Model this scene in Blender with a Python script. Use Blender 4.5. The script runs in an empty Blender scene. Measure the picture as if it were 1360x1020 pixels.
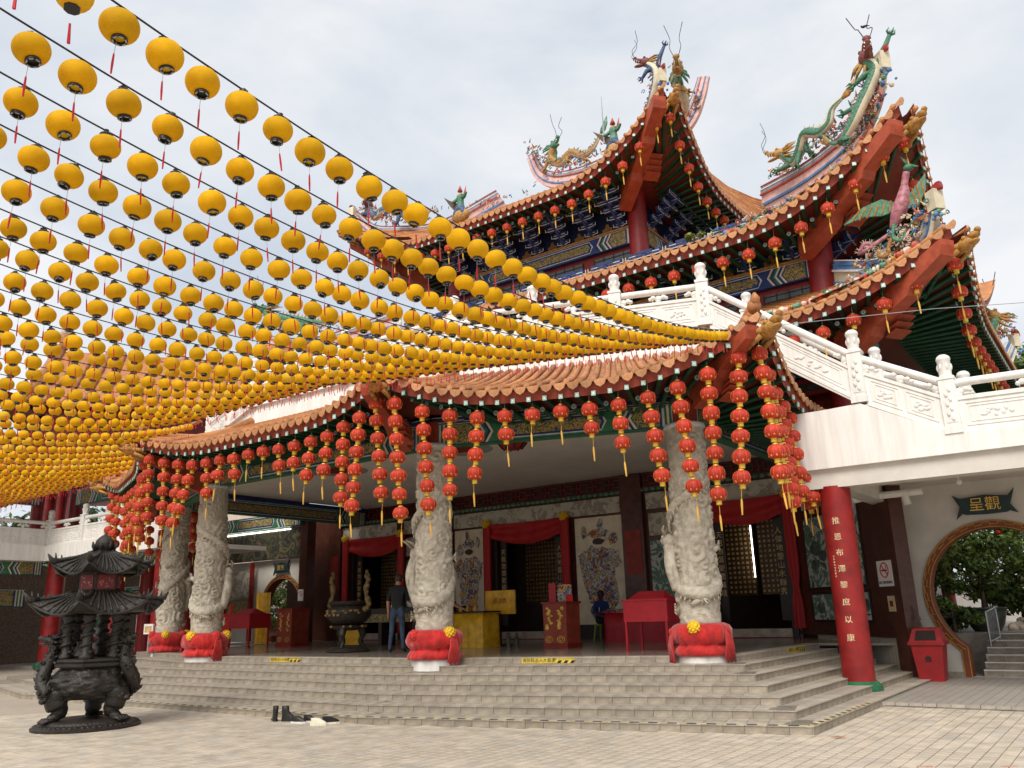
import bpy, math, random
from math import sin, cos, pi, radians, sqrt, atan2, floor, hypot
from mathutils import Vector, Matrix, noise
random.seed(7)
scene = bpy.context.scene
# ------------------------------------------------------------------ camera
# axes: x runs along the temple front (to the right), y runs away from the courtyard into the hall, z up
cam_d = bpy.data.cameras.new('camera'); cam = bpy.data.objects.new('camera', cam_d); scene.collection.objects.link(cam)
scene.camera = cam
cam_d.sensor_width = 36.0; cam_d.lens = 36.0 * 1100 / 1360; cam_d.clip_end = 3000; cam_d.clip_start = 0.05
_p = radians(15.4235); _r = radians(1.64)
_to = lambda v: Vector((v[0]*.809017 - v[1]*.587785, v[0]*.587785 + v[1]*.809017, v[2]))
_f = Vector((0, cos(_p), sin(_p))); _u0 = Vector((0, -sin(_p), cos(_p))); _r0 = Vector((1, 0, 0))
_rt = _to(cos(_r)*_r0 - sin(_r)*_u0); _up = _to(sin(_r)*_r0 + cos(_r)*_u0); _fw = _to(_f)
cam.matrix_world = Matrix(((_rt.x, _up.x, -_fw.x, 0), (_rt.y, _up.y, -_fw.y, 0), (_rt.z, _up.z, -_fw.z, 1.6), (0, 0, 0, 1)))
# ------------------------------------------------------------------ sky, sun, exposure
SUN_EL, SUN_AZ = radians(48), radians(166)      # azimuth measured clockwise from +y
world = bpy.data.worlds.new('World'); scene.world = world; world.use_nodes = True
nt = world.node_tree; N = nt.nodes; L = nt.links; N.clear()
out = N.new('ShaderNodeOutputWorld'); bg = N.new('ShaderNodeBackground'); bg.inputs[1].default_value = 0.12
sky = N.new('ShaderNodeTexSky'); sky.sky_type = 'NISHITA'; sky.sun_disc = False
sky.sun_elevation = SUN_EL; sky.sun_rotation = SUN_AZ; sky.air_density = 1.0; sky.dust_density = 2.0
tc = N.new('ShaderNodeTexCoord'); mp = N.new('ShaderNodeMapping'); mp.inputs['Scale'].default_value = (1.0, 1.0, 2.2)
nz = N.new('ShaderNodeTexNoise'); nz.inputs['Scale'].default_value = 2.3; nz.inputs['Detail'].default_value = 6; nz.inputs['Roughness'].default_value = .55; nz.inputs['Distortion'].default_value = .3
rp = N.new('ShaderNodeValToRGB'); rp.color_ramp.elements[0].position = .35; rp.color_ramp.elements[1].position = .64
rp.color_ramp.elements[0].color = (4.0, 4.4, 4.95, 1); rp.color_ramp.elements[1].color = (5.9, 5.95, 6.0, 1)
mx = N.new('ShaderNodeMix'); mx.data_type = 'RGBA'; mx.inputs[0].default_value = .92
L.new(tc.outputs['Generated'], mp.inputs[0]); L.new(mp.outputs[0], nz.inputs['Vector']); L.new(nz.outputs['Fac'], rp.inputs[0])
L.new(sky.outputs[0], mx.inputs[6]); L.new(rp.outputs[0], mx.inputs[7]); L.new(mx.outputs[2], bg.inputs[0]); L.new(bg.outputs[0], out.inputs[0])
sun_d = bpy.data.lights.new('sun', 'SUN'); sun_d.energy = 2.5; sun_d.angle = radians(32); sun_d.color = (1, .95, .87)
sun = bpy.data.objects.new('sun', sun_d); scene.collection.objects.link(sun)
_sd = Vector((sin(SUN_AZ)*cos(SUN_EL), cos(SUN_AZ)*cos(SUN_EL), sin(SUN_EL)))
sun.rotation_euler = (-_sd).to_track_quat('-Z', 'Y').to_euler(); sun.location = (0, -20, 40)
vs = scene.view_settings; vs.view_transform = 'Standard'; vs.look = 'None'; vs.exposure = 0.46; vs.gamma = 1.0; vs.use_curve_mapping = False
scene.cycles.max_bounces = 6; scene.cycles.diffuse_bounces = 4; scene.cycles.glossy_bounces = 3; scene.cycles.transparent_max_bounces = 6
# ------------------------------------------------------------------ materials
def mat(name, col, rough=.6, var=.12, nscale=6., bump=0., bscale=40., col2=None, metal=0., spec=.4, detail=4., emit=None, sheen=0., trans=0., stretch=None, wave=None):
    m = bpy.data.materials.new(name); m.use_nodes = True
    t = m.node_tree; n = t.nodes; l = t.links; b = n['Principled BSDF']
    b.inputs['Roughness'].default_value = rough; b.inputs['Metallic'].default_value = metal
    b.inputs['Specular IOR Level'].default_value = spec
    if col2 is None: col2 = tuple(max(0, c*(1-2.2*var)) for c in col); col1 = tuple(min(1, c*(1+var)) for c in col)
    else: col1 = col
    tc = n.new('ShaderNodeTexCoord'); src = tc.outputs['Object']
    if stretch:
        mpn = n.new('ShaderNodeMapping'); mpn.inputs['Scale'].default_value = stretch; l.new(src, mpn.inputs[0]); src = mpn.outputs[0]
    nz = n.new('ShaderNodeTexNoise'); nz.inputs['Scale'].default_value = nscale; nz.inputs['Detail'].default_value = detail; nz.inputs['Roughness'].default_value = .6
    l.new(src, nz.inputs['Vector'])
    rp = n.new('ShaderNodeValToRGB'); rp.color_ramp.elements[0].position = .33; rp.color_ramp.elements[1].position = .66
    rp.color_ramp.elements[0].color = (*col2, 1); rp.color_ramp.elements[1].color = (*col1, 1)
    l.new(nz.outputs['Fac'], rp.inputs[0])
    oi = n.new('ShaderNodeObjectInfo'); hs = n.new('ShaderNodeHueSaturation'); mr = n.new('ShaderNodeMapRange')
    mr.inputs[3].default_value = 1-var*.9; mr.inputs[4].default_value = 1+var*.6
    l.new(oi.outputs['Random'], mr.inputs[0]); l.new(mr.outputs[0], hs.inputs['Value']); l.new(rp.outputs[0], hs.inputs['Color'])
    l.new(hs.outputs[0], b.inputs['Base Color'])
    if bump > 0:
        n2 = n.new('ShaderNodeTexNoise'); n2.inputs['Scale'].default_value = bscale; n2.inputs['Detail'].default_value = 3; l.new(src, n2.inputs['Vector'])
        bp = n.new('ShaderNodeBump'); bp.inputs['Strength'].default_value = bump; bp.inputs['Distance'].default_value = .02
        l.new(n2.outputs['Fac'], bp.inputs['Height']); l.new(bp.outputs[0], b.inputs['Normal'])
    if wave:
        wv = n.new('ShaderNodeTexWave'); wv.bands_direction = wave[0]; wv.inputs['Scale'].default_value = wave[1]; wv.inputs['Distortion'].default_value = wave[2]
        l.new(tc.outputs['Object'], wv.inputs['Vector'])
        bp = n.new('ShaderNodeBump'); bp.inputs['Strength'].default_value = wave[3]; bp.inputs['Distance'].default_value = .03
        l.new(wv.outputs['Fac'], bp.inputs['Height']); l.new(bp.outputs[0], b.inputs['Normal'])
    if emit: b.inputs['Emission Color'].default_value = (*emit[0], 1); b.inputs['Emission Strength'].default_value = emit[1]
    if trans: 
        tr = n.new('ShaderNodeBsdfTranslucent'); ms = n.new('ShaderNodeMixShader'); ms.inputs[0].default_value = trans
        l.new(hs.outputs[0], tr.inputs[0]); l.new(b.outputs[0], ms.inputs[1]); l.new(tr.outputs[0], ms.inputs[2])
        l.new(ms.outputs[0], n['Material Output'].inputs[0])
    if sheen: b.inputs['Sheen Weight'].default_value = sheen
    return m
def multi(name, cols, scale=5., rough=.7, detail=5., stretch=None, vor=False):   # painted picture: several pigments in patches
    m = bpy.data.materials.new(name); m.use_nodes = True; t = m.node_tree; n = t.nodes; l = t.links; b = n['Principled BSDF']
    b.inputs['Roughness'].default_value = rough
    tc = n.new('ShaderNodeTexCoord'); mpn = n.new('ShaderNodeMapping'); mpn.inputs['Scale'].default_value = stretch or (1, 1, 1)
    l.new(tc.outputs['Object'], mpn.inputs[0])
    if vor: nz = n.new('ShaderNodeTexVoronoi'); o = nz.outputs['Distance']
    else: nz = n.new('ShaderNodeTexNoise'); nz.inputs['Detail'].default_value = detail; nz.inputs['Distortion'].default_value = .8; o = nz.outputs['Fac']
    nz.inputs['Scale'].default_value = scale; l.new(mpn.outputs[0], nz.inputs['Vector'])
    rp = n.new('ShaderNodeValToRGB'); rp.color_ramp.interpolation = 'CONSTANT' if not vor else 'LINEAR'
    e = rp.color_ramp.elements; k = len(cols)
    for i, c in enumerate(cols):
        pos = .3 + .42*i/k if not vor else .02+.6*i/k
        el = e[i] if i < 2 else e.new(pos)
        el.position = pos; el.color = (*c, 1)
    l.new(o, rp.inputs[0]); l.new(rp.outputs[0], b.inputs['Base Color'])
    return m
MT = dict(
 pave = mat('paving_tile', (.56, .485, .385), .55, .12, 3, .15, 60), grout = mat('grout', (.25, .215, .175), .9, .1),
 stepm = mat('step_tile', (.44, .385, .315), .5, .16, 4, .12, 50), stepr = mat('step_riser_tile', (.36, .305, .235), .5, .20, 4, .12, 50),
 floor = mat('polished_floor_tile', (.30, .26, .22), .16, .10, 2, spec=.5),
 white = mat('white_paint', (.84, .82, .78), .6, .04, 1.6, .2, 25, col2=(.69, .66, .61), stretch=(4.5, 4.5, .4), detail=8.), offwhite = mat('aged_white_wall', (.62, .58, .52), .7, .06, 1.5, .1, 20),
 redl = mat('red_lacquer', (.25, .013, .012), .42, .14, 3, .08, 18, spec=.4), redd = mat('dark_red_board', (.26, .022, .014), .5, .15, 5),
 redo = mat('orange_red_paint', (.42, .075, .028), .55, .14, 5, .15, 30, col2=(.27, .045, .02), detail=7.), redb = mat('brick_red_paint', (.34, .055, .026), .55, .14, 5, col2=(.21, .032, .018), detail=7.),
 green = mat('green_paint', (.014, .075, .034), .45, .15, 5), mint = mat('mint_rafter_end', (.40, .62, .55), .5, .08), gdisc = mat('grey_green_disc', (.33, .38, .33), .6, .1),
 clay = mat('orange_clay_tile', (.56, .225, .07), .55, .20, 5, .25, 40, col2=(.33, .13, .05), detail=8.), drip = mat('glazed_drip_tile', (.58, .28, .12), .5, .24, 14, .4, 55, col2=(.38, .17, .07)),
 gold = mat('gold_paint', (.48, .25, .045), .5, .18, 14, .5, 40, col2=(.26, .10, .025)), goldb = mat('gold_leaf', (.75, .46, .10), .35, .12, metal=.4),
 blue = mat('blue_paint', (.018, .040, .16), .5, .15, 6), dblue = mat('dark_blue_paint', (.014, .024, .085), .5, .15, 6), lblue = mat('pale_blue_paint', (.10, .24, .50), .5, .15, 6),
 pale = mat('pale_outline_paint', (.55, .57, .54), .6, .1), cream = mat('cream_paint', (.66, .58, .42), .6, .08), pgreen = mat('painted_green', (.03, .16, .07), .5, .12), jade = mat('jade_green', (.10, .26, .16), .45, .25, 9, .3, 50),
 patt = multi('gilded_scroll_pattern', [(.02, .05, .14), (.40, .24, .05), (.03, .10, .05), (.50, .32, .08), (.03, .07, .18)], 11),
 pink = mat('pink_plaster', (.72, .45, .40), .6, .1, 6), teal = mat('teal_paint', (.05, .22, .25), .5, .1),
 stone = mat('carved_stone', (.61, .55, .45), .8, .12, 9, .7, 34, col2=(.38, .335, .26)),
 satin = mat('red_satin', (.55, .018, .016), .6, .16, 7, .35, 60, sheen=.4, spec=.2), drape = mat('red_curtain', (.42, .012, .014), .6, .1, 4, stretch=(6, 6, .4)),
 yel = mat('yellow_lantern_cloth', (.88, .50, .006), .7, .10, 3, trans=.30, spec=.2, wave=('Z', 60., 0., .25)), ysatin = mat('yellow_satin', (.72, .40, .02), .35, .15, 5), yellow = mat('yellow_rosette', (.85, .52, .02), .5, .1),
 black = mat('black_plastic', (.018, .016, .014), .45, .1), wire = mat('black_cable', (.02, .02, .02), .6, .1), tasr = mat('red_tassel', (.55, .02, .03), .7, .1),
 lred = mat('red_lantern_cloth', (.60, .045, .022), .6, .14, 14, trans=.12), lcap = mat('gold_foil_cap', (.72, .47, .04), .35, .12, 20), tasy = mat('yellow_tassel', (.78, .45, .08), .7, .1), rib = mat('lantern_rib', (.72, .22, .06), .5, .1),
 iron = mat('cast_iron', (.027, .021, .016), .46, .2, 12, .8, 38, spec=.45), bronze = mat('dark_bronze', (.06, .045, .025), .4, .25, 10, .3, 40),
 wood = mat('dark_maroon_wall', (.085, .028, .018), .32, .15, 4), darkw = mat('dark_timber', (.025, .012, .009), .45, .15, 5), ceil = mat('white_ceiling', (.78, .73, .66), .7, .04, 1),
 gate = mat('brown_gate_border', (.20, .05, .02), .55, .1), gatel = mat('gold_fret_line', (.50, .26, .05), .5, .1),
 binr = mat('red_bin_plastic', (.36, .012, .014), .5, .14, 5, col2=(.24, .012, .014)), sign = mat('white_sign', (.80, .80, .78), .5, .03), signr = mat('sign_red', (.6, .02, .02), .5, .03), ink = mat('black_ink', (.015, .015, .018), .6, .03),
 steel = mat('brushed_steel', (.42, .42, .42), .3, .08, metal=.8), pot = mat('glazed_pot', (.055, .06, .05), .35, .15, 5), rock = mat('garden_rock', (.50, .42, .33), .8, .3, 4, .5, 15), 
 bark = mat('bark', (.12, .085, .06), .85, .2, 12, .5, 30), leaf = mat('leaf_mid', (.10, .17, .032), .6, .35, 2, trans=.25), leafd = mat('leaf_dark', (.04, .085, .026), .6, .35, 2, trans=.2), leafl = mat('leaf_light', (.22, .28, .06), .6, .3, 2, trans=.3),
 skin = mat('skin', (.42, .22, .14), .55, .06), skind = mat('skin_dark', (.06, .028, .018), .5, .06), hair = mat('hair', (.016, .011, .009), .5, .1), hairb = mat('brown_hair', (.05, .026, .014), .5, .1), tshirt = mat('black_shirt', (.012, .012, .014), .8, .1), jeans = mat('blue_jeans', (.055, .085, .14), .85, .25, 9), bshirt = mat('blue_shirt', (.012, .035, .16), .8, .1), cloth = mat('dark_print_dress', (.03, .026, .028), .8, .3, 20),
 stool = mat('lime_stool', (.22, .34, .02), .4, .05), porcelain = mat('porcelain', (.70, .68, .62), .2, .05, 8), mural = mat('mural_ground', (.74, .66, .50), .7, .08, 3), mural2 = mat('mural_ground_blue', (.42, .46, .44), .7, .15, 3),
 mink = multi('mural_figures', [(.35, .10, .05), (.55, .38, .18), (.10, .18, .20), (.62, .52, .38), (.18, .20, .34), (.08, .06, .06), (.58, .24, .08), (.60, .42, .16), (.10, .26, .20)], 4.0), mgreen = multi('mural_lotus', [(.40, .45, .42), (.10, .19, .15), (.46, .48, .44), (.05, .11, .08)], 2.6),
 mfrieze = multi('frieze_ink', [(.55, .50, .42), (.50, .46, .38), (.30, .27, .22), (.56, .52, .44)], 3.2), mdark = multi('lacquer_landscape', [(.012, .010, .009), (.06, .05, .02), (.016, .022, .014), (.10, .075, .03), (.012, .010, .009)], 2.2),
 niche = mat('votive_niche_gold', (.62, .42, .17), .45, .3, 20), tube = mat('fluorescent_tube', (.9, .9, .9), .5, .0, emit=((1, .98, .95), 7.0)),
 tred = mat('table_red', (.40, .012, .022), .45, .08), roofd = mat('roof_underboard', (.16, .028, .016), .6, .1), bgwall = mat('far_wall', (.55, .45, .38), .8, .1), dstone = mat('weathered_kerb', (.20, .18, .15), .8, .25, 6, .3, 30), greyp=mat('grey_plastic', (.35,.35,.36), .4, .05), rubber=mat('shoe_rubber', (.75,.70,.55), .6, .05),
)
# ------------------------------------------------------------------ mesh helpers
WORLD = {}
col = scene.collection
class MB:
    def __init__(s): s.v = []; s.f = []; s.m = []
    def add(s, vs, fs, mi=0):
        b = len(s.v); s.v += [tuple(v) for v in vs]; s.f += [tuple(b+i for i in f) for f in fs]; s.m += [mi]*len(fs); return s
    def box(s, c, d, rz=0., mi=0, ax=None):
        hx, hy, hz = d[0]/2, d[1]/2, d[2]/2; P = [(-hx,-hy,-hz),(hx,-hy,-hz),(hx,hy,-hz),(-hx,hy,-hz),(-hx,-hy,hz),(hx,-hy,hz),(hx,hy,hz),(-hx,hy,hz)]
        if ax is not None: M = ax; P = [tuple(Vector(c)+M@Vector(q)) for q in P]
        else:
            a, b = cos(rz), sin(rz); P = [(c[0]+q[0]*a-q[1]*b, c[1]+q[0]*b+q[1]*a, c[2]+q[2]) for q in P]
        return s.add(P, [(0,3,2,1),(4,5,6,7),(0,1,5,4),(1,2,6,5),(2,3,7,6),(3,0,4,7)], mi)
    def prism(s, poly, z0, z1, mi=0):       # poly counter-clockwise seen from above
        n = len(poly); P = [(x, y, z0) for x, y in poly]+[(x, y, z1) for x, y in poly]
        return s.add(P, [tuple(range(n-1, -1, -1)), tuple(range(n, 2*n))]+[(i, (i+1) % n, n+(i+1) % n, n+i) for i in range(n)], mi)
    def extr(s, poly, o, ex, ez, th, mi=0):   # outline in the (ex, ez) plane at o, given thickth along ex x ez
        o = Vector(o); ex = Vector(ex); ez = Vector(ez); nn = ex.cross(ez).normalized(); n = len(poly)
        A = [o+ex*a+ez*b for a, b in poly]; B = [q+nn*th for q in A]
        return s.add(A+B, [tuple(range(n-1, -1, -1)), tuple(range(n, 2*n))]+[(i, (i+1) % n, n+(i+1) % n, n+i) for i in range(n)], mi)
    def tube(s, path, r, n=8, mi=0, cap=True, flat=1.0):
        path = [Vector(q) for q in path]; k = len(path); rr = r if hasattr(r, '__len__') else [r]*k
        up = None; V = []
        for i in range(k):
            t = (path[min(i+1, k-1)]-path[max(i-1, 0)]).normalized()
            if up is None: up = Vector((0, 0, 1)) if abs(t.z) < .9 else Vector((1, 0, 0))
            a = t.cross(up); 
            if a.length < 1e-6: a = t.orthogonal()
            a.normalize(); up = a.cross(t).normalized()
            V += [path[i]+(a*cos(2*pi*j/n)*flat+up*sin(2*pi*j/n))*rr[i] for j in range(n)]
        F = [(i*n+j, i*n+(j+1) % n, (i+1)*n+(j+1) % n, (i+1)*n+j) for i in range(k-1) for j in range(n)]
        if cap: F += [tuple(range(n-1, -1, -1)), tuple((k-1)*n+j for j in range(n))]
        return s.add(V, F, mi)
    def lathe(s, prof, n=16, c=(0, 0, 0), mi=0, sx=1., sy=1., ph=0.):
        k = len(prof); V = [(c[0]+r*cos(2*pi*j/n+ph)*sx, c[1]+r*sin(2*pi*j/n+ph)*sy, c[2]+z) for r, z in prof for j in range(n)]
        F = [(i*n+j, i*n+(j+1) % n, (i+1)*n+(j+1) % n, (i+1)*n+j) for i in range(k-1) for j in range(n)]
        F += [tuple(range(n-1, -1, -1)), tuple((k-1)*n+j for j in range(n))]
        return s.add(V, F, mi)
    def ball(s, c, r, n=10, k=6, mi=0, M=None):
        r = r if hasattr(r, '__len__') else (r, r, r); V = []; 
        for i in range(k+1):
            a = pi*i/k
            for j in range(n):
                q = Vector((r[0]*sin(a)*cos(2*pi*j/n), r[1]*sin(a)*sin(2*pi*j/n), -r[2]*cos(a)))
                if M is not None: q = M@q
                V.append(Vector(c)+q)
        return s.add(V, [(i*n+j, i*n+(j+1) % n, (i+1)*n+(j+1) % n, (i+1)*n+j) for i in range(k) for j in range(n)], mi)
    def grid(s, fn, nu, nv, mi=0, th=None):
        V = [fn(i/nu, j/nv) for j in range(nv+1) for i in range(nu+1)]; w = nu+1
        F = [(j*w+i, j*w+i+1, (j+1)*w+i+1, (j+1)*w+i) for j in range(nv) for i in range(nu)]
        s.add(V, F, mi)
        return s
    def mesh(s, name, mats, smooth=False):
        me = bpy.data.meshes.new(name); me.from_pydata(s.v, [], s.f); me.validate()
        for m in (mats if isinstance(mats, (list, tuple)) else [mats]): me.materials.append(m if not isinstance(m, str) else MT[m])
        if isinstance(mats, (list, tuple)) and len(me.polygons) == len(s.m): me.polygons.foreach_set('material_index', s.m)
        if smooth: 
            me.polygons.foreach_set('use_smooth', [True]*len(me.polygons))
            if smooth != 'all': me.set_sharp_from_angle(angle=radians(40))
        me.update(); return me
    def obj(s, name, mats, parent=None, smooth=False, **k): return put(name, s.mesh(name, mats, smooth), parent, (0, 0, 0), **k)
def put(name, me, parent=None, loc=(0, 0, 0), rot=None, scale=None, M=None, label=None, cat=None, group=None, kind=None):
    o = bpy.data.objects.new(name, me); col.objects.link(o); loc = Vector(loc)
    base = Vector((0, 0, 0))
    if parent is not None: o.parent = parent; base = WORLD[parent.name]
    if M is not None: M = M.copy(); M.translation = M.translation-base; o.matrix_local = M; WORLD[o.name] = M.translation+base
    else:
        o.location = loc-base; WORLD[o.name] = loc
        if rot is not None: o.rotation_euler = rot
        if scale is not None: o.scale = scale
    tag(o, label, cat, group, kind); return o
def tag(o, label=None, cat=None, group=None, kind=None):
    if label: o['label'] = label
    if cat: o['category'] = cat
    if group: o['group'] = group
    if kind: o['kind'] = kind
def empty(name, loc, label=None, cat=None, group=None, kind=None, parent=None):
    o = put(name, None, parent, loc, label=label, cat=cat, group=group, kind=kind); o.empty_display_size = .2; return o
def lerp(a, b, t): return a+(b-a)*t
def vlerp(a, b, t): return Vector(a).lerp(Vector(b), t)
def crom(pts, n):         # smooth curve through points
    P = [Vector(p) for p in pts]; P = [P[0]*2-P[1]]+P+[P[-1]*2-P[-2]]; o = []
    for i in range(1, len(P)-2):
        for k in range(n):
            t = k/n; a, b, c, d = P[i-1], P[i], P[i+1], P[i+2]
            o.append(.5*((2*b)+(c-a)*t+(2*a-5*b+4*c-d)*t*t+(3*b-a-3*c+d)*t**3))
    o.append(P[-2]); return o
def text_mesh(name, body, size, mats, M, depth=.004, align='CENTER', spacing=1.0):
    cu = bpy.data.curves.new(name, 'FONT'); cu.body = body; cu.size = size; cu.align_x = align; cu.align_y = 'CENTER'; cu.extrude = depth; cu.space_line = spacing; cu.resolution_u = 2
    tmp = bpy.data.objects.new('tmp_text', cu); col.objects.link(tmp); bpy.context.view_layer.update()
    dg = bpy.context.evaluated_depsgraph_get(); me = bpy.data.meshes.new_from_object(tmp.evaluated_get(dg)); bpy.data.objects.remove(tmp)
    me.name = name; me.transform(M); me.materials.clear(); me.materials.append(MT[mats]); return me
def frame(o, x, z):        # matrix with local x along x, local y along z (up), local z towards the viewer
    x = Vector(x).normalized(); z = Vector(z).normalized(); n = x.cross(z).normalized(); z = n.cross(x)
    return Matrix(((x.x, z.x, n.x, o[0]), (x.y, z.y, n.y, o[1]), (x.z, z.z, n.z, o[2]), (0, 0, 0, 1)))
# ------------------------------------------------------------------ ground, paving, stairs
def tile_mat(name, c1, c2, cm, w, h, off=0., rough=.5, mort=.012, rz=0.):
    m = bpy.data.materials.new(name); m.use_nodes = True; n = m.node_tree.nodes; l = m.node_tree.links; b = n['Principled BSDF']; b.inputs['Roughness'].default_value = rough
    tc = n.new('ShaderNodeTexCoord'); br = n.new('ShaderNodeTexBrick'); br.offset = off; br.inputs['Color1'].default_value = (*c1, 1); br.inputs['Color2'].default_value = (*c2, 1); br.inputs['Mortar'].default_value = (*cm, 1)
    br.inputs['Scale'].default_value = 1; br.inputs['Brick Width'].default_value = w; br.inputs['Row Height'].default_value = h; br.inputs['Mortar Size'].default_value = mort/2; br.inputs['Mortar Smooth'].default_value = .2
    nz = n.new('ShaderNodeTexNoise'); nz.inputs['Scale'].default_value = .8; nz.inputs['Detail'].default_value = 6
    mm = n.new('ShaderNodeMix'); mm.data_type = 'RGBA'; mm.blend_type = 'MULTIPLY'; mm.inputs[0].default_value = .35
    l.new(tc.outputs['Object'], br.inputs['Vector']); l.new(tc.outputs['Object'], nz.inputs['Vector']); l.new(br.outputs[0], mm.inputs[6]); l.new(nz.outputs['Fac'], mm.inputs[7])
    l.new(mm.outputs[2], b.inputs['Base Color']); return m
MT['ground'] = tile_mat('courtyard_paving', (.57, .49, .39), (.52, .445, .35), (.25, .21, .165), .15, .15)
MT['walk'] = tile_mat('walkway_paving', (.44, .40, .35), (.40, .36, .31), (.17, .15, .125), .15, .3)
MT['hallfloor'] = tile_mat('hall_floor_tile', (.33, .29, .24), (.30, .26, .22), (.18, .155, .13), .6, .6, rough=.17, mort=.008)
MT['whitetile'] = tile_mat('pale_wall_tile', (.50, .45, .38), (.47, .43, .36), (.32, .28, .23), .3, .2)
g = MB().add([(-260, -120, 0), (200, -120, 0), (200, 320, 0), (-260, 320, 0)], [(0, 1, 2, 3)]).obj('ground', 'ground', kind='structure')
cm_inv = cam.matrix_world.inverted()
def proj(p):
    q = cm_inv@Vector(p)
    if q.z > -.1: return None
    return (680+1100*q.x/-q.z, 510-1100*q.y/-q.z)
# stair outlines: interpolate from the bottom step to the platform edge
RIS = .108; NST = 7; PZ = RIS*NST
BOT = [(-27.6, 19.6), (-27.6, 11.28), (-21.2, 9.6), (-10.1, 9.6), (-3.66, 11.28), (-3.66, 19.6)]
TOP = [(-25.3, 19.6), (-25.3, 14.7), (-19.1, 13.0), (-12.2, 13.0), (-6.0, 14.7), (-6.0, 19.6)]
def outline(i): t = (i-1)/(NST-1); return [(lerp(a[0], b[0], t), lerp(a[1], b[1], t)) for a, b in zip(BOT, TOP)]
def inside(x, y, poly):
    r = False; n = len(poly)
    for i in range(n):
        (x1, y1), (x2, y2) = poly[i], poly[i-1]
        if (y1 > y) != (y2 > y) and x < (x2-x1)*(y-y1)/(y2-y1)+x1: r = not r
    return r
TW = .15; cand = []
for i in range(int(-21/TW), int(4/TW)):
    for j in range(int(2.5/TW), int(14.7/TW)):
        x, y = (i+.5)*TW, (j+.5)*TW; q = proj((x, y, 0))
        if q is None or not (-120 < q[0] < 1480 and q[1] < 1080): continue
        if inside(x, y, [(a, b-.06) if k not in (0, 5) else (a, b) for k, (a, b) in enumerate(outline(1))]): continue
        if hypot(x, y) > 19: continue
        qin = 20 < q[0] < 1340 and q[1] < 1012
        cand.append((0 if qin else 1, hypot(x, y), x, y))
cand.sort()
bed = MB()
for a, d, x, y in cand: bed.add([(x-TW/2, y-TW/2, .0015), (x+TW/2, y-TW/2, .0015), (x+TW/2, y+TW/2, .0015), (x-TW/2, y+TW/2, .0015)], [(0, 1, 2, 3)])
bed.obj('grout_bed', 'grout', g)
tm = MB().box((0, 0, .006), (TW-.011, TW-.011, .010)).mesh('paving_tile', 'pave')
for k, (a, d, x, y) in enumerate(cand[:300]): put('paving_tile', tm, g, (x, y, random.uniform(-.0008, .0012)))
mb = MB()
for a, d, x, y in cand[300:]: mb.box((x, y, .006+random.uniform(-.0008, .0012)), (TW-.011, TW-.011, .010), mi=random.choice((0, 0, 0, 1, 2)))
MT['pave2'] = mat('paving_tile_warm', (.58, .49, .385), .55, .1, 3, .15, 60); MT['pave3'] = mat('paving_tile_grey', (.50, .45, .38), .55, .1, 3, .15, 60)
mb.obj('paving_tiles', ['pave', 'pave2', 'pave3'], g, kind='stuff')
# faint chalk and paint marks left on the paving
def mark(name, label, pts, matn, wdt=.03, group=None):
    b = MB()
    for (x0, y0), (x1, y1) in pts:
        d = Vector((x1-x0, y1-y0)); L_ = d.length; b.box(((x0+x1)/2, (y0+y1)/2, .0135), (L_, wdt, .002), atan2(d.y, d.x))
    b.obj(name, matn, label=label, cat='floor marking', group=group)
MT['chalk'] = mat('worn_white_paint', (.66, .61, .53), .8, .2, 14, col2=(.54, .48, .41)); MT['rmark'] = mat('worn_red_paint', (.50, .16, .13), .8, .2, 20, col2=(.50, .40, .33))
for (x, y, a) in ((-2.05, 9.6, .1), (-1.35, 9.95, .1), (-2.35, 8.6, .1), (-1.55, 8.95, .05), (-2.6, 7.95, 0)):
    mark('paint_mark', 'short worn red paint stroke on the paving right of the stairs', [((x-.07, y), (x+.07, y+.05))], 'rmark', .06, 'red paint strokes on the paving')
mark('chalk_square', 'faint white painted square on the paving near the shoes', [((-11.1, 8.2), (-10.4, 8.2)), ((-10.4, 8.2), (-10.4, 8.75)), ((-10.4, 8.75), (-11.1, 8.75))], 'chalk', .025)
mark('chalk_corner', 'faint white painted corner on the paving before the middle of the steps', [((-8.0, 8.7), (-7.4, 8.75)), ((-7.4, 8.75), (-7.3, 9.15))], 'chalk', .025)
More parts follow.
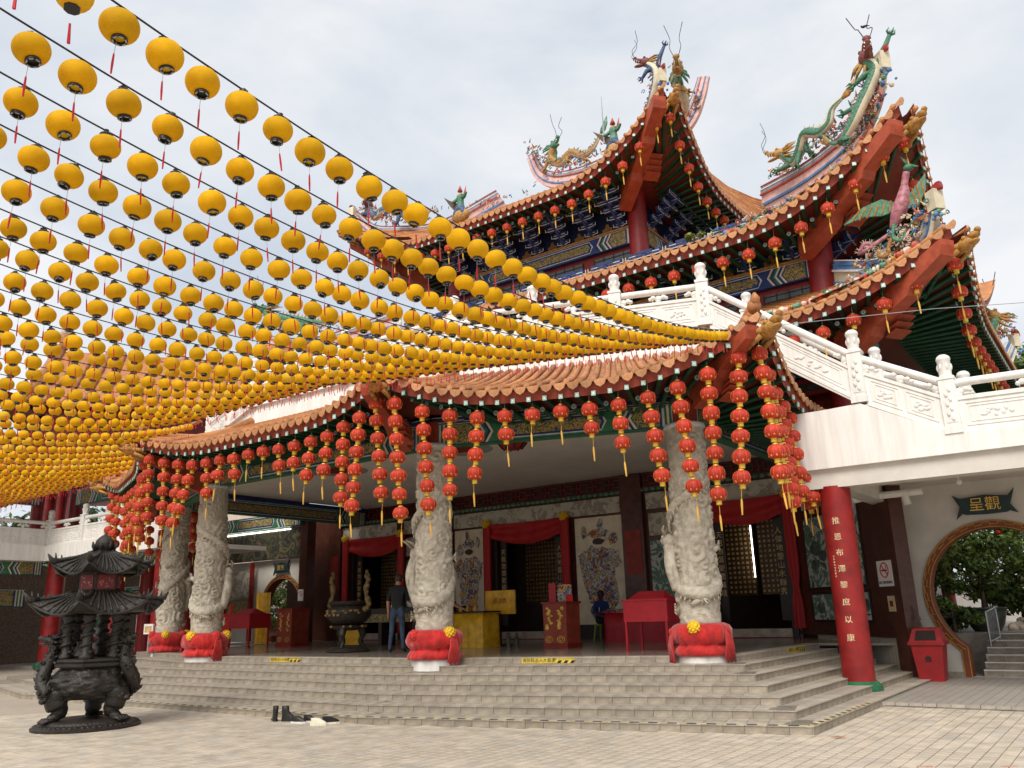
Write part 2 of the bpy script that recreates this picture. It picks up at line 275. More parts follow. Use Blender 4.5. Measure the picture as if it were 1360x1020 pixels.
# --- stairs
stairs = empty('entrance_stairs', (-15.6, 14, 0), kind='structure')
meshcache = {}
def bx(w, d, h, m, nm):
    k = (round(w, 4), round(d, 4), round(h, 4), m)
    if k not in meshcache: meshcache[k] = MB().box((0, 0, 0), (w, d, h)).mesh(nm, m)
    return meshcache[k]
for i in range(1, NST+1):
    o = outline(i); z0 = (i-1)*RIS; z1 = i*RIS
    if i < NST: st_ = MB().prism(o, 0, z1-.006).obj('step', 'grout', stairs)
    else: st_ = MB().prism(o, 0, z1-.003).obj('step', 'grout', stairs)
    nx = outline(i+1) if i < NST else None
    for k in range(1, 5) if i else []:
        a, b = Vector(o[k]), Vector(o[k+1]); d = b-a; Ln = d.length; u = d/Ln; nrm = Vector((u.y, -u.x)); ang = atan2(u.y, u.x)
        if k == 1: a = a.lerp(b, .35); d = b-a; Ln = d.length
        n = max(1, round(Ln/.275)); w = Ln/n
        if nx:
            dep = abs((Vector(nx[k])-Vector(o[k])).dot(nrm))
        for j in range(n):
            c = a+u*(j+.5)*w
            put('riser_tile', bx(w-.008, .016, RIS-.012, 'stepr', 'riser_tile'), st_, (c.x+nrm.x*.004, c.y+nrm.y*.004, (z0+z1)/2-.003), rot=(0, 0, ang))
            if nx:
                c2 = c-nrm*(dep/2-.012)
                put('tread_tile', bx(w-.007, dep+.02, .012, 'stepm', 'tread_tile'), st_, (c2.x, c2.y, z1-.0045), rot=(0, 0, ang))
            else:
                c2 = c-nrm*.14
                put('nosing_tile', bx(w-.007, .30, .012, 'stepm', 'nosing_tile'), st_, (c2.x, c2.y, z1-.0045), rot=(0, 0, ang))
hf = MB().prism([(-29, 30), (-29, 19.6), (-25.0, 19.6), (-25.0, 15.0), (-19.0, 13.3), (-12.3, 13.3), (-6.3, 15.0), (-6.3, 19.6), (-4.2, 19.6), (-4.2, 30)], PZ-.05, PZ+.001).obj('hall_floor', 'hallfloor', kind='structure')
# striped tape along the lowest step edge
tb = MB(); o1 = outline(1)
for k, lo, hi in ((2, .0, 1.), (3, 0, 1), (4, 0, .36)):
    a, b = Vector(o1[k]), Vector(o1[k+1]); u = (b-a).normalized(); nn = Vector((u.y, -u.x)); Ln = (b-a).length; n = int(Ln*(hi-lo)/.13)
    for j in range(n):
        c = a+u*(j+.5)*.13-nn*.026; tb.box((c.x, c.y, RIS+.004), (.128, .06, .004), atan2(u.y, u.x), mi=j % 2)
MT['ytape'] = mat('tape_yellow', (.62, .52, .26), .6, .15, 12); MT['ktape'] = mat('tape_black', (.06, .05, .04), .6, .2, 12)
tb.obj('caution_tape', ['ytape', 'ktape'], label='worn yellow and black striped tape along the lowest stair edge', cat='tape')
def strip(c, u, label):
    u = Vector((*u, 0)).normalized(); n = Vector((u.y, -u.x, 0)); r = empty('caution_strip', c, label, 'sticker')
    b = MB(); M = Matrix((u, n, Vector((0, 0, 1)))).transposed()
    b.box(Vector(c)+n*.016, (1.06, .006, .095), ax=M).obj('backing', 'ylab', r)
    b = MB()
    for j in range(3): b.extr([(.18+j*.13, -.045), (.25+j*.13, -.045), (.29+j*.13, .002), (.22+j*.13, .002)], Vector(c)+n*.0195, u, (0, 0, 1), .002)
    b.obj('stripes', 'ink', r)
    M4 = frame(Vector(c)+n*.0205-u*.18, u, (0, 0, 1)); put('lettering', text_mesh('lettering', '请脱鞋进入大殿谢', .085, 'ink', M4, .001), r)
    M4 = frame(Vector(c)+n*.0205+u*.31+Vector((0, 0, .026)), u, (0, 0, 1)); put('lettering', text_mesh('lettering', 'PLEASE TAKE OFF YOUR SHOES', .03, 'ink', M4, .001), r)
MT['ylab'] = mat('yellow_sticker', (.72, .52, .06), .5, .12, 10)
_t = outline(7)
_ch = Vector(_t[4])-Vector(_t[3]); _c = Vector(_t[3])+_ch*.46
strip((_c.x, _c.y, PZ-.055), _ch, 'yellow sticker with black lettering on the top riser between the red wrapped columns')
strip((-16.1, 13.0, PZ-.055), (1, 0), 'yellow sticker with black lettering on the top riser before the bronze censer')
strip((-6.0, 18.0, PZ-.055), (0, 1), 'yellow sticker on the top riser of the side steps behind the red pillar')
# raised walkway on the right with tiled kerb
wk = MB().prism([(-3.64, 14.8), (9, 14.8), (9, 24), (-3.9, 24), (-3.9, 19.62), (-3.64, 19.62)], 0, .07).obj('walkway', 'walk', kind='structure')
for j in range(44):
    put('kerb_tile', bx(.19, .03, .058, 'stepm', 'kerb_tile'), wk, (-3.55+j*.2, 14.79, .04))
put('kerb_edge', MB().box((2.7, 14.775, .012), (12.6, .03, .022)).mesh('kerb_edge', 'dstone'), wk)
# ------------------------------------------------------------------ roofs
def ogee(w, h):   # scalloped drip tile outline
    return [(-w/2, 0), (-w*.52, -h*.35), (-w*.38, -h*.68), (-w*.16, -h*.84), (0, -h), (w*.16, -h*.84), (w*.38, -h*.68), (w*.52, -h*.35), (w/2, 0)]
b = MB(); b.extr(ogee(.20, .15), (0, 0, 0), (1, 0, 0), (0, 0, 1), .02); b.extr([(p*.6, q*.6-.015) for p, q in ogee(.2, .15)], (0, -.006, 0), (1, 0, 0), (0, 0, 1), .01); DRIP = b.mesh('drip_tile', 'drip')
b = MB(); b.add([(.055*cos(a*pi/5), -.01, .055*sin(a*pi/5)) for a in range(10)]+[(.055*cos(a*pi/5), .05, .055*sin(a*pi/5)) for a in range(10)], [tuple(range(10))]+[(i, i+10, (i+1) % 10+10, (i+1) % 10) for i in range(10)])
b.add([(.03*cos(a*pi/4), -.016, .03*sin(a*pi/4)) for a in range(8)], [tuple(range(8))]); ROUND = b.mesh('round_tile', 'drip')
def rafter_mesh(Ln, w=.075):
    b = MB(); b.box((0, Ln/2+.01, 0), (w, Ln, w*1.1)); b.box((0, 0, 0), (w*1.04, .02, w*1.16), mi=1)
    b.box((0, -.012, 0), (w*.45, .006, w*.5), mi=2); return b.mesh('rafter', ['green', 'mint', 'white'])
RAFT = rafter_mesh(1.7)
b = MB(); b.tube([(0, 0, 0), (0, 1.3, 0)], .042, 8, cap=True); b.add([(.05*cos(a*pi/5), -.004, .05*sin(a*pi/5)) for a in range(10)], [tuple(range(10))], 1); b.add([(.022*cos(a*pi/4), -.008, .022*sin(a*pi/4)) for a in range(8)], [tuple(range(8))], 2); ROUNDR = b.mesh('round_rafter', ['green', 'gdisc', 'teal'])
class Side:
    """one slope: eave from E0 to E1 (left to right seen from outside), top edge from T0 to T1."""
    def __init__(s, E0, E1, T0, T1, ze, zt, up0, up1, c0=3., c1=3., flare=.25):
        s.E0, s.E1, s.T0, s.T1 = map(Vector, (E0, E1, T0, T1)); s.ze, s.zt, s.up0, s.up1, s.c0, s.c1, s.fl = ze, zt, up0, up1, c0, c1, flare
        s.d = s.E1-s.E0; s.L = s.d.length; s.u = s.d/s.L; s.n = Vector((s.u.y, -s.u.x))   # outward
    def lift(s, u):
        x = u*s.L; return s.up0*max(0, 1-x/s.c0)**2.0+s.up1*max(0, 1-(s.L-x)/s.c1)**2.0
    def at(s, u, v, dz=0.):
        p = s.E0.lerp(s.E1, u).lerp(s.T0.lerp(s.T1, u), v); l = s.lift(u)
        x = u*s.L; f = s.fl*(max(0, 1-x/s.c0)**2*(s.up0 > 0)+max(0, 1-(s.L-x)/s.c1)**2*(s.up1 > 0))*(1-v)
        z = s.ze+(s.zt-s.ze)*(.7*v+.3*v*v)+l*(1-v)**1.6
        return Vector((p.x+s.n.x*f, p.y+s.n.y*f, z+dz))
    def tang(s, u):
        e = .004; return (s.at(min(1, u+e), 0)-s.at(max(0, u-e), 0)).normalized()
def build_side(root, S, pitch=.24, drop=.20, rafters=True, vis=(0., 1.), raft=RAFT, rspace=.30, soff=2.0, deckmat='clay', tiles=True, rlen=1.6, tubes=True, deckn=10):
    n = int(S.L/pitch); nu = max(12, int(S.L/.5))
    deck = MB().grid(lambda u, v: S.at(u, v), nu, deckn).obj('roof_deck', deckmat, root, smooth='all')
    # board under the tiles and soffit
    b = MB(); b.grid(lambda u, v: S.at(u, 0, -.05-drop*v)+Vector((S.n.x, S.n.y, 0))*(-.03-.05*v), nu, 1); b.obj('eave_board', 'redb', root, smooth='all')
    hz = lambda u: S.at(u, 0, -.05-drop)
    b = MB(); b.grid(lambda u, v: hz(u)+Vector((-S.n.x, -S.n.y, 0))*(.08+soff*v)+Vector((0, 0, .10-.0*v+.12*v-S.lift(u)*.75*v)), nu, 3); b.obj('soffit_board', 'roofd', root, smooth='all')
    if tiles:
        for i in range(n):
            u = (i+.5)/n
            if not vis[0] <= u <= vis[1]: continue
            if tubes:
                P = [S.at(u, v, .02) for v in (-.01, .12, .3, .55, 1.)]
                MB().tube(P, .062, 6, cap=True).obj('tile_row', 'clay', root, smooth='all')
            t = S.tang(u); zz = Vector((0, 0, 1)); yy = zz.cross(t).normalized(); zz = t.cross(yy)
            if yy.dot(Vector((S.n.x, S.n.y, 0))) > 0: yy = -yy
            p = S.at(u, 0, .03); R3 = Matrix((t, yy, zz)).transposed().to_4x4()
            M = R3.copy(); M.translation = p+Vector((S.n.x, S.n.y, 0))*.03; put('round_tile', ROUND, root, M=M)
            p = S.at(min(1, (i+1)/n), 0, .0); M = R3.copy(); M.translation = p+Vector((S.n.x, S.n.y, 0))*.035; put('drip_tile', DRIP, root, M=M)
    if rafters:
        m = int(S.L/rspace)
        for i in range(m):
            u = (i+.5)/m
            if not vis[0] <= u <= vis[1]: continue
            x = u*S.L; fan = 0.
            if S.up0 > 0 and x < S.c0*.8: fan = -.62*(1-x/(S.c0*.8))
            if S.up1 > 0 and S.L-x < S.c1*.8: fan = .62*(1-(S.L-x)/(S.c1*.8))
            o = hz(u)+Vector((-S.n.x, -S.n.y, 0))*.03+Vector((0, 0, .02))
            inw = Vector((-S.n.x-S.u.x*fan, -S.n.y-S.u.y*fan, 0)).normalized(); sl = Vector((inw.x, inw.y, .05-.55*S.lift(u)/1.7)).normalized()
            xx = sl.cross(Vector((0, 0, 1))).normalized(); zz = xx.cross(sl)
            M = Matrix((xx, sl, zz)).transposed().to_4x4(); M.translation = o; put('rafter', raft, root, M=M)
            if i % 1 == 0:
                o2 = o+sl*.42+Vector((0, 0, -.13))+Vector((S.u.x, S.u.y, 0))*(rspace*.5); M2 = M.copy(); M2.translation = o2; put('round_rafter', ROUNDR, root, M=M2)
def hip_beam(root, P, inward, size=.26, ln=2.4, rise=.35, head=True, name='hip_beam'):
    """diagonal corner beam; P = outer end, inward = plan direction towards the building."""
    inn = Vector((inward[0], inward[1], 0)).normalized(); P = Vector(P); sl = (inn-Vector((0, 0, rise))).normalized(); x = sl.cross(Vector((0, 0, 1))).normalized(); z = x.cross(sl)
    b = MB(); prof = [(0, .0), (.05, -.17), (.9, -.26), (1.0, -.38), (ln*.62, -.42), (ln*.66, -.56), (ln, -.60), (ln, .1), (0, .12)]
    b.extr([(p, q*.78*size/.26) for p, q in prof], P-x*size*.5, sl, (0, 0, 1), -size); 
    hb = b.obj(name, 'redo', root)
    b = MB()
    for k in range(4): b.box(P+sl*(ln*.50+.0*k)+Vector((0, 0, -.30-.085*k*size/.26))+sl*(.085*k), (size*1.25, .30, .03), ax=Matrix((x, sl, z)).transposed())
    b.obj('beam_step', 'redo', root)
    if head:
        b = MB(); q = P-sl*.02+Vector((0, 0, -.03)); M = Matrix((x, -sl, z)).transposed()
        b.ball(q-sl*.10, (.155, .22, .135), 12, 8, M=M); b.ball(q-sl*.30+Vector((0, 0, .05)), (.11, .13, .08), 10, 6, M=M); b.ball(q-sl*.26+Vector((0, 0, -.07)), (.10, .14, .045), 10, 6, M=M)
        b.ball(q-sl*.40+Vector((0, 0, .10)), (.07, .06, .06), 8, 5, M=M)
        for sg in (-1, 1):
            b.ball(q-sl*.16+x*sg*.11+Vector((0, 0, .07)), .05, 8, 5); b.tube([q-sl*.05+x*sg*.12, q+sl*.15+x*sg*.15+Vector((0, 0, .05)), q+sl*.32+x*sg*.13+Vector((0, 0, .0))], [.06, .05, .015], 6)
            b.tube([q-sl*.02+x*sg*.13+Vector((0, 0, -.08)), q+sl*.2+x*sg*.15+Vector((0, 0, -.1)), q+sl*.34+x*sg*.14+Vector((0, 0, -.13))], [.05, .04, .01], 6)
        b.obj('beam_head', 'gold', root, smooth='all')
def corner_ridge(root, pts, r=.11, cap=True):
    path = [Vector(p) for p in pts]
    MB().tube(path, r, 8).obj('ridge_tile_row', 'clay', root, smooth='all')
    MB().tube([p+Vector((0, 0, -.12)) for p in path], r*1.25, 6).obj('ridge_base', 'clay', root, smooth='all')
    if cap:
        p = path[0]; d = (path[0]-path[1]).normalized(); b = MB(); b.ball(p+d*.02, (.13, .13, .13), 8, 6); b.tube([p, p+d*.14+Vector((0, 0, .10)), p+d*.10+Vector((0, 0, .2))], [.1, .08, .03], 6); b.obj('ridge_end_tile', 'clay', root, smooth='all')
# ------------------------------------------------------------------ porch
def painted_beam(root, A, B, z0, z1, th=.28, side=1, name='painted_beam', base='pgreen', fill='patt', both=False):
    A = Vector(A); B = Vector(B); d = B-A; Ln = d.length; u = d/Ln; n = Vector((u.y, -u.x))*side; H = z1-z0; c = (A+B)/2
    core = MB().box((c.x, c.y, (z0+z1)/2), (Ln, th, H), atan2(u.y, u.x)).obj(name, base, root)
    u3 = Vector((u.x, u.y, 0)); n3 = Vector((n.x, n.y, 0))
    for sg in ((1, -1) if both else (1,)):
        o = Vector((c.x, c.y, (z0+z1)/2))+n3*sg*(th/2+.001); bs = {}
        def poly(pts, m, lay):
            bs.setdefault(m, MB())
            ex = u3*sg*side; nn = ex.cross(Vector((0, 0, 1)))
            k = 1 if nn.dot(n3*sg) > 0 else -1
            bs[m].extr(pts, o+n3*sg*.003*lay, ex, (0, 0, 1), .004*k)
        h = H*.5*.94
        poly([(-Ln/2, h), (Ln/2, h), (Ln/2, H/2), (-Ln/2, H/2)], 'pale', 1); poly([(-Ln/2, -H/2), (Ln/2, -H/2), (Ln/2, -h), (-Ln/2, -h)], 'blue', 1)
        for s in (-1, 1):
            x = s*Ln/2; w = H*.16
            for j, m in enumerate(('blue', 'pale', 'pgreen', 'cream', 'pgreen', 'pale', 'blue')):
                a = x-s*(j*w*.62); bb = x-s*((j+1)*w*.62); poly([(min(a, bb), -h), (max(a, bb), -h), (max(a, bb), h), (min(a, bb), h)], m, 2)
            x2 = x-s*w*4.4; hh = h*.9                               # medallion with gold scroll
            px = lambda q: x2-s*q
            poly([(px(0), -hh), (px(H*.9), -hh), (px(H*1.15), 0), (px(H*.9), hh), (px(0), hh)][::int(-s)], fill, 2)
            for j, m in enumerate(('cream', 'blue', 'pale', 'pgreen', 'blue', 'cream')):   # zig zag bands
                q = H*.95+j*H*.13; e = H*.115
                zz = [(px(q), -h), (px(q+e), -h), (px(q+e+H*.28), 0), (px(q+e), h), (px(q), h), (px(q+H*.28), 0)]
                poly(zz if s < 0 else zz[::-1], m, 3)
        xe = Ln/2-H*.16*4.4-H*2.25
        if xe > H*.4:
            poly([(-xe, 0), (-xe+H*.25, -h*.82), (xe-H*.25, -h*.82), (xe, 0), (xe-H*.25, h*.82), (-xe+H*.25, h*.82)], 'pale', 2)
            poly([(-xe+.05, 0), (-xe+H*.25, -h*.72), (xe-H*.25, -h*.72), (xe-.05, 0), (xe-H*.25, h*.72), (-xe+H*.25, h*.72)], 'blue', 3)
            poly([(-xe+H*.22, 0), (-xe+H*.38, -h*.52), (xe-H*.38, -h*.52), (xe-H*.22, 0), (xe-H*.38, h*.52), (-xe+H*.38, h*.52)], fill, 4)
        for m, bb in bs.items(): bb.obj('paint_band', m, core, kind='stuff')
    return core
C1, C2, C3, C4 = Vector((-23.63, 14.7)), Vector((-19.10, 12.9)), Vector((-11.45, 12.9)), Vector((-6.58, 14.7))
# carved columns ---------------------------------------------------
import numpy as np
def shaft_mesh(seed):
    nu, nv = 110, 300; z0, z1 = PZ+.02, 5.02; rs = np.random.RandomState(seed)
    A = np.linspace(0, 2*pi, nu, endpoint=False)[None, :].repeat(nv+1, 0); Z = np.linspace(z0, z1, nv+1)[:, None].repeat(nu, 1); v = (Z-z0)/(z1-z0)
    # curling cloud scrolls: concentric rings round scattered eyes, the nearest eye wins
    ns = 78; sa = rs.uniform(0, 2*pi, ns); sz = rs.uniform(PZ+.9, 5.1, ns); sr = rs.uniform(.12, .24, ns); best = np.full(A.shape, 9.); ring = np.zeros(A.shape)
    for k in range(ns):
        da = (A-sa[k]+pi) % (2*pi)-pi; dx = da*.36; dz = (Z-sz[k])*(1+.3*np.sin(k)); d = np.hypot(dx, dz)/sr[k]; ang = np.arctan2(dz, dx)
        m = d < best; best = np.where(m, d, best); prof = np.clip(1.15-d, 0, 1)**.5*(.55+.45*np.cos(d*2*pi*1.6+ang*(1 if k % 2 else -1))); ring = np.where(m, prof, ring)
    wv = np.array([[noise.noise(Vector((cos(a)*1.5, sin(a)*1.5, z*2.0+seed*9))) for a in A[0, ::2]] for z in Z[::3, 0]]); wv = np.kron(wv, np.ones((3, 2)))[:nv+1, :nu]
    strand = np.clip(1-np.abs(np.sin(A*3+Z*4.2+wv*7))*2.2, 0, 1)
    amp = np.clip((v-.17)/.04, 0, 1); D = (.055*ring+.022*strand*(best > .8)+.02*wv)*amp
    D += np.where(v < .17, .012*np.clip(np.sin(A*5+Z*26+wv*6), 0, 1)*(v > .06), 0)
    R = .372-.04*v+D; X = R*np.cos(A); Y = R*np.sin(A); V = list(zip(X.ravel().tolist(), Y.ravel().tolist(), Z.ravel().tolist()))
    F = [(j*nu+i, j*nu+(i+1) % nu, (j+1)*nu+(i+1) % nu, (j+1)*nu+i) for j in range(nv) for i in range(nu)]
    return MB().add(V, F).mesh('shaft', 'stone', 'all')
def dragon_relief(seed, a0, flip=1):
    """coiled dragon hugging the shaft"""
    b = MB(); P = []; R = []
    n = 190
    for i in range(n):
        t = i/(n-1); a = a0+flip*(t*2*pi*1.75); z = PZ+.95+ .22*cos(t*9.5)*(1-t)+t*2.75-.30*sin(pi*min(1, t*3.0))
        rad = .372+.03*sin(t*14); P.append(Vector((rad*cos(a), rad*sin(a), z))); R.append(.125*(1-.55*t)*min(1, .35+t*7)**.5)
    V = []; m = 18; up = Vector((0, 0, 1))
    for i in range(n):
        tt = (P[min(i+1, n-1)]-P[max(i-1, 0)]).normalized(); ou = Vector((P[i].x, P[i].y, 0)).normalized(); sd = tt.cross(ou).normalized(); ou = sd.cross(tt)
        for j in range(m):
            f = 1+.17*max(0, sin(i*1.05+(j//2 % 2)*pi))*(.4+.6*(j % 2))
            V.append(P[i]+(ou*cos(2*pi*j/m)*.8+sd*sin(2*pi*j/m))*R[i]*f)
    F = [(i*m+j, i*m+(j+1) % m, (i+1)*m+(j+1) % m, (i+1)*m+j) for i in range(n-1) for j in range(m)]
    b.add(V, F)
    for i in range(8, n-6, 4):                                   # dorsal spines
        tt = (P[i+1]-P[i-1]).normalized(); ou = Vector((P[i].x, P[i].y, 0)).normalized(); sd = tt.cross(ou)*(1 if flip > 0 else -1)
        q = P[i]+sd*R[i]*.9+ou*.02; b.tube([q, q+sd*.05+ou*.01, q+sd*.09-tt*.03], [.025, .018, .004], 5)
    # head near the top of the lower coil, turned outwards
    ha = a0+flip*.95*pi*0+flip*-.35; hz = PZ+2.05; o = Vector((cos(ha), sin(ha), 0)); s = Vector((-sin(ha), cos(ha), 0))*flip; zz = Vector((0, 0, 1)); c = o*.43+zz*hz
    M = Matrix((s, o, zz)).transposed()
    b.tube(crom([P[0], (P[0]+c)*.5+o*.06+s*.12, c], 8), .115, 10)
    b.ball(c, (.17, .15, .15), 12, 8, M=M); b.ball(c+s*-.20+o*.10+zz*.03, (.15, .10, .08), 10, 6, M=M); b.ball(c+s*-.20+o*.08-zz*.10, (.13, .08, .045), 10, 6, M=M); b.ball(c+s*-.32+o*.13+zz*.05, (.05, .07, .05), 8, 5, M=M)
    for g in (-1, 1):
        b.ball(c+s*-.06+o*.13+zz*.09+s*.05*g, .04, 8, 5)
        b.tube([c+zz*.1+o*.08*g, c+zz*.22+s*.18+o*(.06+.06*g), c+zz*.27+s*.42+o*(.03+.05*g)], [.035, .028, .008], 6)
        b.tube([c+s*-.28+o*.12, c+s*-.38+o*.10+zz*(.12*g), c+s*-.30+o*.05+zz*(.34*g)], [.014, .011, .004], 5)
    for k in range(9):                                            # mane and beard strands
        a = -.9+k*.24; p0 = c+s*.05+zz*(-.02); b.tube([p0, c+s*(.2*cos(a))+zz*(-.22+.1*sin(a*3))+o*.02, c+s*(.30*cos(a)+.06*sin(k*2.1))+zz*(-.55+.12*sin(k))-o*.02], [.035, .03, .008], 6)
    for k, (da, dz) in enumerate(((.9, .55), (-.55, .38), (2.4, 1.5), (3.9, 2.1))):     # legs with claws
        aa = a0+flip*da; oo = Vector((cos(aa), sin(aa), 0)); ss = Vector((-sin(aa), cos(aa), 0)); p = oo*.37+zz*(PZ+dz+.35)
        q = p+ss*.22*flip+zz*.10; b.tube([p, (p+q)/2+oo*.02, q], [.06, .05, .035], 8)
        for f in range(4): b.tube([q, q+ss*(.05*flip)+zz*(.08-.05*f)+oo*.012, q+ss*(.10*flip)+zz*(.09-.065*f)-oo*.02], [.024, .018, .005], 5)
    return b.mesh('dragon_relief', 'stone', 'all')
def cloth_mesh(seed):
    prof = [(.40, 1.03), (.44, 1.02), (.50, .985), (.545, .92), (.56, .84), (.545, .76), (.50, .70), (.455, .665), (.47, .63), (.52, .585), (.545, .53), (.53, .49), (.50, .468), (.46, .46)]
    n = 110; V = []
    for k, (r, z) in enumerate(prof):
        for j in range(n):
            a = 2*pi*j/n; w = .030*noise.noise(Vector((cos(a)*3, sin(a)*3, z*9+a*1.2+seed)))+.030*noise.noise(Vector((cos(a)*8+seed, sin(a)*8, z*3)))+.02*(1-abs(noise.noise(Vector((cos(a)*5, sin(a)*5+seed, z*14+a*2)))*3))*(abs(z-.66) < .12)
            V.append(((r+w*(r > .45))*cos(a), (r+w*(r > .45))*sin(a), z-.46+PZ+.0+.0*w))
    F = [(i*n+(j+1) % n, i*n+j, (i+1)*n+j, (i+1)*n+(j+1) % n) for i in range(len(prof)-1) for j in range(n)]
    return MB().add(V, F).mesh('cloth_wrap', 'satin', 'all')
def rosette(n=46, r=.10):
    b = MB(); rng = random.Random(3)
    for k in range(n):
        ph = pi*(1+5**.5)*k; ct = 1-2*(k+.5)/n; st = sqrt(1-ct*ct); d = Vector((st*cos(ph), st*sin(ph), ct)); x = d.orthogonal().normalized()*.035; y = d.cross(x)
        p = d*r*.8; b.add([p-x-y, p+x-y, p+d*.03+x+y, p+d*.02-x+y, p+d*.05], [(0, 1, 4), (1, 2, 4), (2, 3, 4), (3, 0, 4)])
    b.ball((0, 0, 0), r*.82, 8, 6); return b
ROSY, ROSR = rosette().mesh('rosette', 'yellow'), rosette(r=.085).mesh('rosette', 'satin')
def bow_tassel():
    b = MB()
    for k in range(9):
        x = (k-4)*.017; b.tube([(x*.5, -.02, 0), (x*1.3, -.05, -.25), (x*2.2, -.035-.01*(k % 2), -.52-.03*(k % 3))], [.02, .022, .016], 5)
    b.ball((0, -.03, -.02), (.06, .04, .06), 8, 6); return b.mesh('tassel', 'satin', 'all')
BOW = bow_tassel()
SH = [shaft_mesh(1), shaft_mesh(2)]; CW = [cloth_mesh(1), cloth_mesh(5)]
info = [(C1, 'carved stone dragon column standing behind its twin at the far left corner of the porch', 0, 1.2, 1, (-.15, 'y'), (.9, 't')),
        (C2, 'carved stone dragon column at the left porch corner with two yellow rosettes', 1, .6, -1, (-.72, 'y'), (.55, 't')),
        (C3, 'carved stone dragon column with a red and a yellow rosette on its red wrap', 0, 3.6, 1, (.62, 'y'), (.70, 't')),
        (C4, 'carved stone dragon column at the right porch corner with one yellow rosette', 1, 3.9, 1, (-.25, 'y'), (.95, 't'))]
for k, (c, lab, sh, a0, fl, ye, ts) in enumerate(info):
    r = empty('dragon_column', (c.x, c.y, PZ), lab, 'column', 'dragon columns of the porch')
    P3 = (c.x, c.y, 0)
    put('plinth', MB().lathe([(.45, PZ-.2), (.46, PZ-.02), (.44, PZ+.02), (.40, PZ+.05)], 36).mesh('plinth', 'white'), r, P3)
    put('shaft', SH[sh], r, P3, rot=(0, 0, k*1.7)); put('dragon_relief', dragon_relief(k, a0, fl), r, P3)
    w = put('cloth_wrap', CW[sh], r, (c.x, c.y, .0), rot=(0, 0, k*2.))
    va = atan2(-c.y, -c.x)                                        # direction of the courtyard viewer side
    def on(da, rr, z): a = va+da; return (c.x+rr*cos(a), c.y+rr*sin(a), z), a
    p, a = on(ye[0], .50, PZ+.50); put('rosette', ROSY, r, p)
    p, a = on(ts[0], .54, PZ+.47); put('tassel', BOW, r, p, rot=(0, 0, a+pi/2))
    if k == 2: p, a = on(-.85, .52, PZ+.47); put('rosette', ROSR, r, p)
    if k in (0, 1): p, a = on(ts[0]-.02, .50, PZ+.5); put('rosette', ROSR, r, p); p, a = on(1.35, .50, PZ+.5); put('rosette', ROSY, r, p)
    if k == 0: p, a = on(-1.1, .50, PZ+.5); put('rosette', ROSR, r, p)
    if k == 3: p, a = on(-1.25, .54, PZ+.45); put('tassel', BOW, r, p, rot=(0, 0, a+pi/2))
porch = empty('entrance_porch', (-15.3, 14, PZ), 'wide temple porch with clay tile roof, green rafters and painted beams over the stairs', 'porch')
WR = Vector((-6.58, 22.6)); WL = Vector((-23.63, 22.6))
for A, B in ((C1, C2), (C2, C3), (C3, C4), (C4, WR), (WL, C1)):
    u = (B-A).normalized(); painted_beam(porch, A+u*.12, B-u*.12, 4.98, 5.44, .26, both=(A is C4 or B is C1))
    n = Vector((u.y, -u.x)); c = (A+B)/2; Ln = (B-A).length
    b = MB(); b.box((c.x+n.x*.02, c.y+n.y*.02, 5.53), (Ln, .22, .12), atan2(u.y, u.x)); b.obj('upper_beam', 'blue', porch)
    b = MB()
    for zz in (5.475, 5.59): b.box((c.x+n.x*.14, c.y+n.y*.14, zz), (Ln, .012, .014), atan2(u.y, u.x))
    b.obj('beam_outline', 'pale', porch)
    nb = int(Ln/1.1)
    for j in range(nb):                                       # small bracket clusters between beam and rafters
        q = A+u*((j+.5)*Ln/nb); b = MB()
        for s_ in range(3): b.box((q.x+n.x*(.10+.13*s_), q.y+n.y*(.10+.13*s_), 5.50+.045*s_), (.16+.16*s_, .10, .06), atan2(u.y, u.x)); b.box((q.x+n.x*(.16+.13*s_), q.y+n.y*(.16+.13*s_), 5.50+.045*s_), (.17+.16*s_, .012, .014), atan2(u.y, u.x), mi=1)
        b.obj('bracket', ['dblue', 'pale'], porch)
for c in (C1, C2, C3, C4):                                     # blocks over the capitals
    MB().box((c.x, c.y, 5.22), (.40, .40, .56)).obj('beam_joint', 'redb', porch)
    b = MB(); b.ball((c.x, c.y, 4.98), (.42, .42, .10), 14, 5); b.obj('capital', 'pale', porch, smooth='all')
MB().prism([(-29, 22.9), (-23.7, 22.9), (-23.5, 14.9), (-19.0, 13.15), (-11.5, 13.15), (-6.72, 14.95), (-6.3, 22.9)], 5.62, 5.70).obj('ceiling', 'ceil', porch)
for (x, y, r0) in ((-13.3, 15.8, .95), (-17.8, 15.8, .95)):    # round painted ceiling motif
    b = MB(); n = 40
    for (ra, rb, m) in ((.62, 1.0, 0), (.0, .55, 1)):
        b.add([(x+r0*rr*cos(2*pi*k/n), y+r0*rr*sin(2*pi*k/n), 5.612) for rr in (ra, rb) for k in range(n)], [(k, (k+1) % n, n+(k+1) % n, n+k) for k in range(n)], m)
    b.obj('ceiling_motif', ['gdisc', 'redd'], porch)
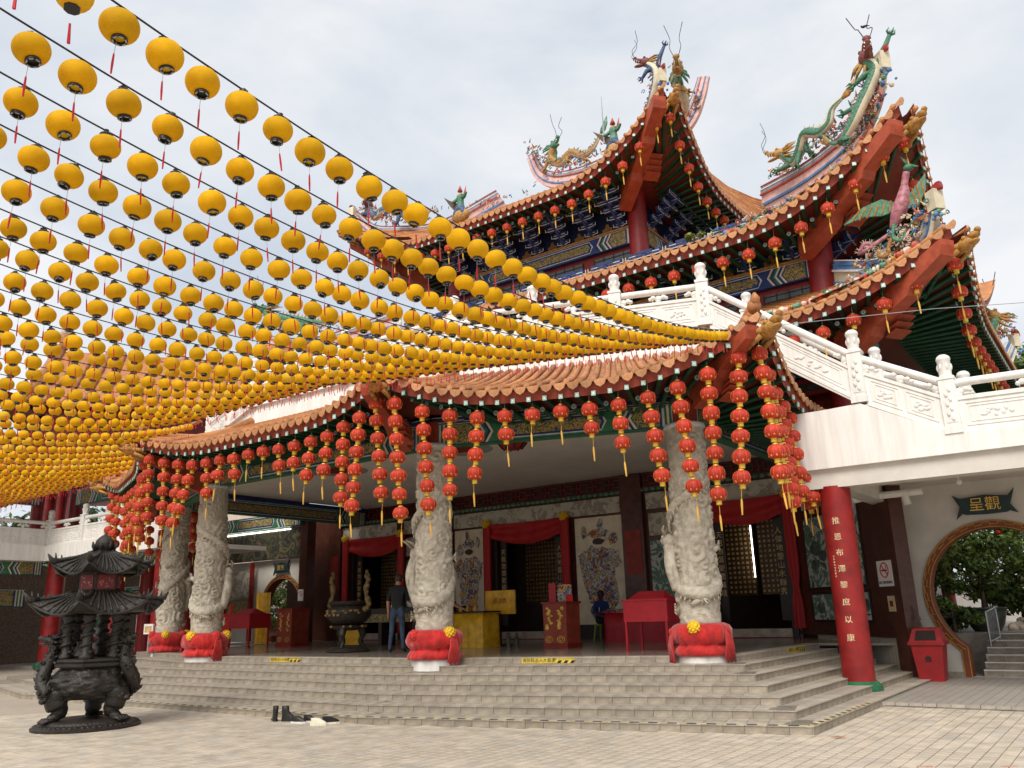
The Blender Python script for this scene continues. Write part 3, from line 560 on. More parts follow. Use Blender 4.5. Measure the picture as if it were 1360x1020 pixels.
# terrace slab and white band above the porch roof
def offp(o_, sr):
    L12, L23, L34 = [], [], []
    def off(A, B): u = (B-A).normalized(); n = Vector((u.y, -u.x)); return A+n*o_, B+n*o_
    def inter(a, b, c, d):
        r = b-a; s = d-c; t = ((c.x-a.x)*s.y-(c.y-a.y)*s.x)/(r.x*s.y-r.y*s.x); return a+r*t
    l1, l2, l3 = off(C1, C2), off(C2, C3), off(C3, C4)
    rt = (Vector((sr, 0)), Vector((sr, 30))); lt = (Vector((-30.2-sr, 0)), Vector((-30.2-sr, 30)))
    return [inter(*lt, *l1), inter(*l1, *l2), inter(*l2, *l3), inter(*l3, *rt)]
EA = offp(1.8, -4.6); TA = offp(-.9, -6.37)
proof = empty('roof', (-15.3, 13, 5.4), parent=porch)
sd = [Side(EA[0], EA[1], TA[0], TA[1], 5.62, 6.74, .42, .40, 2.2, 2.2), Side(EA[1], EA[2], TA[1], TA[2], 5.64, 6.74, .40, .52, 2.6, 2.6),
      Side(EA[2], EA[3], TA[2], TA[3], 5.60, 6.74, .50, .78, 2.4, 3.0), Side(EA[3], (-4.6, 21.0), TA[3], (-6.37, 21.0), 5.38, 6.6, 1.0, 0, 3.0, 1.),
      Side((-25.6, 21.0), EA[0], (-23.83, 21.0), TA[0], 5.55, 6.6, 0, .42, 1., 2.6)]
for k, S in enumerate(sd): build_side(proof, S, soff=1.75, vis=(0, 1) if k != 4 else (.5, 1))
dirs = [(1, .75), (.38, 1), (-.30, 1), (-1, .62)]
zc = [6.02, 6.03, 6.12, 6.36]
for e, d, z, ta in zip(EA, dirs, zc, TA):
    o = Vector((e.x, e.y, z-.22)); dd = Vector((d[0], d[1], 0)).normalized()
    hip_beam(proof, o-dd*.28+Vector((0, 0, -.05)), d, .25, 1.8, .30)
    corner_ridge(proof, [vlerp((e.x, e.y, z+.20), (ta.x, ta.y, 6.9), t)+Vector((0, 0, -.34*sin(pi*min(1, t*1.0))*.9)) for t in (-.04, .1, .25, .45, .7, 1.)])
b = MB(); b.prism([tuple(p) for p in ((-23.83, 23), *TA, (-6.37, 23))], 6.62, 7.15); b.obj('terrace_slab', 'white', porch)
# ceiling lamp
r = empty('ceiling_lamp', (-11.6, 15.9, 5.62), 'dark red octagonal lattice lamp under the porch ceiling', 'lamp')
MB().lathe([(.34, 0), (.36, -.06), (.22, -.22), (.16, -.23)], 8, (-11.6, 15.9, 5.62)).obj('shade', 'redd', r)
b = MB()
for k in range(8): a = k*pi/4; b.tube([(-11.6+.37*cos(a), 15.9+.37*sin(a), 5.56), (-11.6+.23*cos(a), 15.9+.23*sin(a), 5.39)], .018, 5)
b.obj('lattice', 'darkw', r)
# ------------------------------------------------------------------ balustrades, right gallery, moon gate
from mathutils.geometry import tessellate_polygon
_b = MB(); _b.box((0, 0, .49), (.25, .25, .98)); _b.box((0, 0, .99), (.28, .28, .05)); _b.box((0, 0, .06), (.29, .29, .12))
for sx, sy in ((0, -1), (1, 0), (0, 1), (-1, 0)):
    for w_, h_, t_ in ((.17, .66, .008),): _b.box((sx*(.125+t_/2), sy*(.125+t_/2), .52), (w_ if sy else t_, t_ if sy else w_, h_))
    for k in range(7): _b.ball((sx*.135+(.03*(-1)**k if sy else 0), sy*.135+(.03*(-1)**k if sx else 0), .26+.085*k), (.035, .035, .045), 6, 4)
_b.lathe([(.115, 1.0), (.12, 1.03), (.10, 1.06), (.105, 1.10), (.108, 1.32), (.118, 1.335), (.118, 1.36), (.10, 1.40), (.06, 1.43), (.0, 1.44)], 16)
for k in range(6): a = k*pi/3; _b.ball((.1*cos(a), .1*sin(a), 1.20), (.03, .03, .07), 6, 4)
POSTM = _b.mesh('baluster_post', 'white', True)
def balustrade(root, pts, post_first=True, post_last=True, panels=2):
    for k, p in enumerate(pts):
        if (k == 0 and not post_first) or (k == len(pts)-1 and not post_last): continue
        d = Vector(pts[min(k+1, len(pts)-1)])-Vector(pts[max(0, k-1)]); put('baluster_post', POSTM, root, p, rot=(0, 0, atan2(d.y, d.x)))
    for a, b_ in zip(pts[:-1], pts[1:]):
        a = Vector(a); b_ = Vector(b_); d = b_-a; h = Vector((d.x, d.y, 0)); Ln = h.length; u = h/Ln; n = Vector((u.y, -u.x, 0)); sl = d.z/Ln
        P = lambda x, y, z: a+u*x+n*y+Vector((0, 0, z+sl*x))
        MB().tube([P(.1, 0, .90), P(Ln-.1, 0, .90)], .072, 12).obj('handrail', 'white', root, smooth=True)
        m = MB()
        def slab(x0, x1, z0, z1, t, y0=0): m.add([P(x, y0+y, z) for x, y, z in ((x0, -t, z0), (x1, -t, z0), (x1, t, z0), (x0, t, z0), (x0, -t, z1), (x1, -t, z1), (x1, t, z1), (x0, t, z1))], [(0, 3, 2, 1), (4, 5, 6, 7), (0, 1, 5, 4), (1, 2, 6, 5), (2, 3, 7, 6), (3, 0, 4, 7)])
        slab(.12, Ln-.12, .02, .60, .05); slab(.12, Ln-.12, .58, .645, .075); slab(.12, Ln-.12, .0, .07, .08)
        w = (Ln-.34)/panels
        for q in range(panels):
            x0 = .17+q*w+.04; x1 = x0+w-.08
            for s_ in (-1, 1):
                for (c0, c1, c2, c3) in ((x0, x1, .12, .145), (x0, x1, .505, .53), (x0, x0+.025, .145, .505), (x1-.025, x1, .145, .505)): slab(c0, c1, c2, c3, .008, s_*.055)
                xi0, xi1 = x0+.07, x1-.07
                for (c0, c1, c2, c3) in ((xi0, xi1, .185, .197), (xi0, xi1, .453, .465), (xi0, xi0+.012, .197, .453), (xi1-.012, xi1, .197, .453)): slab(c0, c1, c2, c3, .006, s_*.055)
                rg = random.Random(q+int(Ln*10))
                for j in range(8): m.ball(P(lerp(xi0, xi1, .5+.30*sin(j*2.4)*(.4+.6*j/8)), s_*.052, .325+.085*cos(j*2.4)*(.4+.6*j/8)), (rg.uniform(.03, .07), .022, rg.uniform(.02, .045)), 6, 4)
        m.obj('panel', 'white', root)
        for q in range(panels+1):                               # cloud shaped supports under the rail
            xc = .17+q*w; m = MB()
            for dx, dz, rr in ((0, .74, .085), (-.11, .77, .062), (.11, .77, .062), (-.17, .745, .045), (.17, .745, .045), (0, .68, .05)):
                if .0 < xc+dx < Ln: m.ball(P(xc+dx, 0, dz), (rr, .055, rr*.85), 8, 6)
            m.obj('cloud_support', 'white', root, smooth='all')
# porch terrace railing
terr = empty('terrace_balustrade', (TA[3].x, TA[3].y, 7.15), 'white carved stone balustrade on top of the porch roof terrace', 'balustrade')
pts = [(TA[3].x, TA[3].y)]
chain = []
for A, B, n in ((TA[0], TA[1], 2), (TA[1], TA[2], 4), (TA[2], TA[3], 3)):
    for k in range(n): q = A.lerp(B, k/n); chain.append((q.x, q.y, 7.28))
chain.append((TA[3].x, TA[3].y, 7.28)); balustrade(terr, chain)
MB().prism([tuple(p) for p in ((-23.7, 22), *[Vector(t)+Vector((0, .02)) for t in TA], (-6.39, 22))], 7.14, 7.29).obj('coping', 'white', terr)
# gallery on the right with stair railing coming down to it
gal = empty('gallery', (1, 17.5, 0), 'white upper gallery on red pillars to the right of the porch', 'gallery')
FT = 15.9
st_pts = [(TA[3].x, TA[3].y, 7.28), (-3.56, FT, 5.16), (-2.1, FT, 4.36)]
balustrade(gal, st_pts, post_first=False, panels=2)
balustrade(gal, [(-2.1, FT, 4.36), (.35, FT, 4.30), (2.8, FT, 4.30), (5.2, FT, 4.30), (7.6, FT, 4.3)], post_first=False)
b = MB(); b.extr([(-4.98, 4.02), (9, 4.02), (9, 4.33), (-2.1, 4.36), (-3.56, 5.14), (-4.2, 5.12), (-4.98, 5.12)], (0, FT-.12, 0), (1, 0, 0), (0, 0, 1), -.24); b.obj('parapet_wall', 'white', gal)
b = MB(); b.extr([(-2.75, FT+1.3), (9, FT+1.3), (9, FT+1.54), (-2.75, FT+1.54)], (0, 0, 4.0), (1, 0, 0), (0, 1, 0), .3); b.obj('inner_kerb', 'white', gal)
balustrade(gal, [(-6.0, FT+1.45, 7.0), (-3.5, FT+1.45, 5.16), (-2.0, FT+1.45, 4.36), (.4, FT+1.45, 4.3), (2.8, FT+1.45, 4.3)])
MB().box((2.08, FT+.18, 3.86), (13.9, .40, .38)).obj('front_beam', 'offwhite', gal)
MB().box((2.2, FT+2.35, 4.10), (13.4, 4.5, .16)).obj('deck_slab', 'offwhite', gal)
for x in (-4.3, -.2, 4.0): MB().box((x, 18.05, 3.86), (.36, 3.9, .34)).obj('cross_beam', 'offwhite', gal)
# red pillar with gilt characters
PX, PY, PR = -4.30, 16.12, .275
pil = empty('red_pillar', (PX, PY, 0), 'round red pillar with a column of gilt characters and a green foot', 'pillar')
MB().lathe([(PR, .1), (PR, 3.70)], 40, (PX, PY, 0)).obj('shaft', 'redl', pil, smooth=True)
MT['jadef'] = mat('green_glazed_foot', (.022, .13, .06), .3, .1)
MB().lathe([(.33, .07), (.37, .09), (.385, .14), (.375, .19), (.33, .235), (.295, .26), (.285, .27)], 40, (PX, PY, 0)).obj('foot', 'jadef', pil, smooth=True)
ba = atan2(-PY, -PX)
def wrap_text(ch, size, z, da, mname='cream', r=PR):
    me = text_mesh('character', ch, size, mname, Matrix.Identity(4), .003)
    for v in me.vertices:
        a = ba+da+v.co.x/r; rr = r+.004+v.co.z; v.co = (PX+rr*cos(a), PY+rr*sin(a), z+v.co.y)
    me.update(); return me
MT['gilt'] = mat('gilt_character', (.80, .62, .36), .5, .08)
for ch, z in zip('推恩布澤黎庶以康', (3.05, 2.76, 2.48, 2.19, 1.91, 1.61, 1.31, 1.0)): put('character', wrap_text(ch, .135, z, -.18, 'gilt'), pil)
for k, ch in enumerate('吉隆坡海南會館立'): put('small_character', wrap_text(ch, .035, 2.42-.05*k, -.62, 'gilt'), pil)
# moon gate wall
def hole_wall(name, matn, root, outer, hole, T, th):
    tris = tessellate_polygon([[Vector((x, z, 0)) for x, z in outer], [Vector((x, z, 0)) for x, z in hole]])
    P = outer+hole; n = len(P); V = [(x, T, z) for x, z in P]+[(x, T+th, z) for x, z in P]
    F = []
    for t in tris:
        a, b2, c = t; A, B, C = P[a], P[b2], P[c]
        if (B[0]-A[0])*(C[1]-A[1])-(B[1]-A[1])*(C[0]-A[0]) < 0: t = (a, c, b2)
        F.append(t); F.append((t[2]+n, t[1]+n, t[0]+n))
    for base, m in ((0, len(outer)), (len(outer), len(hole))):
        for i in range(m): j = (i+1) % m; F.append((base+i, base+j, base+j+n, base+i+n))
    return MB().add(V, F).obj(name, matn, root)
def keyhole(cx, cz, r, jx, z0, n=48):
    aj = math.acos(jx/r); pts = [(cx+jx, z0)]
    a0 = -aj; 
    for k in range(n+1):
        a = a0+k/n*(pi+2*aj); pts.append((cx+r*cos(a), cz+r*sin(a)))
    pts.append((cx-jx, z0)); return pts
def moon_gate(root, cx, cz, T, R0, R1, x0, x1, z0, z1, jx=.85, bottom=None):
    zb = z0 if bottom is None else bottom
    hole_wall('wall', 'offwhite', root, [(x0, z0), (x1, z0), (x1, z1), (x0, z1)], [(x, max(z, z0+.001)) for x, z in keyhole(cx, cz, R0-.03, jx+(R0-R1)-.03, zb)], T, .30)
    o = keyhole(cx, cz, R0, jx+(R0-R1), zb); i = keyhole(cx, cz, R1, jx, zb); n = len(o)
    V = [(x, T-.045, z) for x, z in o]+[(x, T-.045, z) for x, z in i]+[(x, T+.335, z) for x, z in o]+[(x, T+.335, z) for x, z in i]; F = []
    for k in range(n-1):
        F += [(k, k+1, n+k+1, n+k), (n+k, n+k+1, 3*n+k+1, 3*n+k), (k+1, k, 2*n+k, 2*n+k+1), (2*n+k+1, 2*n+k, 3*n+k, 3*n+k+1)]
    fr = MB().add(V, F).obj('gate_border', 'gate', root)
    b = MB(); w = R0-R1
    def pt(k, f): a = Vector(i[k]); c = Vector(o[k]); q = a.lerp(c, f); return Vector((q.x, T-.049, q.y))
    for f in (.08, .92): b.tube([pt(k, f) for k in range(n)], .010, 4)
    for k in range(1, n-2, 1):                                  # key fret
        if k % 2: b.tube([pt(k, .25), pt(k, .75), pt(k+1, .75)], .009, 4)
        else: b.tube([pt(k, .75), pt(k, .5), pt(k+1, .5), pt(k+1, .25)], .009, 4)
    b.obj('key_fret', 'gatel', fr)
mg = empty('moon_gate_wall', (-2.3, 20, .07), 'white wall with a round moon gate edged in a brown fret border', 'wall')
moon_gate(mg, -2.3, 1.72, 20.0, 1.47, 1.32, -3.98, 3.4, .07, 4.02, .78)
MB().box((-3.56, 19.985, .12), (.84, .03, .10)).obj('skirting', 'stepr', mg)
def plaque(root_label, c, u, w, h, txt, lh):
    c = Vector(c); u = Vector((*u, 0)).normalized(); n = Vector((u.y, -u.x, 0)); r = empty('plaque', c, root_label, 'plaque')
    L_ = [(-w*.36, -h*.42), (0, -h*.46), (w*.36, -h*.42), (w*.42, -h*.36), (w*.56, -h*.5), (w*.46, -h*.1), (w*.44, 0), (w*.46, .1*h), (w*.55, h*.72), (w*.42, h*.38), (w*.36, h*.40), (0, h*.5), (-w*.36, h*.40), (-w*.42, h*.38), (-w*.56, h*.60), (-w*.47, h*.1), (-w*.45, 0), (-w*.46, -h*.1), (-w*.54, -h*.62), (-w*.42, -h*.36)]
    b = MB(); b.extr(L_, c, u, (0, 0, 1), .06); b.obj('board', 'teald', r)
    b = MB(); b.extr([(-w*.34, -h*.33), (w*.34, -h*.33), (w*.33, h*.36), (-w*.33, h*.36)], c+n*.058, u, (0, 0, 1), .012); b.obj('field', 'teald', r)
    put('lettering', text_mesh('lettering', txt, lh, 'goldb', frame(c+n*.074, u, (0, 0, 1)), .006), r)
MT['teald'] = mat('dark_teal_board', (.012, .035, .035), .5, .15)
plaque('dark teal winged plaque with two gilt characters above the round moon gate', (-2.32, 19.93, 3.50), (1, 0), 1.05, .42, '呈觀', .30)
# pipes and lamp under the gallery
pp = empty('drain_pipe', (-3.9, 19.0, 3.7), 'white drain pipes bracketed under the gallery ceiling beside the moon gate', 'pipe')
b = MB(); b.tube([(-4.9, 18.9, 3.72), (-4.4, 18.9, 3.78), (-3.3, 18.95, 3.80)], .075, 10); b.obj('pipe', 'white', pp, smooth=True)
b = MB(); b.tube([(-3.65, 18.95, 3.79), (-3.62, 18.95, 3.55)], .08, 10); b.obj('pipe_drop', 'white', pp, smooth=True)
b = MB(); b.box((-4.75, 18.9, 3.66), (.16, .2, .2)); b.obj('bracket', 'greyp', pp)
b = MB(); b.ball((-2.55, 18.6, 3.87), .06, 10, 6); b.tube([(-2.55, 18.6, 3.9), (-2.55, 18.6, 4.02)], .02, 6); b.obj('bulb_lamp', 'white', label='small white bulb fitting under the gallery ceiling', cat='lamp')
# steps and garden behind the gate
gs = empty('garden_steps', (-1.5, 21, .07), kind='structure')
for k in range(6): MB().box((-.9, 21.9+k*.15, .135+.133*k), (4.0, 3.4-.30*k, .133)).obj('step', 'stepm', gs); 
for k in range(6):
    MB().box((-.9, 20.195+k*.30, .205+.133*k-.012), (4.0, .02, .022)).obj('nosing', 'white', gs)
    for j in range(12): put('riser_tile', bx(.31, .014, .095, 'stepr', 'riser_tile'), gs, (-2.7+j*.325, 20.193+k*.30, .118+.133*k))
MB().box((1, 27.5, .42), (14, 11.2, .88)).obj('garden_terrace', 'stepm', kind='structure')
hr = empty('handrail', (-2.85, 20.6, .2), 'stainless steel slatted handrail at the garden steps', 'railing')
b = MB(); A_ = Vector((-2.84, 21.3, .70)); B_ = Vector((-2.66, 21.5, .80))
for dz in (.0, .62): b.tube([A_+Vector((0, 0, dz)), B_+Vector((0, 0, dz))], .028, 8)
b.obj('rail', 'steel', hr, smooth=True)
for k in range(9): q = A_.lerp(B_, k/8); MB().tube([q, q+Vector((0, 0, .62))], .010, 6).obj('baluster', 'steel', hr)
for q in (A_, B_): MB().tube([q-Vector((0, 0, .25)), q+Vector((0, 0, .64))], .02, 8).obj('post', 'steel', hr)
# slanted side wall with lotus pictures
sw = empty('side_wall', (-5.6, 21, 0), 'dark maroon side wall with lotus pictures over a pale tiled base', 'wall')
A_, B_ = Vector((-7.35, 22.72, 0)), Vector((-3.98, 19.17, 0)); u = (B_-A_).normalized(); n = Vector((u.y, -u.x, 0)); Ln = (B_-A_).length; ang = atan2(u.y, u.x)
def onw(x, z, y=0): return A_+u*x+n*y+Vector((0, 0, z))
def wbox(nm, m, x0, x1, z0, z1, t, y=0, root=None): c = onw((x0+x1)/2, (z0+z1)/2, y+t/2); return MB().box(c, (x1-x0, t, z1-z0), ang).obj(nm, m, root or sw)
wbox('wall', 'wood', 0, Ln, .86, 5.6, .25, -.25); wbox('tiled_base', 'whitetile', .9, Ln-.35, 0, .86, .02, 0); wbox('base_core', 'darkw', 0, Ln, 0, .86, .24, -.245)
wbox('corner_post', 'wood', Ln-.42, Ln+.02, .0, 4.0, .10, -.02); wbox('ledge', 'wood', .05, Ln-.43, .86, .93, .06)
for (x0, x1, z0, z1, m) in ((.85, 3.5, 2.0, 3.72, 'mgreen'), (.9, 3.55, 1.22, 1.82, 'mgreen2'), (.85, 3.5, 3.95, 4.5, 'mfrieze')):
    wbox('picture_frame', 'darkw', x0-.06, x1+.06, z0-.06, z1+.06, .03); wbox('picture', m if m in MT else 'mgreen', x0, x1, z0, z1, .012, .031)
b = MB(); rg = random.Random(5)
for (x, z, r0) in ((2.95, 2.95, .22), (3.2, 2.75, .16), (1.35, 2.95, .26), (1.25, 2.55, .2), (1.7, 2.75, .2), (2.85, 3.2, .14), (1.2, 3.3, .12), (1.3, 1.5, .2), (3.3, 1.55, .24), (3.1, 1.4, .1)):
    pl = [(x+r0*cos(a*pi/7)*(1+.15*rg.random()), z+r0*.62*sin(a*pi/7)*(1+.2*rg.random())) for a in range(14)]; b.extr(pl, A_+n*.044, u, (0, 0, 1), .003)
    b.extr([(x-.008, z), (x+.008, z), (x+.09, max(z-.8, 1.26 if z < 1.9 else 2.03)), (x+.075, max(z-.8, 1.26 if z < 1.9 else 2.03))], A_+n*.044, u, (0, 0, 1), .002)
MT['lotus'] = mat('lotus_leaf_ink', (.10, .15, .12), .7, .3, 8); b.obj('lotus_leaves', 'lotus', sw)
# notices on the wall
ns = empty('no_smoking_sign', onw(4.22, 2.2, .1), 'white NO SMOKING notice with red ring on the dark side wall', 'sign')
def sbox(nm, m, x0, x1, z0, z1, t, y, root): return wbox(nm, m, x0, x1, z0, z1, t, y, root)
X0 = Ln-.75
sbox('board', 'sign', X0, X0+.56, 1.92, 2.46, .012, .085, ns)
b = MB(); cc = onw(X0+.28, 2.26, .099); 
b.tube([cc+u*.15*cos(a*pi/14)+Vector((0, 0, .15*sin(a*pi/14))) for a in range(29)], .014, 5); b.tube([cc+u*-.10+Vector((0, 0, .10)), cc+u*.10+Vector((0, 0, -.10))], .013, 5); b.obj('ring', 'signr', ns)
b = MB(); b.box(onw(X0+.27, 2.255, .099), (.20, .006, .03), ang); b.tube([onw(X0+.36, 2.28, .1), onw(X0+.35, 2.32, .1), onw(X0+.38, 2.35, .1)], .006, 4); b.obj('cigarette', 'ink', ns)
put('lettering', text_mesh('lettering', 'NO SMOKING', .082, 'ink', frame(onw(X0+.28, 2.0, .1), u, (0, 0, 1)), .003), ns)
yn = empty('notice', onw(X0+.4, 1.6, .1), 'small yellow notice on the dark wall below the smoking sign', 'notice')
MT['ynote'] = mat('yellow_paper', (.60, .50, .28), .7, .06); sbox('sheet', 'ynote', X0+.24, X0+.5, 1.40, 1.72, .01, .085, yn)
b = MB(); b.box(onw(X0+.37, 1.56, .097), (.12, .004, .12), ang); b.obj('emblem', 'redd', yn)
sk = wbox('socket_plate', 'sign', 2.95, 3.12, 1.02, 1.12, .02, .0, None)
# bin
BX, BY = -3.62, 18.9
bn = empty('waste_bin', (BX, BY, .07), 'red plastic waste bin with hooded lid by the moon gate', 'bin')
def taper(b, c, w0, d0, w1, d1, z0, z1, mi=0): b.add([(c[0]-w0/2, c[1]-d0/2, z0), (c[0]+w0/2, c[1]-d0/2, z0), (c[0]+w0/2, c[1]+d0/2, z0), (c[0]-w0/2, c[1]+d0/2, z0), (c[0]-w1/2, c[1]-d1/2, z1), (c[0]+w1/2, c[1]-d1/2, z1), (c[0]+w1/2, c[1]+d1/2, z1), (c[0]-w1/2, c[1]+d1/2, z1)], [(0, 3, 2, 1), (4, 5, 6, 7), (0, 1, 5, 4), (1, 2, 6, 5), (2, 3, 7, 6), (3, 0, 4, 7)], mi); return b
taper(MB(), (BX, BY), .44, .38, .58, .50, .07, .76).obj('body', 'binr', bn)
MB().box((BX, BY, .785), (.66, .58, .06)).obj('rim', 'binr', bn)
b = MB(); b.add([(BX-.31, BY-.27, .81), (BX+.31, BY-.27, .81), (BX+.31, BY+.27, .81), (BX-.31, BY+.27, .81), (BX-.24, BY-.12, 1.06), (BX+.24, BY-.12, 1.06), (BX+.24, BY+.2, 1.08), (BX-.24, BY+.2, 1.08)], [(0, 3, 2, 1), (4, 5, 6, 7), (0, 1, 5, 4), (1, 2, 6, 5), (2, 3, 7, 6), (3, 0, 4, 7)]); b.obj('hood', 'binr', bn)
b = MB(); b.add([(BX-.20, BY-.262, .85), (BX+.20, BY-.262, .85), (BX+.17, BY-.145, 1.03), (BX-.17, BY-.145, 1.03)], [(0, 1, 2, 3)]); b.obj('opening', 'darkw', bn)
b = MB(); b.extr([(-.05, -.05), (.05, -.05), (.06, .02), (0, .06), (-.06, .02)], (BX, BY-.238, .5), (1, 0, 0), (0, 0, 1), .006); b.obj('recycling_mark', 'darkw', bn)
MB().tube([(BX-.1, BY+.25, 1.0), (BX-.18, BY+.3, 1.3), (BX-.13, BY+.32, 1.22), (BX-.25, BY+.33, 1.5)], .012, 5).obj('stick', 'bark', label='thin dark twig standing behind the red bin', cat='twig')
# ------------------------------------------------------------------ hall behind the porch
hall = empty('temple_hall', (-15.6, 22.7, PZ), 'dark maroon hall front with three curtained doorways and painted wall panels', 'building')
HT = 22.7
def hb(nm, m, x0, x1, z0, z1, t0, t1, root=None): return MB().box(((x0+x1)/2, (t0+t1)/2, (z0+z1)/2), (x1-x0, t1-t0, z1-z0)).obj(nm, m, root or hall)
MT['nichew'] = mat('niche_brown_wall', (.13, .065, .028), .5, .2, 8)
DOORS = [(-24.3, -21.8), (-17.35, -14.65), (-9.65, -7.5)]
xs = [-28.2]+[v for d in DOORS for v in d]+[-6.9]
for a, b_ in zip(xs[::2], xs[1::2]): hb('wall', 'wood', a, b_, PZ, 4.36, HT, HT+.3)
hb('wall_over_doors', 'wood', -28.2, -6.9, 4.36, 5.62, HT, HT+.3)
hb('skirting', 'darkw', -21.6, -17.5, PZ, 1.16, HT-.03, HT-.001); hb('skirting', 'darkw', -14.5, -9.8, PZ, 1.16, HT-.03, HT-.001)
hb('frieze_panel', 'mfrieze', -21.6, -12.5, 4.50, 4.98, HT-.03, HT-.001); hb('frieze_panel', 'mfrieze', -11.6, -7.0, 4.50, 4.98, HT-.03, HT-.001); hb('frieze_panel', 'mfrieze', -25.5, -22.0, 4.50, 4.98, HT-.03, HT-.001)
hb('cornice', 'darkw', -25.6, -6.9, 5.02, 5.10, HT-.12, HT-.001)
b = MB()                                                            # green scalloped moulding
for k in range(92): b.ball((-25.5+k*.2, HT-.11, 5.08), (.11, .05, .06), 8, 4)
b.obj('scalloped_moulding', 'jade', hall, smooth='all')
b = MB()                                                            # red fretwork frieze
hb('fret_ground', 'darkw', -25.6, -6.9, 5.12, 5.60, HT-.05, HT-.002)
for k in range(31):
    x = -25.45+k*.6
    def fb(x0, x1, z0, z1): b.box(((x0+x1)/2, HT-.075, (z0+z1)/2), (x1-x0, .04, z1-z0))
    fb(x, x+.6, 5.14, 5.165); fb(x, x+.6, 5.555, 5.58); fb(x+.05, x+.075, 5.165, 5.555); fb(x+.075, x+.2, 5.35, 5.375); fb(x+.2, x+.225, 5.24, 5.49); fb(x+.225, x+.475, 5.24, 5.265); fb(x+.225, x+.475, 5.465, 5.49); fb(x+.475, x+.5, 5.24, 5.49); fb(x+.5, x+.6, 5.35, 5.375)
b.obj('fretwork', 'redl', hall)
for x0, x1 in ((-12.40, -11.68), (-19.9, -19.2), (-25.55, -24.9)):
    hb('pilaster', 'wood', x0, x1, PZ, 5.6, HT-.16, HT-.001)
    hb('pilaster_panel', 'redd', x0+.08, x1-.08, 2.6, 3.9, HT-.175, HT-.161)
for x0, x1 in DOORS:
    hb('door_frame', 'darkw', x0-.10, x0+.06, PZ, 4.36, HT-.06, HT+.32); hb('door_frame', 'darkw', x1-.06, x1+.10, PZ, 4.36, HT-.06, HT+.32)
    hb('threshold', 'stepm', x0+.06, x1-.06, PZ, PZ+.24, HT-.10, HT+.25); hb('threshold_edge', 'redl', x0+.06, x1-.06, PZ+.001, PZ+.03, HT-.13, HT-.101)
    # couplet boards
    for xx, txt in ((x0+.22, '天恩浩蕩聖德巍峨'), (x1-.22, '人傑地靈山水鍾秀')):
        hb('couplet_board', 'darkw', xx-.13, xx+.13, 1.2, 4.2, HT+.10, HT+.14)
        put('couplet_lettering', text_mesh('couplet_lettering', '\n'.join(txt), .20, 'niche', frame((xx, HT+.097, 2.75), (1, 0, 0), (0, 0, 1)), .003, spacing=1.15), hall)
    # curtain swag and side drapes
    xm = (x0+x1)/2; w = x1-x0+.5
    def swag(u, v): 
        x = xm+(u-.5)*w; top = 4.52-.05*sin(pi*u); sag = (.18+.52*sin(pi*u))*v; return Vector((x, HT-.16-.05*sin(v*9+u*3)-.03*sin(u*31), top-sag-.25*v*(1-sin(pi*u))))
    MB().grid(swag, 30, 8).obj('curtain_swag', 'drape', hall, smooth='all')
    for sx in (x0-.22, x1+.22):
        tie = 2.0 if xm > -10 else 9
        def drp(u, v): 
            a = 2*pi*u; z = lerp(4.5, 1.0, v); g = 1-.45*math.exp(-((z-2.05)/.3)**2) if tie < 5 else 1-.12*v; return Vector((sx+.15*cos(a)*g, HT-.22+.10*sin(a)*g+.02*sin(a*5), z))
        MB().grid(drp, 24, 16).obj('side_drape', 'drape', hall, smooth='all')
        put('rosette', ROSY, hall, (sx, HT-.25, 4.52), scale=(1.3, 1.3, 1.3))
# room beyond the doors
hb('inner_floor', 'floor', -28.0, -5.2, PZ-.2, PZ+.02, HT+.3, 29.0); hb('inner_back_wall', 'wood', -28.2, -5.2, PZ, 5.6, 29.0, 29.2); hb('inner_wall', 'wood', -28.2, -28.0, PZ, 5.6, HT+.2, 29.2); hb('inner_wall', 'wood', -5.2, -5.0, PZ, 5.6, HT+.2, 29.2); hb('inner_ceiling', 'darkw', -28.2, -5.0, 5.62, 5.7, HT+.2, 29.2)
for x0, x1, t in ((-17.5, -15.3, 24.6), (-10.6, -9.05, 24.4), (-8.75, -8.2, 24.0), (-24.9, -22.2, 24.8)):      # walls of gilt votive niches
    hb('niche_wall', 'nichew', x0, x1, 1.9, 5.2, t, t+.15); b = MB(); nx = int((x1-x0)/.13); nz_ = 22
    for i in range(nx):
        for j in range(nz_): b.box((x0+(i+.5)*(x1-x0)/nx, t-.02, 2.0+j*.14), (.06, .03, .065))
    b.obj('votive_niches', 'niche', hall, kind='stuff')
for x, t, z0, z1 in ((-22.3, 24.4, 2.2, 4.3), (-9.0, 24.2, 2.4, 3.9)): MB().tube([(x, t, z0), (x, t, z1)], .015, 8).obj('tube_light', 'tube', label='white fluorescent tube standing lit inside the %s doorway' % ('right' if x > -15 else 'left'), cat='tube light')
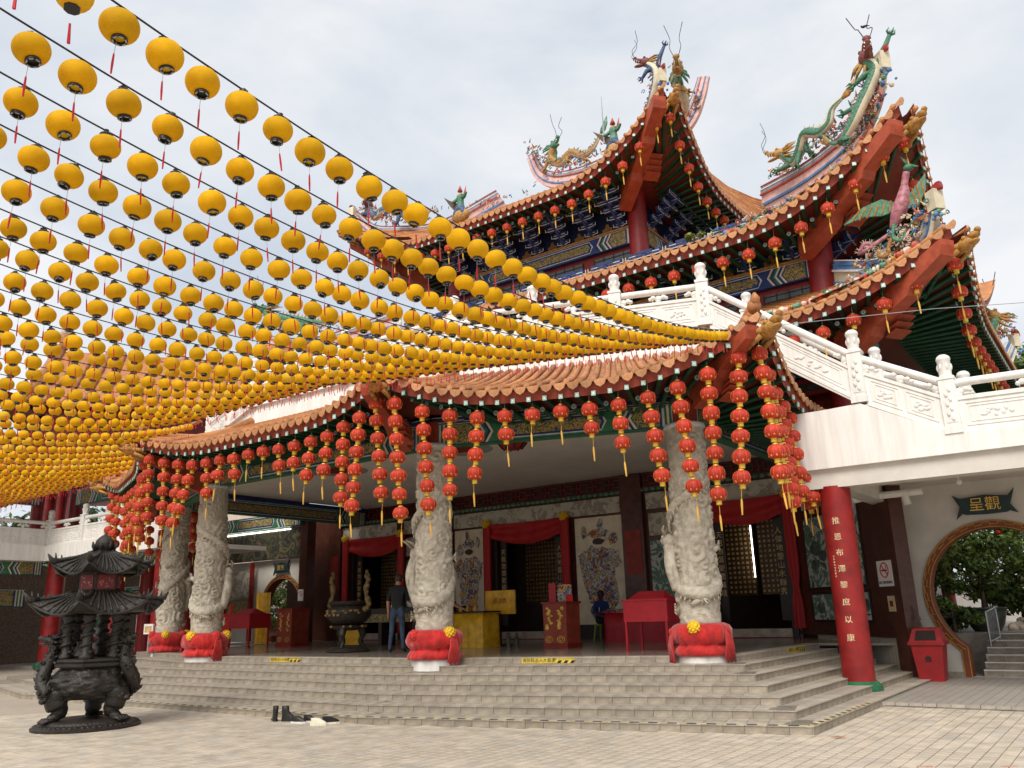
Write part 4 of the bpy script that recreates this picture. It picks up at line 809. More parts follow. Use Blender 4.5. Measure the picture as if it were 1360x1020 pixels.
# murals beside the doors
def mural(x0, x1, z0, z1, seed, flip):
    p = hb('mural_panel', 'mural', x0, x1, z0, z1, HT-.035, HT-.001); rg = random.Random(seed); b = MB(); cx = (x0+x1)/2; w = x1-x0; H = z1-z0
    X = lambda q: cx+q*w*flip
    cnt = [0]
    def blob(x, z, rx, rz, k=16, j=.25, lay=0, mi=0):
        cnt[0] += 1; lay = cnt[0]
        pts = [(X(x)+rx*w*cos(2*pi*a/k)*(1+j*(rg.random()-.5)), z0+z*H+rz*H*sin(2*pi*a/k)*(1+j*(rg.random()-.5))) for a in range(k)]
        b.extr(pts, (0, HT-.036-.0025*lay, 0), (1, 0, 0), (0, 0, 1), .002, mi)
    blob(0, .42, .33, .22, 26, .35); blob(-.05, .62, .36, .10, 24, .5); blob(.05, .25, .30, .16, 22, .4); blob(-.12, .12, .12, .07); blob(.15, .12, .12, .06)
    blob(-.3, .55, .12, .12, 14, .6); blob(.32, .60, .13, .10, 14, .6); blob(.0, .80, .17, .055, 16, .2, 1, 1); blob(.0, .845, .20, .05, 18, .5, 2, 0); blob(.05, .92, .06, .07, 10, .6, 1)
    blob(.30, .78, .10, .06, 14, .6); blob(-.3, .86, .06, .06, 10, .3); blob(0, .765, .13, .03, 12, .3, 3, 2)
    b.obj('mural_figure', ['mink', 'mural', 'hairb'], p)
mural(-14.16, -12.45, 1.18, 4.42, 3, 1); mural(-19.15, -17.85, 1.18, 4.42, 4, -1)
for x0, x1, z0, z1, m in ((-11.55, -9.95, 1.9, 3.55, 'mgreen'), (-11.55, -9.95, 3.7, 4.36, 'mfrieze'), (-21.5, -20.0, 1.9, 3.55, 'mgreen'), (-21.5, -20.0, 3.7, 4.36, 'mfrieze')): hb('picture_panel', m, x0, x1, z0, z1, HT-.03, HT-.001)
b = MB(); b.tube(crom([(-10.7, HT-.035, 1.95), (-10.6, HT-.035, 2.6), (-10.9, HT-.035, 3.0), (-10.7, HT-.035, 3.3)], 6), [.07]*6+[.05]*12+[.02], 6, flat=.2); b.obj('painted_trunk', 'bark', hall)
# left side of the hall: beam, landscape panel, moon gate
lw = empty('left_gate_wall', (-26.8, 21.4, PZ), 'white wall with a round moon gate at the left end of the hall', 'wall')
moon_gate(lw, -26.85, 2.0, 21.4, 1.27, 1.12, -31.5, -25.55, PZ, 3.86, .5)
MB().box((-28.2, 21.25, 4.45), (5.4, .2, 1.15)).obj('lacquer_panel', 'mdark', lw); painted_beam(lw, (-31, 21.1), (-25.4, 21.1), 5.06, 5.6, .25, fill='patt')
MB().box((-28.2, 21.13, 4.98), (4.0, .04, .03)).obj('lamp_tube', 'tube', lw)
MB().box((-25.35, 21.3, 3.2), (.42, .4, 4.88)).obj('corner_post', 'wood', lw)
plaque('dark winged plaque above the moon gate inside the left end of the porch', (-26.85, 21.33, 3.52), (1, 0), .85, .42, '寶光', .22)
b = MB(); b.box((-25.38, 21.075, 2.45), (.3, .012, .42)); b.obj('no_smoking_sign', 'sign', label='small white notice on the dark post beside the left moon gate', cat='sign')
b = MB(); b.tube([(-25.38+.09*cos(a*pi/10), 21.066, 2.5+.09*sin(a*pi/10)) for a in range(21)], .010, 4); b.tube([(-25.44, 21.066, 2.56), (-25.32, 21.066, 2.44)], .009, 4); o_ = b.obj('ring', 'signr', bpy.data.objects['no_smoking_sign.001'])
b = MB(); b.box((-29.3, 21.2, 3.0), (1.5, .1, 1.0)); b.box((-29.3, 21.2, 2.1), (1.5, .12, .5), mi=1); b.obj('picture', ['mfrieze', 'patt'], lw)
b = MB()
for x in (-30.1, -28.4): b.box((x, 21.1, 2.3), (.12, .14, 3.0))
b.obj('red_door_post', 'redl', lw)
# ------------------------------------------------------------------ furniture on the porch floor
def drape_box(b, x0, x1, y0, y1, z0, z1, amp=.02, mi=0, n=14):
    P = []; per = [(x0, y0), (x1, y0), (x1, y1), (x0, y1), (x0, y0)]
    for k in range(4):
        for j in range(n): t = j/n; P.append((lerp(per[k][0], per[k+1][0], t), lerp(per[k][1], per[k+1][1], t)))
    m = len(P); V = []
    for q, z in ((0, z1), (.4, lerp(z1, z0, .5)), (1, z0)):
        for i, (x, y) in enumerate(P):
            cx, cy = (x0+x1)/2, (y0+y1)/2; d = Vector((x-cx, y-cy)).normalized(); a = amp*q*sin(i*2.3)+amp*.5*q; V.append((x+d.x*a, y+d.y*a, z))
    b.add(V, [(r*m+(i+1) % m, r*m+i, (r+1)*m+i, (r+1)*m+(i+1) % m) for r in range(2) for i in range(m)]+[tuple(range(m))], mi); return b
yt = empty('offering_table', (-14.35, 17.75, PZ), 'offering table under a shiny golden yellow cloth behind the middle column', 'table')
drape_box(MB(), -14.9, -13.8, 17.4, 18.1, PZ, PZ+.86, .025).obj('cloth', 'ysatin', yt, smooth='all'); MB().box((-14.35, 17.75, PZ+.885), (1.2, .8, .04)).obj('table_top', 'darkw', yt)
for k in range(3): MB().lathe([(.05, 0), (.05, .10), (.02, .13), (.02, .16)], 10, (-14.7+.25*k, 17.6, PZ+.905)).obj('oil_bottle', 'ysatin', label=('small yellow oil bottle on the golden table, %s' % ('at its left end', 'in the middle of three', 'next to the card stand')[k]), cat='bottle')
cs = empty('card_stand', (-14.0, 18.3, PZ), 'upright yellow notice board standing behind the golden cloth table', 'notice board')
MB().box((-14.0, 18.45, PZ+1.12), (1.0, .05, .62)).obj('board', 'ysatin', cs); MB().box((-14.0, 18.42, PZ+.42), (.06, .04, .84)).obj('leg', 'darkw', cs); MB().box((-14.0, 18.45, PZ+.02), (.5, .3, .04)).obj('foot', 'darkw', cs)
put('lettering', text_mesh('lettering', '添油香', .16, 'redd', frame((-14.0, 18.422, PZ+1.15), (1, 0, 0), (0, 0, 1)), .002), cs)
for k, (x, y) in enumerate(((-13.35, 17.9), (-13.2, 18.05))): MB().lathe([(.06, 0), (.065, .2), (.03, .27), (.03, .33), (.04, .34)], 10, (x, y, PZ)).obj('glass_bottle', 'pot', label=('dark glass bottle on the floor beside the golden table' if k else 'pale glass bottle on the floor beside the golden table'), cat='bottle')
def pedestal(c, w, d, h, label, nm='donation_box'):
    r = empty(nm, (c[0], c[1], PZ), label, 'box'); x, y = c
    MB().box((x, y, PZ+.06), (w*1.05, d*1.05, .12)).obj('base', 'redd', r); taper(MB(), c, w*.98, d*.98, w, d, PZ+.12, PZ+h).obj('body', 'redb', r); MB().box((x, y, PZ+h+.02), (w*1.1, d*1.1, .05)).obj('top', 'redd', r)
    b = MB(); rg = random.Random(int(x*10))
    for s_ in (-1, 1):
        for k in range(9): b.ball((x+s_*w*.24+rg.uniform(-.07, .07), y-d*.5-.004, PZ+h*.45+k*h*.055), (rg.uniform(.03, .07), .012, rg.uniform(.03, .06)), 8, 4)
        b.tube([(x+s_*w*.25+.10*cos(a*pi/8), y-d*.5-.006, PZ+h*.2+.07*sin(a*pi/8)) for a in range(17)], .013, 4); b.tube([(x+s_*w*.25+.045*cos(a*pi/6), y-d*.5-.006, PZ+h*.2+.035*sin(a*pi/6)) for a in range(13)], .012, 4)
    b.obj('gilt_carving', 'goldb', r, smooth='all', kind='stuff')
    b = MB()
    for s_ in (-1, 1):
        for k in range(7): b.ball((x-w*.5-.004, y+s_*d*.2+rg.uniform(-.06, .06), PZ+h*.3+k*h*.08), (.012, rg.uniform(.03, .06), rg.uniform(.03, .06)), 8, 4)
    b.obj('gilt_carving', 'goldb', r, smooth='all', kind='stuff'); return r
pedestal((-11.3, 17.3), .66, .6, 1.02, 'red donation box with gilt figures in front of the central doorway')
pedestal((-22.0, 18.0), .72, .7, 1.12, 'red gilt box standing before the left moon gate')
sg_ = empty('red_card', (-11.45, 17.3, PZ+1.06), 'red paper card and framed notice standing on the donation box', 'card')
MB().box((-11.5, 17.25, PZ+1.28), (.2, .03, .45)).obj('card', 'tred', sg_); MB().box((-11.15, 17.25, PZ+1.26), (.4, .03, .4)).obj('framed_notice', 'mink', sg_); MB().box((-11.0, 17.22, PZ+1.14), (.18, .02, .18)).obj('tag', 'satin', sg_)
# red cabinet on legs by the right column, and its relative at the left
def cabinet(c, w, d, label):
    r = empty('incense_cabinet', (c[0], c[1], PZ), label, 'cabinet'); x, y = c
    MB().box((x, y, PZ+.80), (w, d, .42)).obj('body', 'tred', r); MB().box((x, y, PZ+1.02), (w*1.06, d*1.06, .03)).obj('top', 'tred', r)
    b = MB(); b.add([(x-w*.42, y-d*.4, PZ+1.036), (x+w*.42, y-d*.4, PZ+1.036), (x+w*.42, y+d*.4, PZ+1.036), (x-w*.42, y+d*.4, PZ+1.036), (x-w*.3, y, PZ+1.2), (x+w*.3, y, PZ+1.2)], [(0, 1, 5, 4), (2, 3, 4, 5), (1, 2, 5), (3, 0, 4)]); b.obj('lid', 'tred', r)
    for sx in (-1, 1):
        for sy in (-1, 1): MB().box((x+sx*w*.46, y+sy*d*.46, PZ+.3), (.045, .045, .6)).obj('leg', 'tred', r)
cabinet((-8.25, 16.1), 1.0, .7, 'bright red steel incense cabinet on thin legs behind the right column')
cabinet((-23.3, 17.3), 1.1, .8, 'dark red cabinet on thin legs behind the left column pair')
ct = empty('cloth_table', (-10.9, 20.9, PZ), 'long table under a red pleated cloth with glasses beside the seated man', 'table')
drape_box(MB(), -12.0, -9.6, 20.5, 21.3, PZ, PZ+.76, .03, n=22).obj('cloth', 'tred', ct, smooth='all'); MB().box((-10.8, 20.9, PZ+.785), (2.5, .9, .03)).obj('table_top', 'tred', ct)
MT['wrap'] = mat('clear_plastic_wrap', (.45, .42, .42), .15, .2, 14, .8, 30)
MB().grid(lambda u, v: Vector((-12.0+1.3*u, 20.45+.9*v, PZ+.84+.06*noise.noise(Vector((u*7, v*5, 2))))), 16, 10).obj('plastic_wrap', 'wrap', label='crumpled clear plastic sheet on the red cloth table', cat='plastic sheet')
# altar with vases, inner bronze censer
al = empty('altar_table', (-18.0, 18.6, PZ), 'long black altar table with gilt apron behind the man in jeans', 'table')
MB().box((-17.9, 18.8, PZ+1.02), (4.4, .8, .1)).obj('top', 'darkw', al); MB().box((-17.9, 18.45, PZ+.80), (4.2, .06, .26)).obj('apron', 'patt', al); MB().box((-17.9, 18.42, PZ+.94), (4.3, .05, .06)).obj('moulding', 'black', al)
for x in (-20.0, -18.6, -17.2, -15.8): MB().box((x, 18.8, PZ+.48), (.14, .6, .96)).obj('leg', 'darkw', al)
MB().box((-19.75, 18.4, PZ+.52), (.75, .02, 1.0)).obj('yellow_cloth', 'ysatin', al)
for k, (x, m, lab) in enumerate(((-17.5, 'porcelain', 'blue and white porcelain vase on the black altar'), (-16.7, 'porcelain', 'cream porcelain vase on the black altar next to the man'))):
    r = empty('vase', (x, 18.75, PZ+1.07), lab, 'vase'); MB().lathe([(.12, 0), (.16, .08), (.22, .3), (.21, .42), (.12, .55), (.10, .62), (.15, .68)], 20, (x, 18.75, PZ+1.07)).obj('body', m, r, smooth='all')
    b = MB(); rg = random.Random(k)
    for j in range(7): a = -pi/2+rg.uniform(-1.1, 1.1); z = rg.uniform(.15, .5); b.ball((x+.205*cos(a), 18.75+.205*sin(a), PZ+1.07+z), (.05, .03, .05), 7, 4)
    b.obj('painted_flowers', 'blue' if k == 0 else 'niche', r, smooth='all')
def censer(c, label):
    x, y = c; z = PZ; r = empty('bronze_censer', (x, y, z), label, 'censer')
    MB().lathe([(.52, 0), (.55, .03), (.50, .08), (.42, .13)], 24, (x, y, z)).obj('base', 'iron', r, smooth=True)
    for k in range(3):
        a = -pi/2+k*2*pi/3+.4; p = lambda rr, zz: Vector((x+rr*cos(a), y+rr*sin(a), z+zz)); MB().tube(crom([p(.40, .1), p(.30, .25), p(.36, .42), p(.30, .6)], 5), [.05]*5+[.06]*5+[.09]*5+[.1], 8).obj('leg', 'iron', r, smooth='all')
    MB().lathe([(.18, .52), (.40, .58), (.43, .64), (.30, .66), (.42, .72), (.55, .85), (.58, .98), (.52, 1.08), (.45, 1.12), (.50, 1.16), (.52, 1.22), (.46, 1.24), (.40, 1.18)], 32, (x, y, z)).obj('bowl', 'iron', r, smooth=True)
    b = MB(); rg = random.Random(1)
    for k in range(60): a = rg.uniform(0, 2*pi); zz = rg.choice((.62, .9, .95, 1.0)); rr = {.62: .43}.get(zz, .56); b.ball((x+rr*cos(a), y+rr*sin(a), z+zz), (.05, .05, .035), 6, 4)
    b.obj('gilt_relief', 'bronze2', r, smooth='all', kind='stuff')
    for s_ in (-1, 1):
        P = crom([(x+s_*.54, y, z+1.0), (x+s_*.70, y, z+1.15), (x+s_*.60, y, z+1.45), (x+s_*.66, y, z+1.75), (x+s_*.58, y, z+1.95)], 6); b = MB(); b.tube(P, [.06+.02*sin(i) for i in range(len(P)-3)]+[.05, .03, .01], 8)
        for i in range(3, len(P), 3): b.ball(P[i]+Vector((s_*.05, 0, 0)), (.05, .05, .06), 6, 4)
        b.obj('dragon_handle', 'bronze2', r, smooth='all')
MT['bronze2'] = mat('worn_gilt_bronze', (.22, .14, .045), .4, .3, 14, .3, 40)
censer((-16.35, 15.15), 'dark bronze censer with gilt dragon handles on the porch floor beside the man')
# red banner cloth behind the left columns
MB().grid(lambda u, v: Vector((-26.2+2.0*u, 17.6-.3*u+.08*sin(u*25), PZ+.02+(1.5+.25*sin(u*6))*v*(.35+.65*u))), 24, 6).obj('red_cloth_cover', 'satin', label='heap of red satin cloth draped behind the left dragon columns', cat='cloth')
MB().grid(lambda u, v: Vector((-25.9+.8*u, 19.5+.04*sin(u*22), PZ+.03+1.75*v)), 16, 4).obj('yellow_banner', 'ysatin', label='yellow cloth banner hanging behind the dark red cabinet', cat='banner')
# ------------------------------------------------------------------ people
def skin_body(name, V, E, R, lab, mats, root, M, face=None):
    me = bpy.data.meshes.new('sk'); me.from_pydata([Vector(v) for v in V], E, []); ob = bpy.data.objects.new('sk', me); col.objects.link(ob)
    md = ob.modifiers.new('s', 'SKIN'); md.use_smooth_shade = True
    for i, r in enumerate(R): me.skin_vertices[0].data[i].radius = (r, r) if not hasattr(r, '__len__') else r
    me.skin_vertices[0].data[0].use_root = True
    sb = ob.modifiers.new('b', 'SUBSURF'); sb.levels = 2; sb.render_levels = 2
    bpy.context.view_layer.update(); dg = bpy.context.evaluated_depsgraph_get(); m2 = bpy.data.meshes.new_from_object(ob.evaluated_get(dg)); bpy.data.objects.remove(ob)
    m2.name = name; m2.materials.clear()
    for m in mats: m2.materials.append(MT[m])
    seg = [(Vector(V[a]), Vector(V[b_]), lab[b_]) for a, b_ in E]
    for p in m2.polygons:
        c = p.center; best = (9, 0)
        for a, b_, l in seg:
            d = b_-a; t = max(0, min(1, (c-a).dot(d)/max(1e-9, d.length_squared))); q = (c-(a+d*t)).length
            if q < best[0]: best = (q, l)
        p.material_index = best[1]; p.use_smooth = True
    m2.transform(M); return put(name, m2, root)
def hand(V, E, R, lab, wi, d, side, li, curl=.3):
    """palm and five fingers from wrist wi; d = pointing direction, side = thumb side"""
    w = Vector(V[wi]); d = Vector(d).normalized(); s = Vector(side).normalized(); n = d.cross(s).normalized()
    pi_ = len(V); V.append(tuple(w+d*.07)); E.append((wi, pi_)); R.append((.034, .022)); lab.append(li)
    for k in range(4):
        b0 = len(V); q = w+d*.10+s*(.027-.018*k); L_ = (.07, .08, .075, .06)[k]
        V.append(tuple(q)); E.append((pi_, b0)); R.append(.010); lab.append(li)
        V.append(tuple(q+d*L_*.55+n*curl*.02)); E.append((b0, b0+1)); R.append(.009); lab.append(li); V.append(tuple(q+d*L_*.9+n*curl*.06)); E.append((b0+1, b0+2)); R.append(.008); lab.append(li)
    b0 = len(V); V.append(tuple(w+d*.045+s*.04)); E.append((pi_, b0)); R.append(.011); lab.append(li); V.append(tuple(w+d*.09+s*.055+n*.01)); E.append((b0, b0+1)); R.append(.009); lab.append(li)
def person(name, loc, rz, label, J, mats, hairmat, hairlong=0, tall=1.0, skirt=None, seat=False):
    """J: joint overrides. local +y is the facing direction. material slots: 0 skin 1 top 2 bottom 3 shoe"""
    D = dict(pel=(0, 0, .95), sp=(0, 0, 1.14), ch=(0, 0, 1.34), nk=(0, -.01, 1.50), hb=(0, .01, 1.56), hd=(0, .025, 1.66), tp=(0, .02, 1.745),
             sl=(-.17, 0, 1.43), el=(-.24, -.03, 1.16), wl=(-.25, .04, .93), sr=(.17, 0, 1.43), er=(.24, -.03, 1.16), wr=(.25, .04, .93),
             hl=(-.10, 0, .90), kl=(-.115, .02, .50), al=(-.12, -.02, .09), tl=(-.13, .14, .035), hr=(.10, 0, .90), kr=(.115, .02, .50), ar=(.12, -.02, .09), tr=(.13, .14, .035))
    D.update(J); names = list(D); ix = {n: i for i, n in enumerate(names)}; V = [D[n] for n in names]
    rad = dict(pel=(.155, .115), sp=(.145, .10), ch=(.17, .115), nk=.058, hb=.062, hd=(.082, .098), tp=(.05, .06), sl=.062, el=.045, wl=.030, sr=.062, er=.045, wr=.030, hl=.088, kl=.062, al=.042, tl=.036, hr=.088, kr=.062, ar=.042, tr=.036)
    R = [rad[n] for n in names]
    lb = dict(pel=2, sp=1, ch=1, nk=1, hb=0, hd=0, tp=0, sl=1, el=1, wl=0, sr=1, er=1, wr=0, hl=2, kl=2, al=2, tl=3, hr=2, kr=2, ar=2, tr=3); 
    if skirt: lb.update(al=0, ar=0)
    lab = [lb[n] for n in names]
    E = [(ix[a], ix[b_]) for a, b_ in (('pel', 'sp'), ('sp', 'ch'), ('ch', 'nk'), ('nk', 'hb'), ('hb', 'hd'), ('hd', 'tp'), ('ch', 'sl'), ('sl', 'el'), ('el', 'wl'), ('ch', 'sr'), ('sr', 'er'), ('er', 'wr'), ('pel', 'hl'), ('hl', 'kl'), ('kl', 'al'), ('al', 'tl'), ('pel', 'hr'), ('hr', 'kr'), ('kr', 'ar'), ('ar', 'tr'))]
    # pelvis has to be the first vertex
    for s_, w_, e_ in ((1, 'wl', 'el'), (-1, 'wr', 'er')):
        d = Vector(D[w_])-Vector(D[e_]); hand(V, E, R, lab, ix[w_], d, (s_*.3, 1, .1), 0)
    M = Matrix.Translation(Vector(loc))@Matrix.Rotation(rz, 4, 'Z')@Matrix.Scale(tall, 4)
    r = empty(name, loc, label, 'person'); body = skin_body('body', V, E, R, lab, mats, r, M)
    h = Vector(D['hd']); b = MB(); b.ball(h+Vector((0, -.014, .022)), (.094, .108, .112), 14, 10)
    if hairlong: b.tube([h+Vector((0, -.07, .03)), h+Vector((0, -.09, -.12)), h+Vector((0, -.07, -.3))], [.08, .085, .05], 10, flat=1.1)
    V2 = [v for v in b.v]; b.v = [tuple(M@Vector((v[0], v[1] if v[1] < h.y+.055 or v[2] > h.z+.05 else h.y+.055, max(v[2], h.z-.07) if not hairlong else v[2]))) for v in V2]
    b.obj('hair', hairmat, r, smooth='all')
    f = MB(); fy = h.y+.088                                   # face: nose, eyes, brows, mouth, ears
    f.tube([h+Vector((0, .085, .02)), h+Vector((0, .115, -.025)), h+Vector((0, .09, -.035))], [.010, .017, .008], 6)
    for s_ in (-1, 1): f.ball(h+Vector((s_*.084, .0, -.01)), (.014, .026, .034), 8, 6)
    f.v = [tuple(M@Vector(v)) for v in f.v]; f.obj('nose_and_ears', mats[0], r, smooth='all')
    f = MB()
    for s_ in (-1, 1): f.ball(h+Vector((s_*.032, .082, .012)), (.013, .01, .007), 8, 5); f.ball(h+Vector((s_*.032, .084, .034)), (.02, .008, .005), 8, 5)
    f.ball(h+Vector((0, .085, -.062)), (.026, .008, .006), 8, 5); f.v = [tuple(M@Vector(v)) for v in f.v]; f.obj('eyes_and_mouth', 'hair', r, smooth='all')
    if skirt:
        b = MB(); b.lathe([(.15, .98), (.19, .88), (.22, .70), (.235, .52), (.22, .52)], 20, (D['pel'][0], D['pel'][1], 0), sy=.8); b.v = [tuple(M@Vector(v)) for v in b.v]; b.obj('skirt', skirt, r, smooth='all')
    return r
def face(dx, dy): return atan2(-dx, dy)
# man from behind, head bent over the altar
p_ = person('person', (-14.45, 14.95, PZ), face(-.42, .91), 'person in black T-shirt and blue jeans standing with back to the courtyard', dict(hb=(0, .03, 1.56), hd=(.01, .07, 1.65), tp=(.01, .09, 1.73), el=(-.23, -.02, 1.16), wl=(-.24, .05, .90), er=(.25, .05, 1.17), wr=(.33, .26, 1.08), al=(-.16, -.06, .09), tl=(-.18, .10, .035), kl=(-.135, .0, .5), ar=(.13, .03, .09), tr=(.16, .18, .035)), ['skin', 'tshirt', 'jeans', 'black'], 'hairb', 0, 1.03)
b = MB(); b.box((-14.12, 15.28, PZ+1.12), (.1, .14, .02), .5); b.obj('paper', 'sign', label='white paper held in the hand of the person in jeans', cat='paper')
person('person', (-14.95, 17.35, PZ), face(.95, .30), 'person in dark printed top and black skirt reaching towards the golden table', dict(er=(.20, .18, 1.20), wr=(.18, .42, 1.08), el=(-.20, .18, 1.18), wl=(-.14, .40, 1.06), hd=(0, .05, 1.655)), ['skin', 'cloth', 'skin', 'black'], 'hair', 1, .94, 'tshirt')
# seated guard on a green stool
SX, SY = -12.55, 21.3
person('person', (SX, SY, PZ), face(.8, -.55), 'person in blue shirt with a white badge seated on a lime green stool', dict(pel=(0, -.05, .56), sp=(0, -.04, .74), ch=(0, -.02, .94), nk=(0, -.02, 1.09), hb=(0, 0, 1.15), hd=(0, .02, 1.245), tp=(0, .02, 1.33), sl=(-.17, 0, 1.03), el=(-.22, .03, .77), wl=(-.14, .25, .68), sr=(.17, 0, 1.03), er=(.22, .03, .77), wr=(.14, .25, .68), hl=(-.1, 0, .53), kl=(-.12, .38, .50), al=(-.12, .36, .09), tl=(-.13, .50, .035), hr=(.1, 0, .53), kr=(.12, .38, .50), ar=(.12, .36, .09), tr=(.13, .50, .035)), ['skind', 'bshirt', 'tshirt', 'black'], 'hair', 0, 1.02)
b = MB(); b.box((SX+.02, SY-.14, PZ+.86), (.10, .012, .12), -.95); b.obj('badge', 'sign', bpy.data.objects['person.002'])
st_ = empty('plastic_stool', (SX, SY+.05, PZ), 'lime green plastic stool under the seated person', 'stool')
b = MB(); b.box((SX, SY+.03, PZ+.44), (.34, .34, .04)); b.obj('seat', 'stool', st_)
for sx in (-1, 1):
    for sy in (-1, 1): MB().tube([(SX+sx*.14, SY+.03+sy*.14, PZ+.43), (SX+sx*.19, SY+.03+sy*.19, PZ)], [.03, .022], 6).obj('leg', 'stool', st_)
# shoes left at the foot of the stairs
def shoe(name, c, ang, label, upper, sole, boot=False, L_=.29, root=None):
    r = empty(name, (c[0], c[1], .012), label, 'shoe' if not boot else 'boot'); a = ang; M = Matrix.Translation((c[0], c[1], .012))@Matrix.Rotation(a, 4, 'Z')
    prof = [(-.13, .035), (-.145, .0), (-.12, -.035), (0, -.042), (.09, -.05), (.145, -.025), (.155, .01), (.12, .045), (.02, .045)]
    b = MB(); b.prism(prof, 0, .028); b.v = [tuple(M@Vector(v)) for v in b.v]; b.obj('sole', sole, r)
    b = MB(); n = 14
    if boot: secs = [(0, .028, .14, .04), (-.02, .07, .115, .04), (-.055, .11, .08, .04), (-.075, .16, .062, .042), (-.08, .23, .06, .045), (-.08, .235, .05, .036)]
    else: secs = [(0, .028, .142, .045), (-.005, .055, .13, .044), (-.035, .085, .092, .038), (-.06, .105, .07, .034), (-.06, .10, .055, .024), (-.05, .07, .05, .02)]
    V = [(cx+rx*cos(2*pi*k/n), ry*sin(2*pi*k/n), z) for cx, z, rx, ry in secs for k in range(n)]
    b.add(V, [(i*n+k, i*n+(k+1) % n, (i+1)*n+(k+1) % n, (i+1)*n+k) for i in range(len(secs)-1) for k in range(n)]+[tuple((len(secs)-1)*n+k for k in range(n))]); b.v = [tuple(M@Vector(v)) for v in b.v]; b.obj('upper', upper, r, smooth='all')
    b = MB()
    for k in range(3): b.tube([(.01+.03*k, -.03, .088-.014*k), (.01+.03*k, .03, .088-.014*k)], .005, 4)
    b.v = [tuple(M@Vector(v)) for v in b.v]; b.obj('laces' if not boot else 'strap', 'ink' if sole == 'rubber' else 'greyp', r)
    return r
# shoes (left at the foot of the stairs)
shoe('boot', (-11.72, 9.30), 2.6, 'black ankle boot standing at the stair foot, further from the sneakers', 'black', 'black', True)
shoe('boot', (-11.42, 9.36), .5, 'black ankle boot standing at the stair foot, next to the sneakers', 'black', 'black', True)
shoe('sneaker', (-11.06, 9.24), .25, 'black sneaker with white sole lying flat at the stair foot', 'black', 'white'); shoe('sneaker', (-10.98, 9.40), .1, 'black sneaker with white sole close against the lowest step', 'black', 'white')
shoe('sandal', (-10.55, 9.20), .35, 'cream soled shoe with black straps on the paving', 'rubber', 'rubber'); shoe('sandal', (-10.52, 9.42), .75, 'cream soled shoe with raised black strap against the step', 'tshirt', 'rubber')
r = empty('notice_stand', (-24.75, 14.75, .6), 'small framed notice on a pale post beside the left dragon columns', 'sign')
MB().box((-24.75, 14.75, .95), (.05, .05, .72)).obj('post', 'greyp', r); MB().box((-24.75, 14.72, 1.42), (.5, .04, .30)).obj('board', 'sign', r); MB().box((-24.75, 14.695, 1.42), (.36, .012, .18)).obj('print', 'niche', r)
# ------------------------------------------------------------------ temple tower behind the porch
tower = empty('temple_tower', (-14, 24, 5.6), 'three tiered temple tower with sweeping tiled eaves, blue brackets and red columns', 'tower')
def bracket_mesh():
    b = MB()
    for k in range(5):
        y = -.10-.24*k; z = .10+.17*k; w = .26+.15*k
        b.box((0, y, z), (w, .13, .10)); b.box((0, y-.02, z+.085), (w*.55, .16, .07))
        for s_ in (-1, 1): b.box((s_*w*.44, y, z+.085), (.11, .15, .07)); b.box((s_*(w*.5+.055), y-.066, z-.02), (.11, .012, .02), mi=1); b.box((s_*(w*.5+.10), y-.066, z+.03), (.02, .012, .10), mi=1)
        b.box((0, y-.069, z-.045), (w, .012, .022), mi=1); b.box((0, y-.069, z+.045), (w, .012, .022), mi=1); b.box((0, y-.085, z+.118), (w*.55, .012, .012), mi=1)
        for s_ in (-1, 1): b.box((s_*.045, y+.05, z-.056), (.012, .3, .014), mi=1)
        b.box((0, y+.06, z), (.10, .30, .12))
    b.box((0, -.62, .42), (.09, 1.15, .10), ax=Matrix.Rotation(-.61, 3, 'X')); return b.mesh('bracket', ['blue', 'pale'])
BRK = bracket_mesh()
_g = MB(); _g.extr([(-.22, 0), (.22, 0), (.16, .10), (.19, .17), (.08, .20), (.05, .30), (0, .34), (-.05, .30), (-.08, .20), (-.19, .17), (-.16, .10)], (0, -.02, 0), (1, 0, 0), (0, 0, 1), .03)
MT['gold2'] = mat('dull_gold_ornament', (.30, .13, .03), .5, .25, 12, .4, 40); GILT = _g.mesh('gilt_flame', 'gold2')
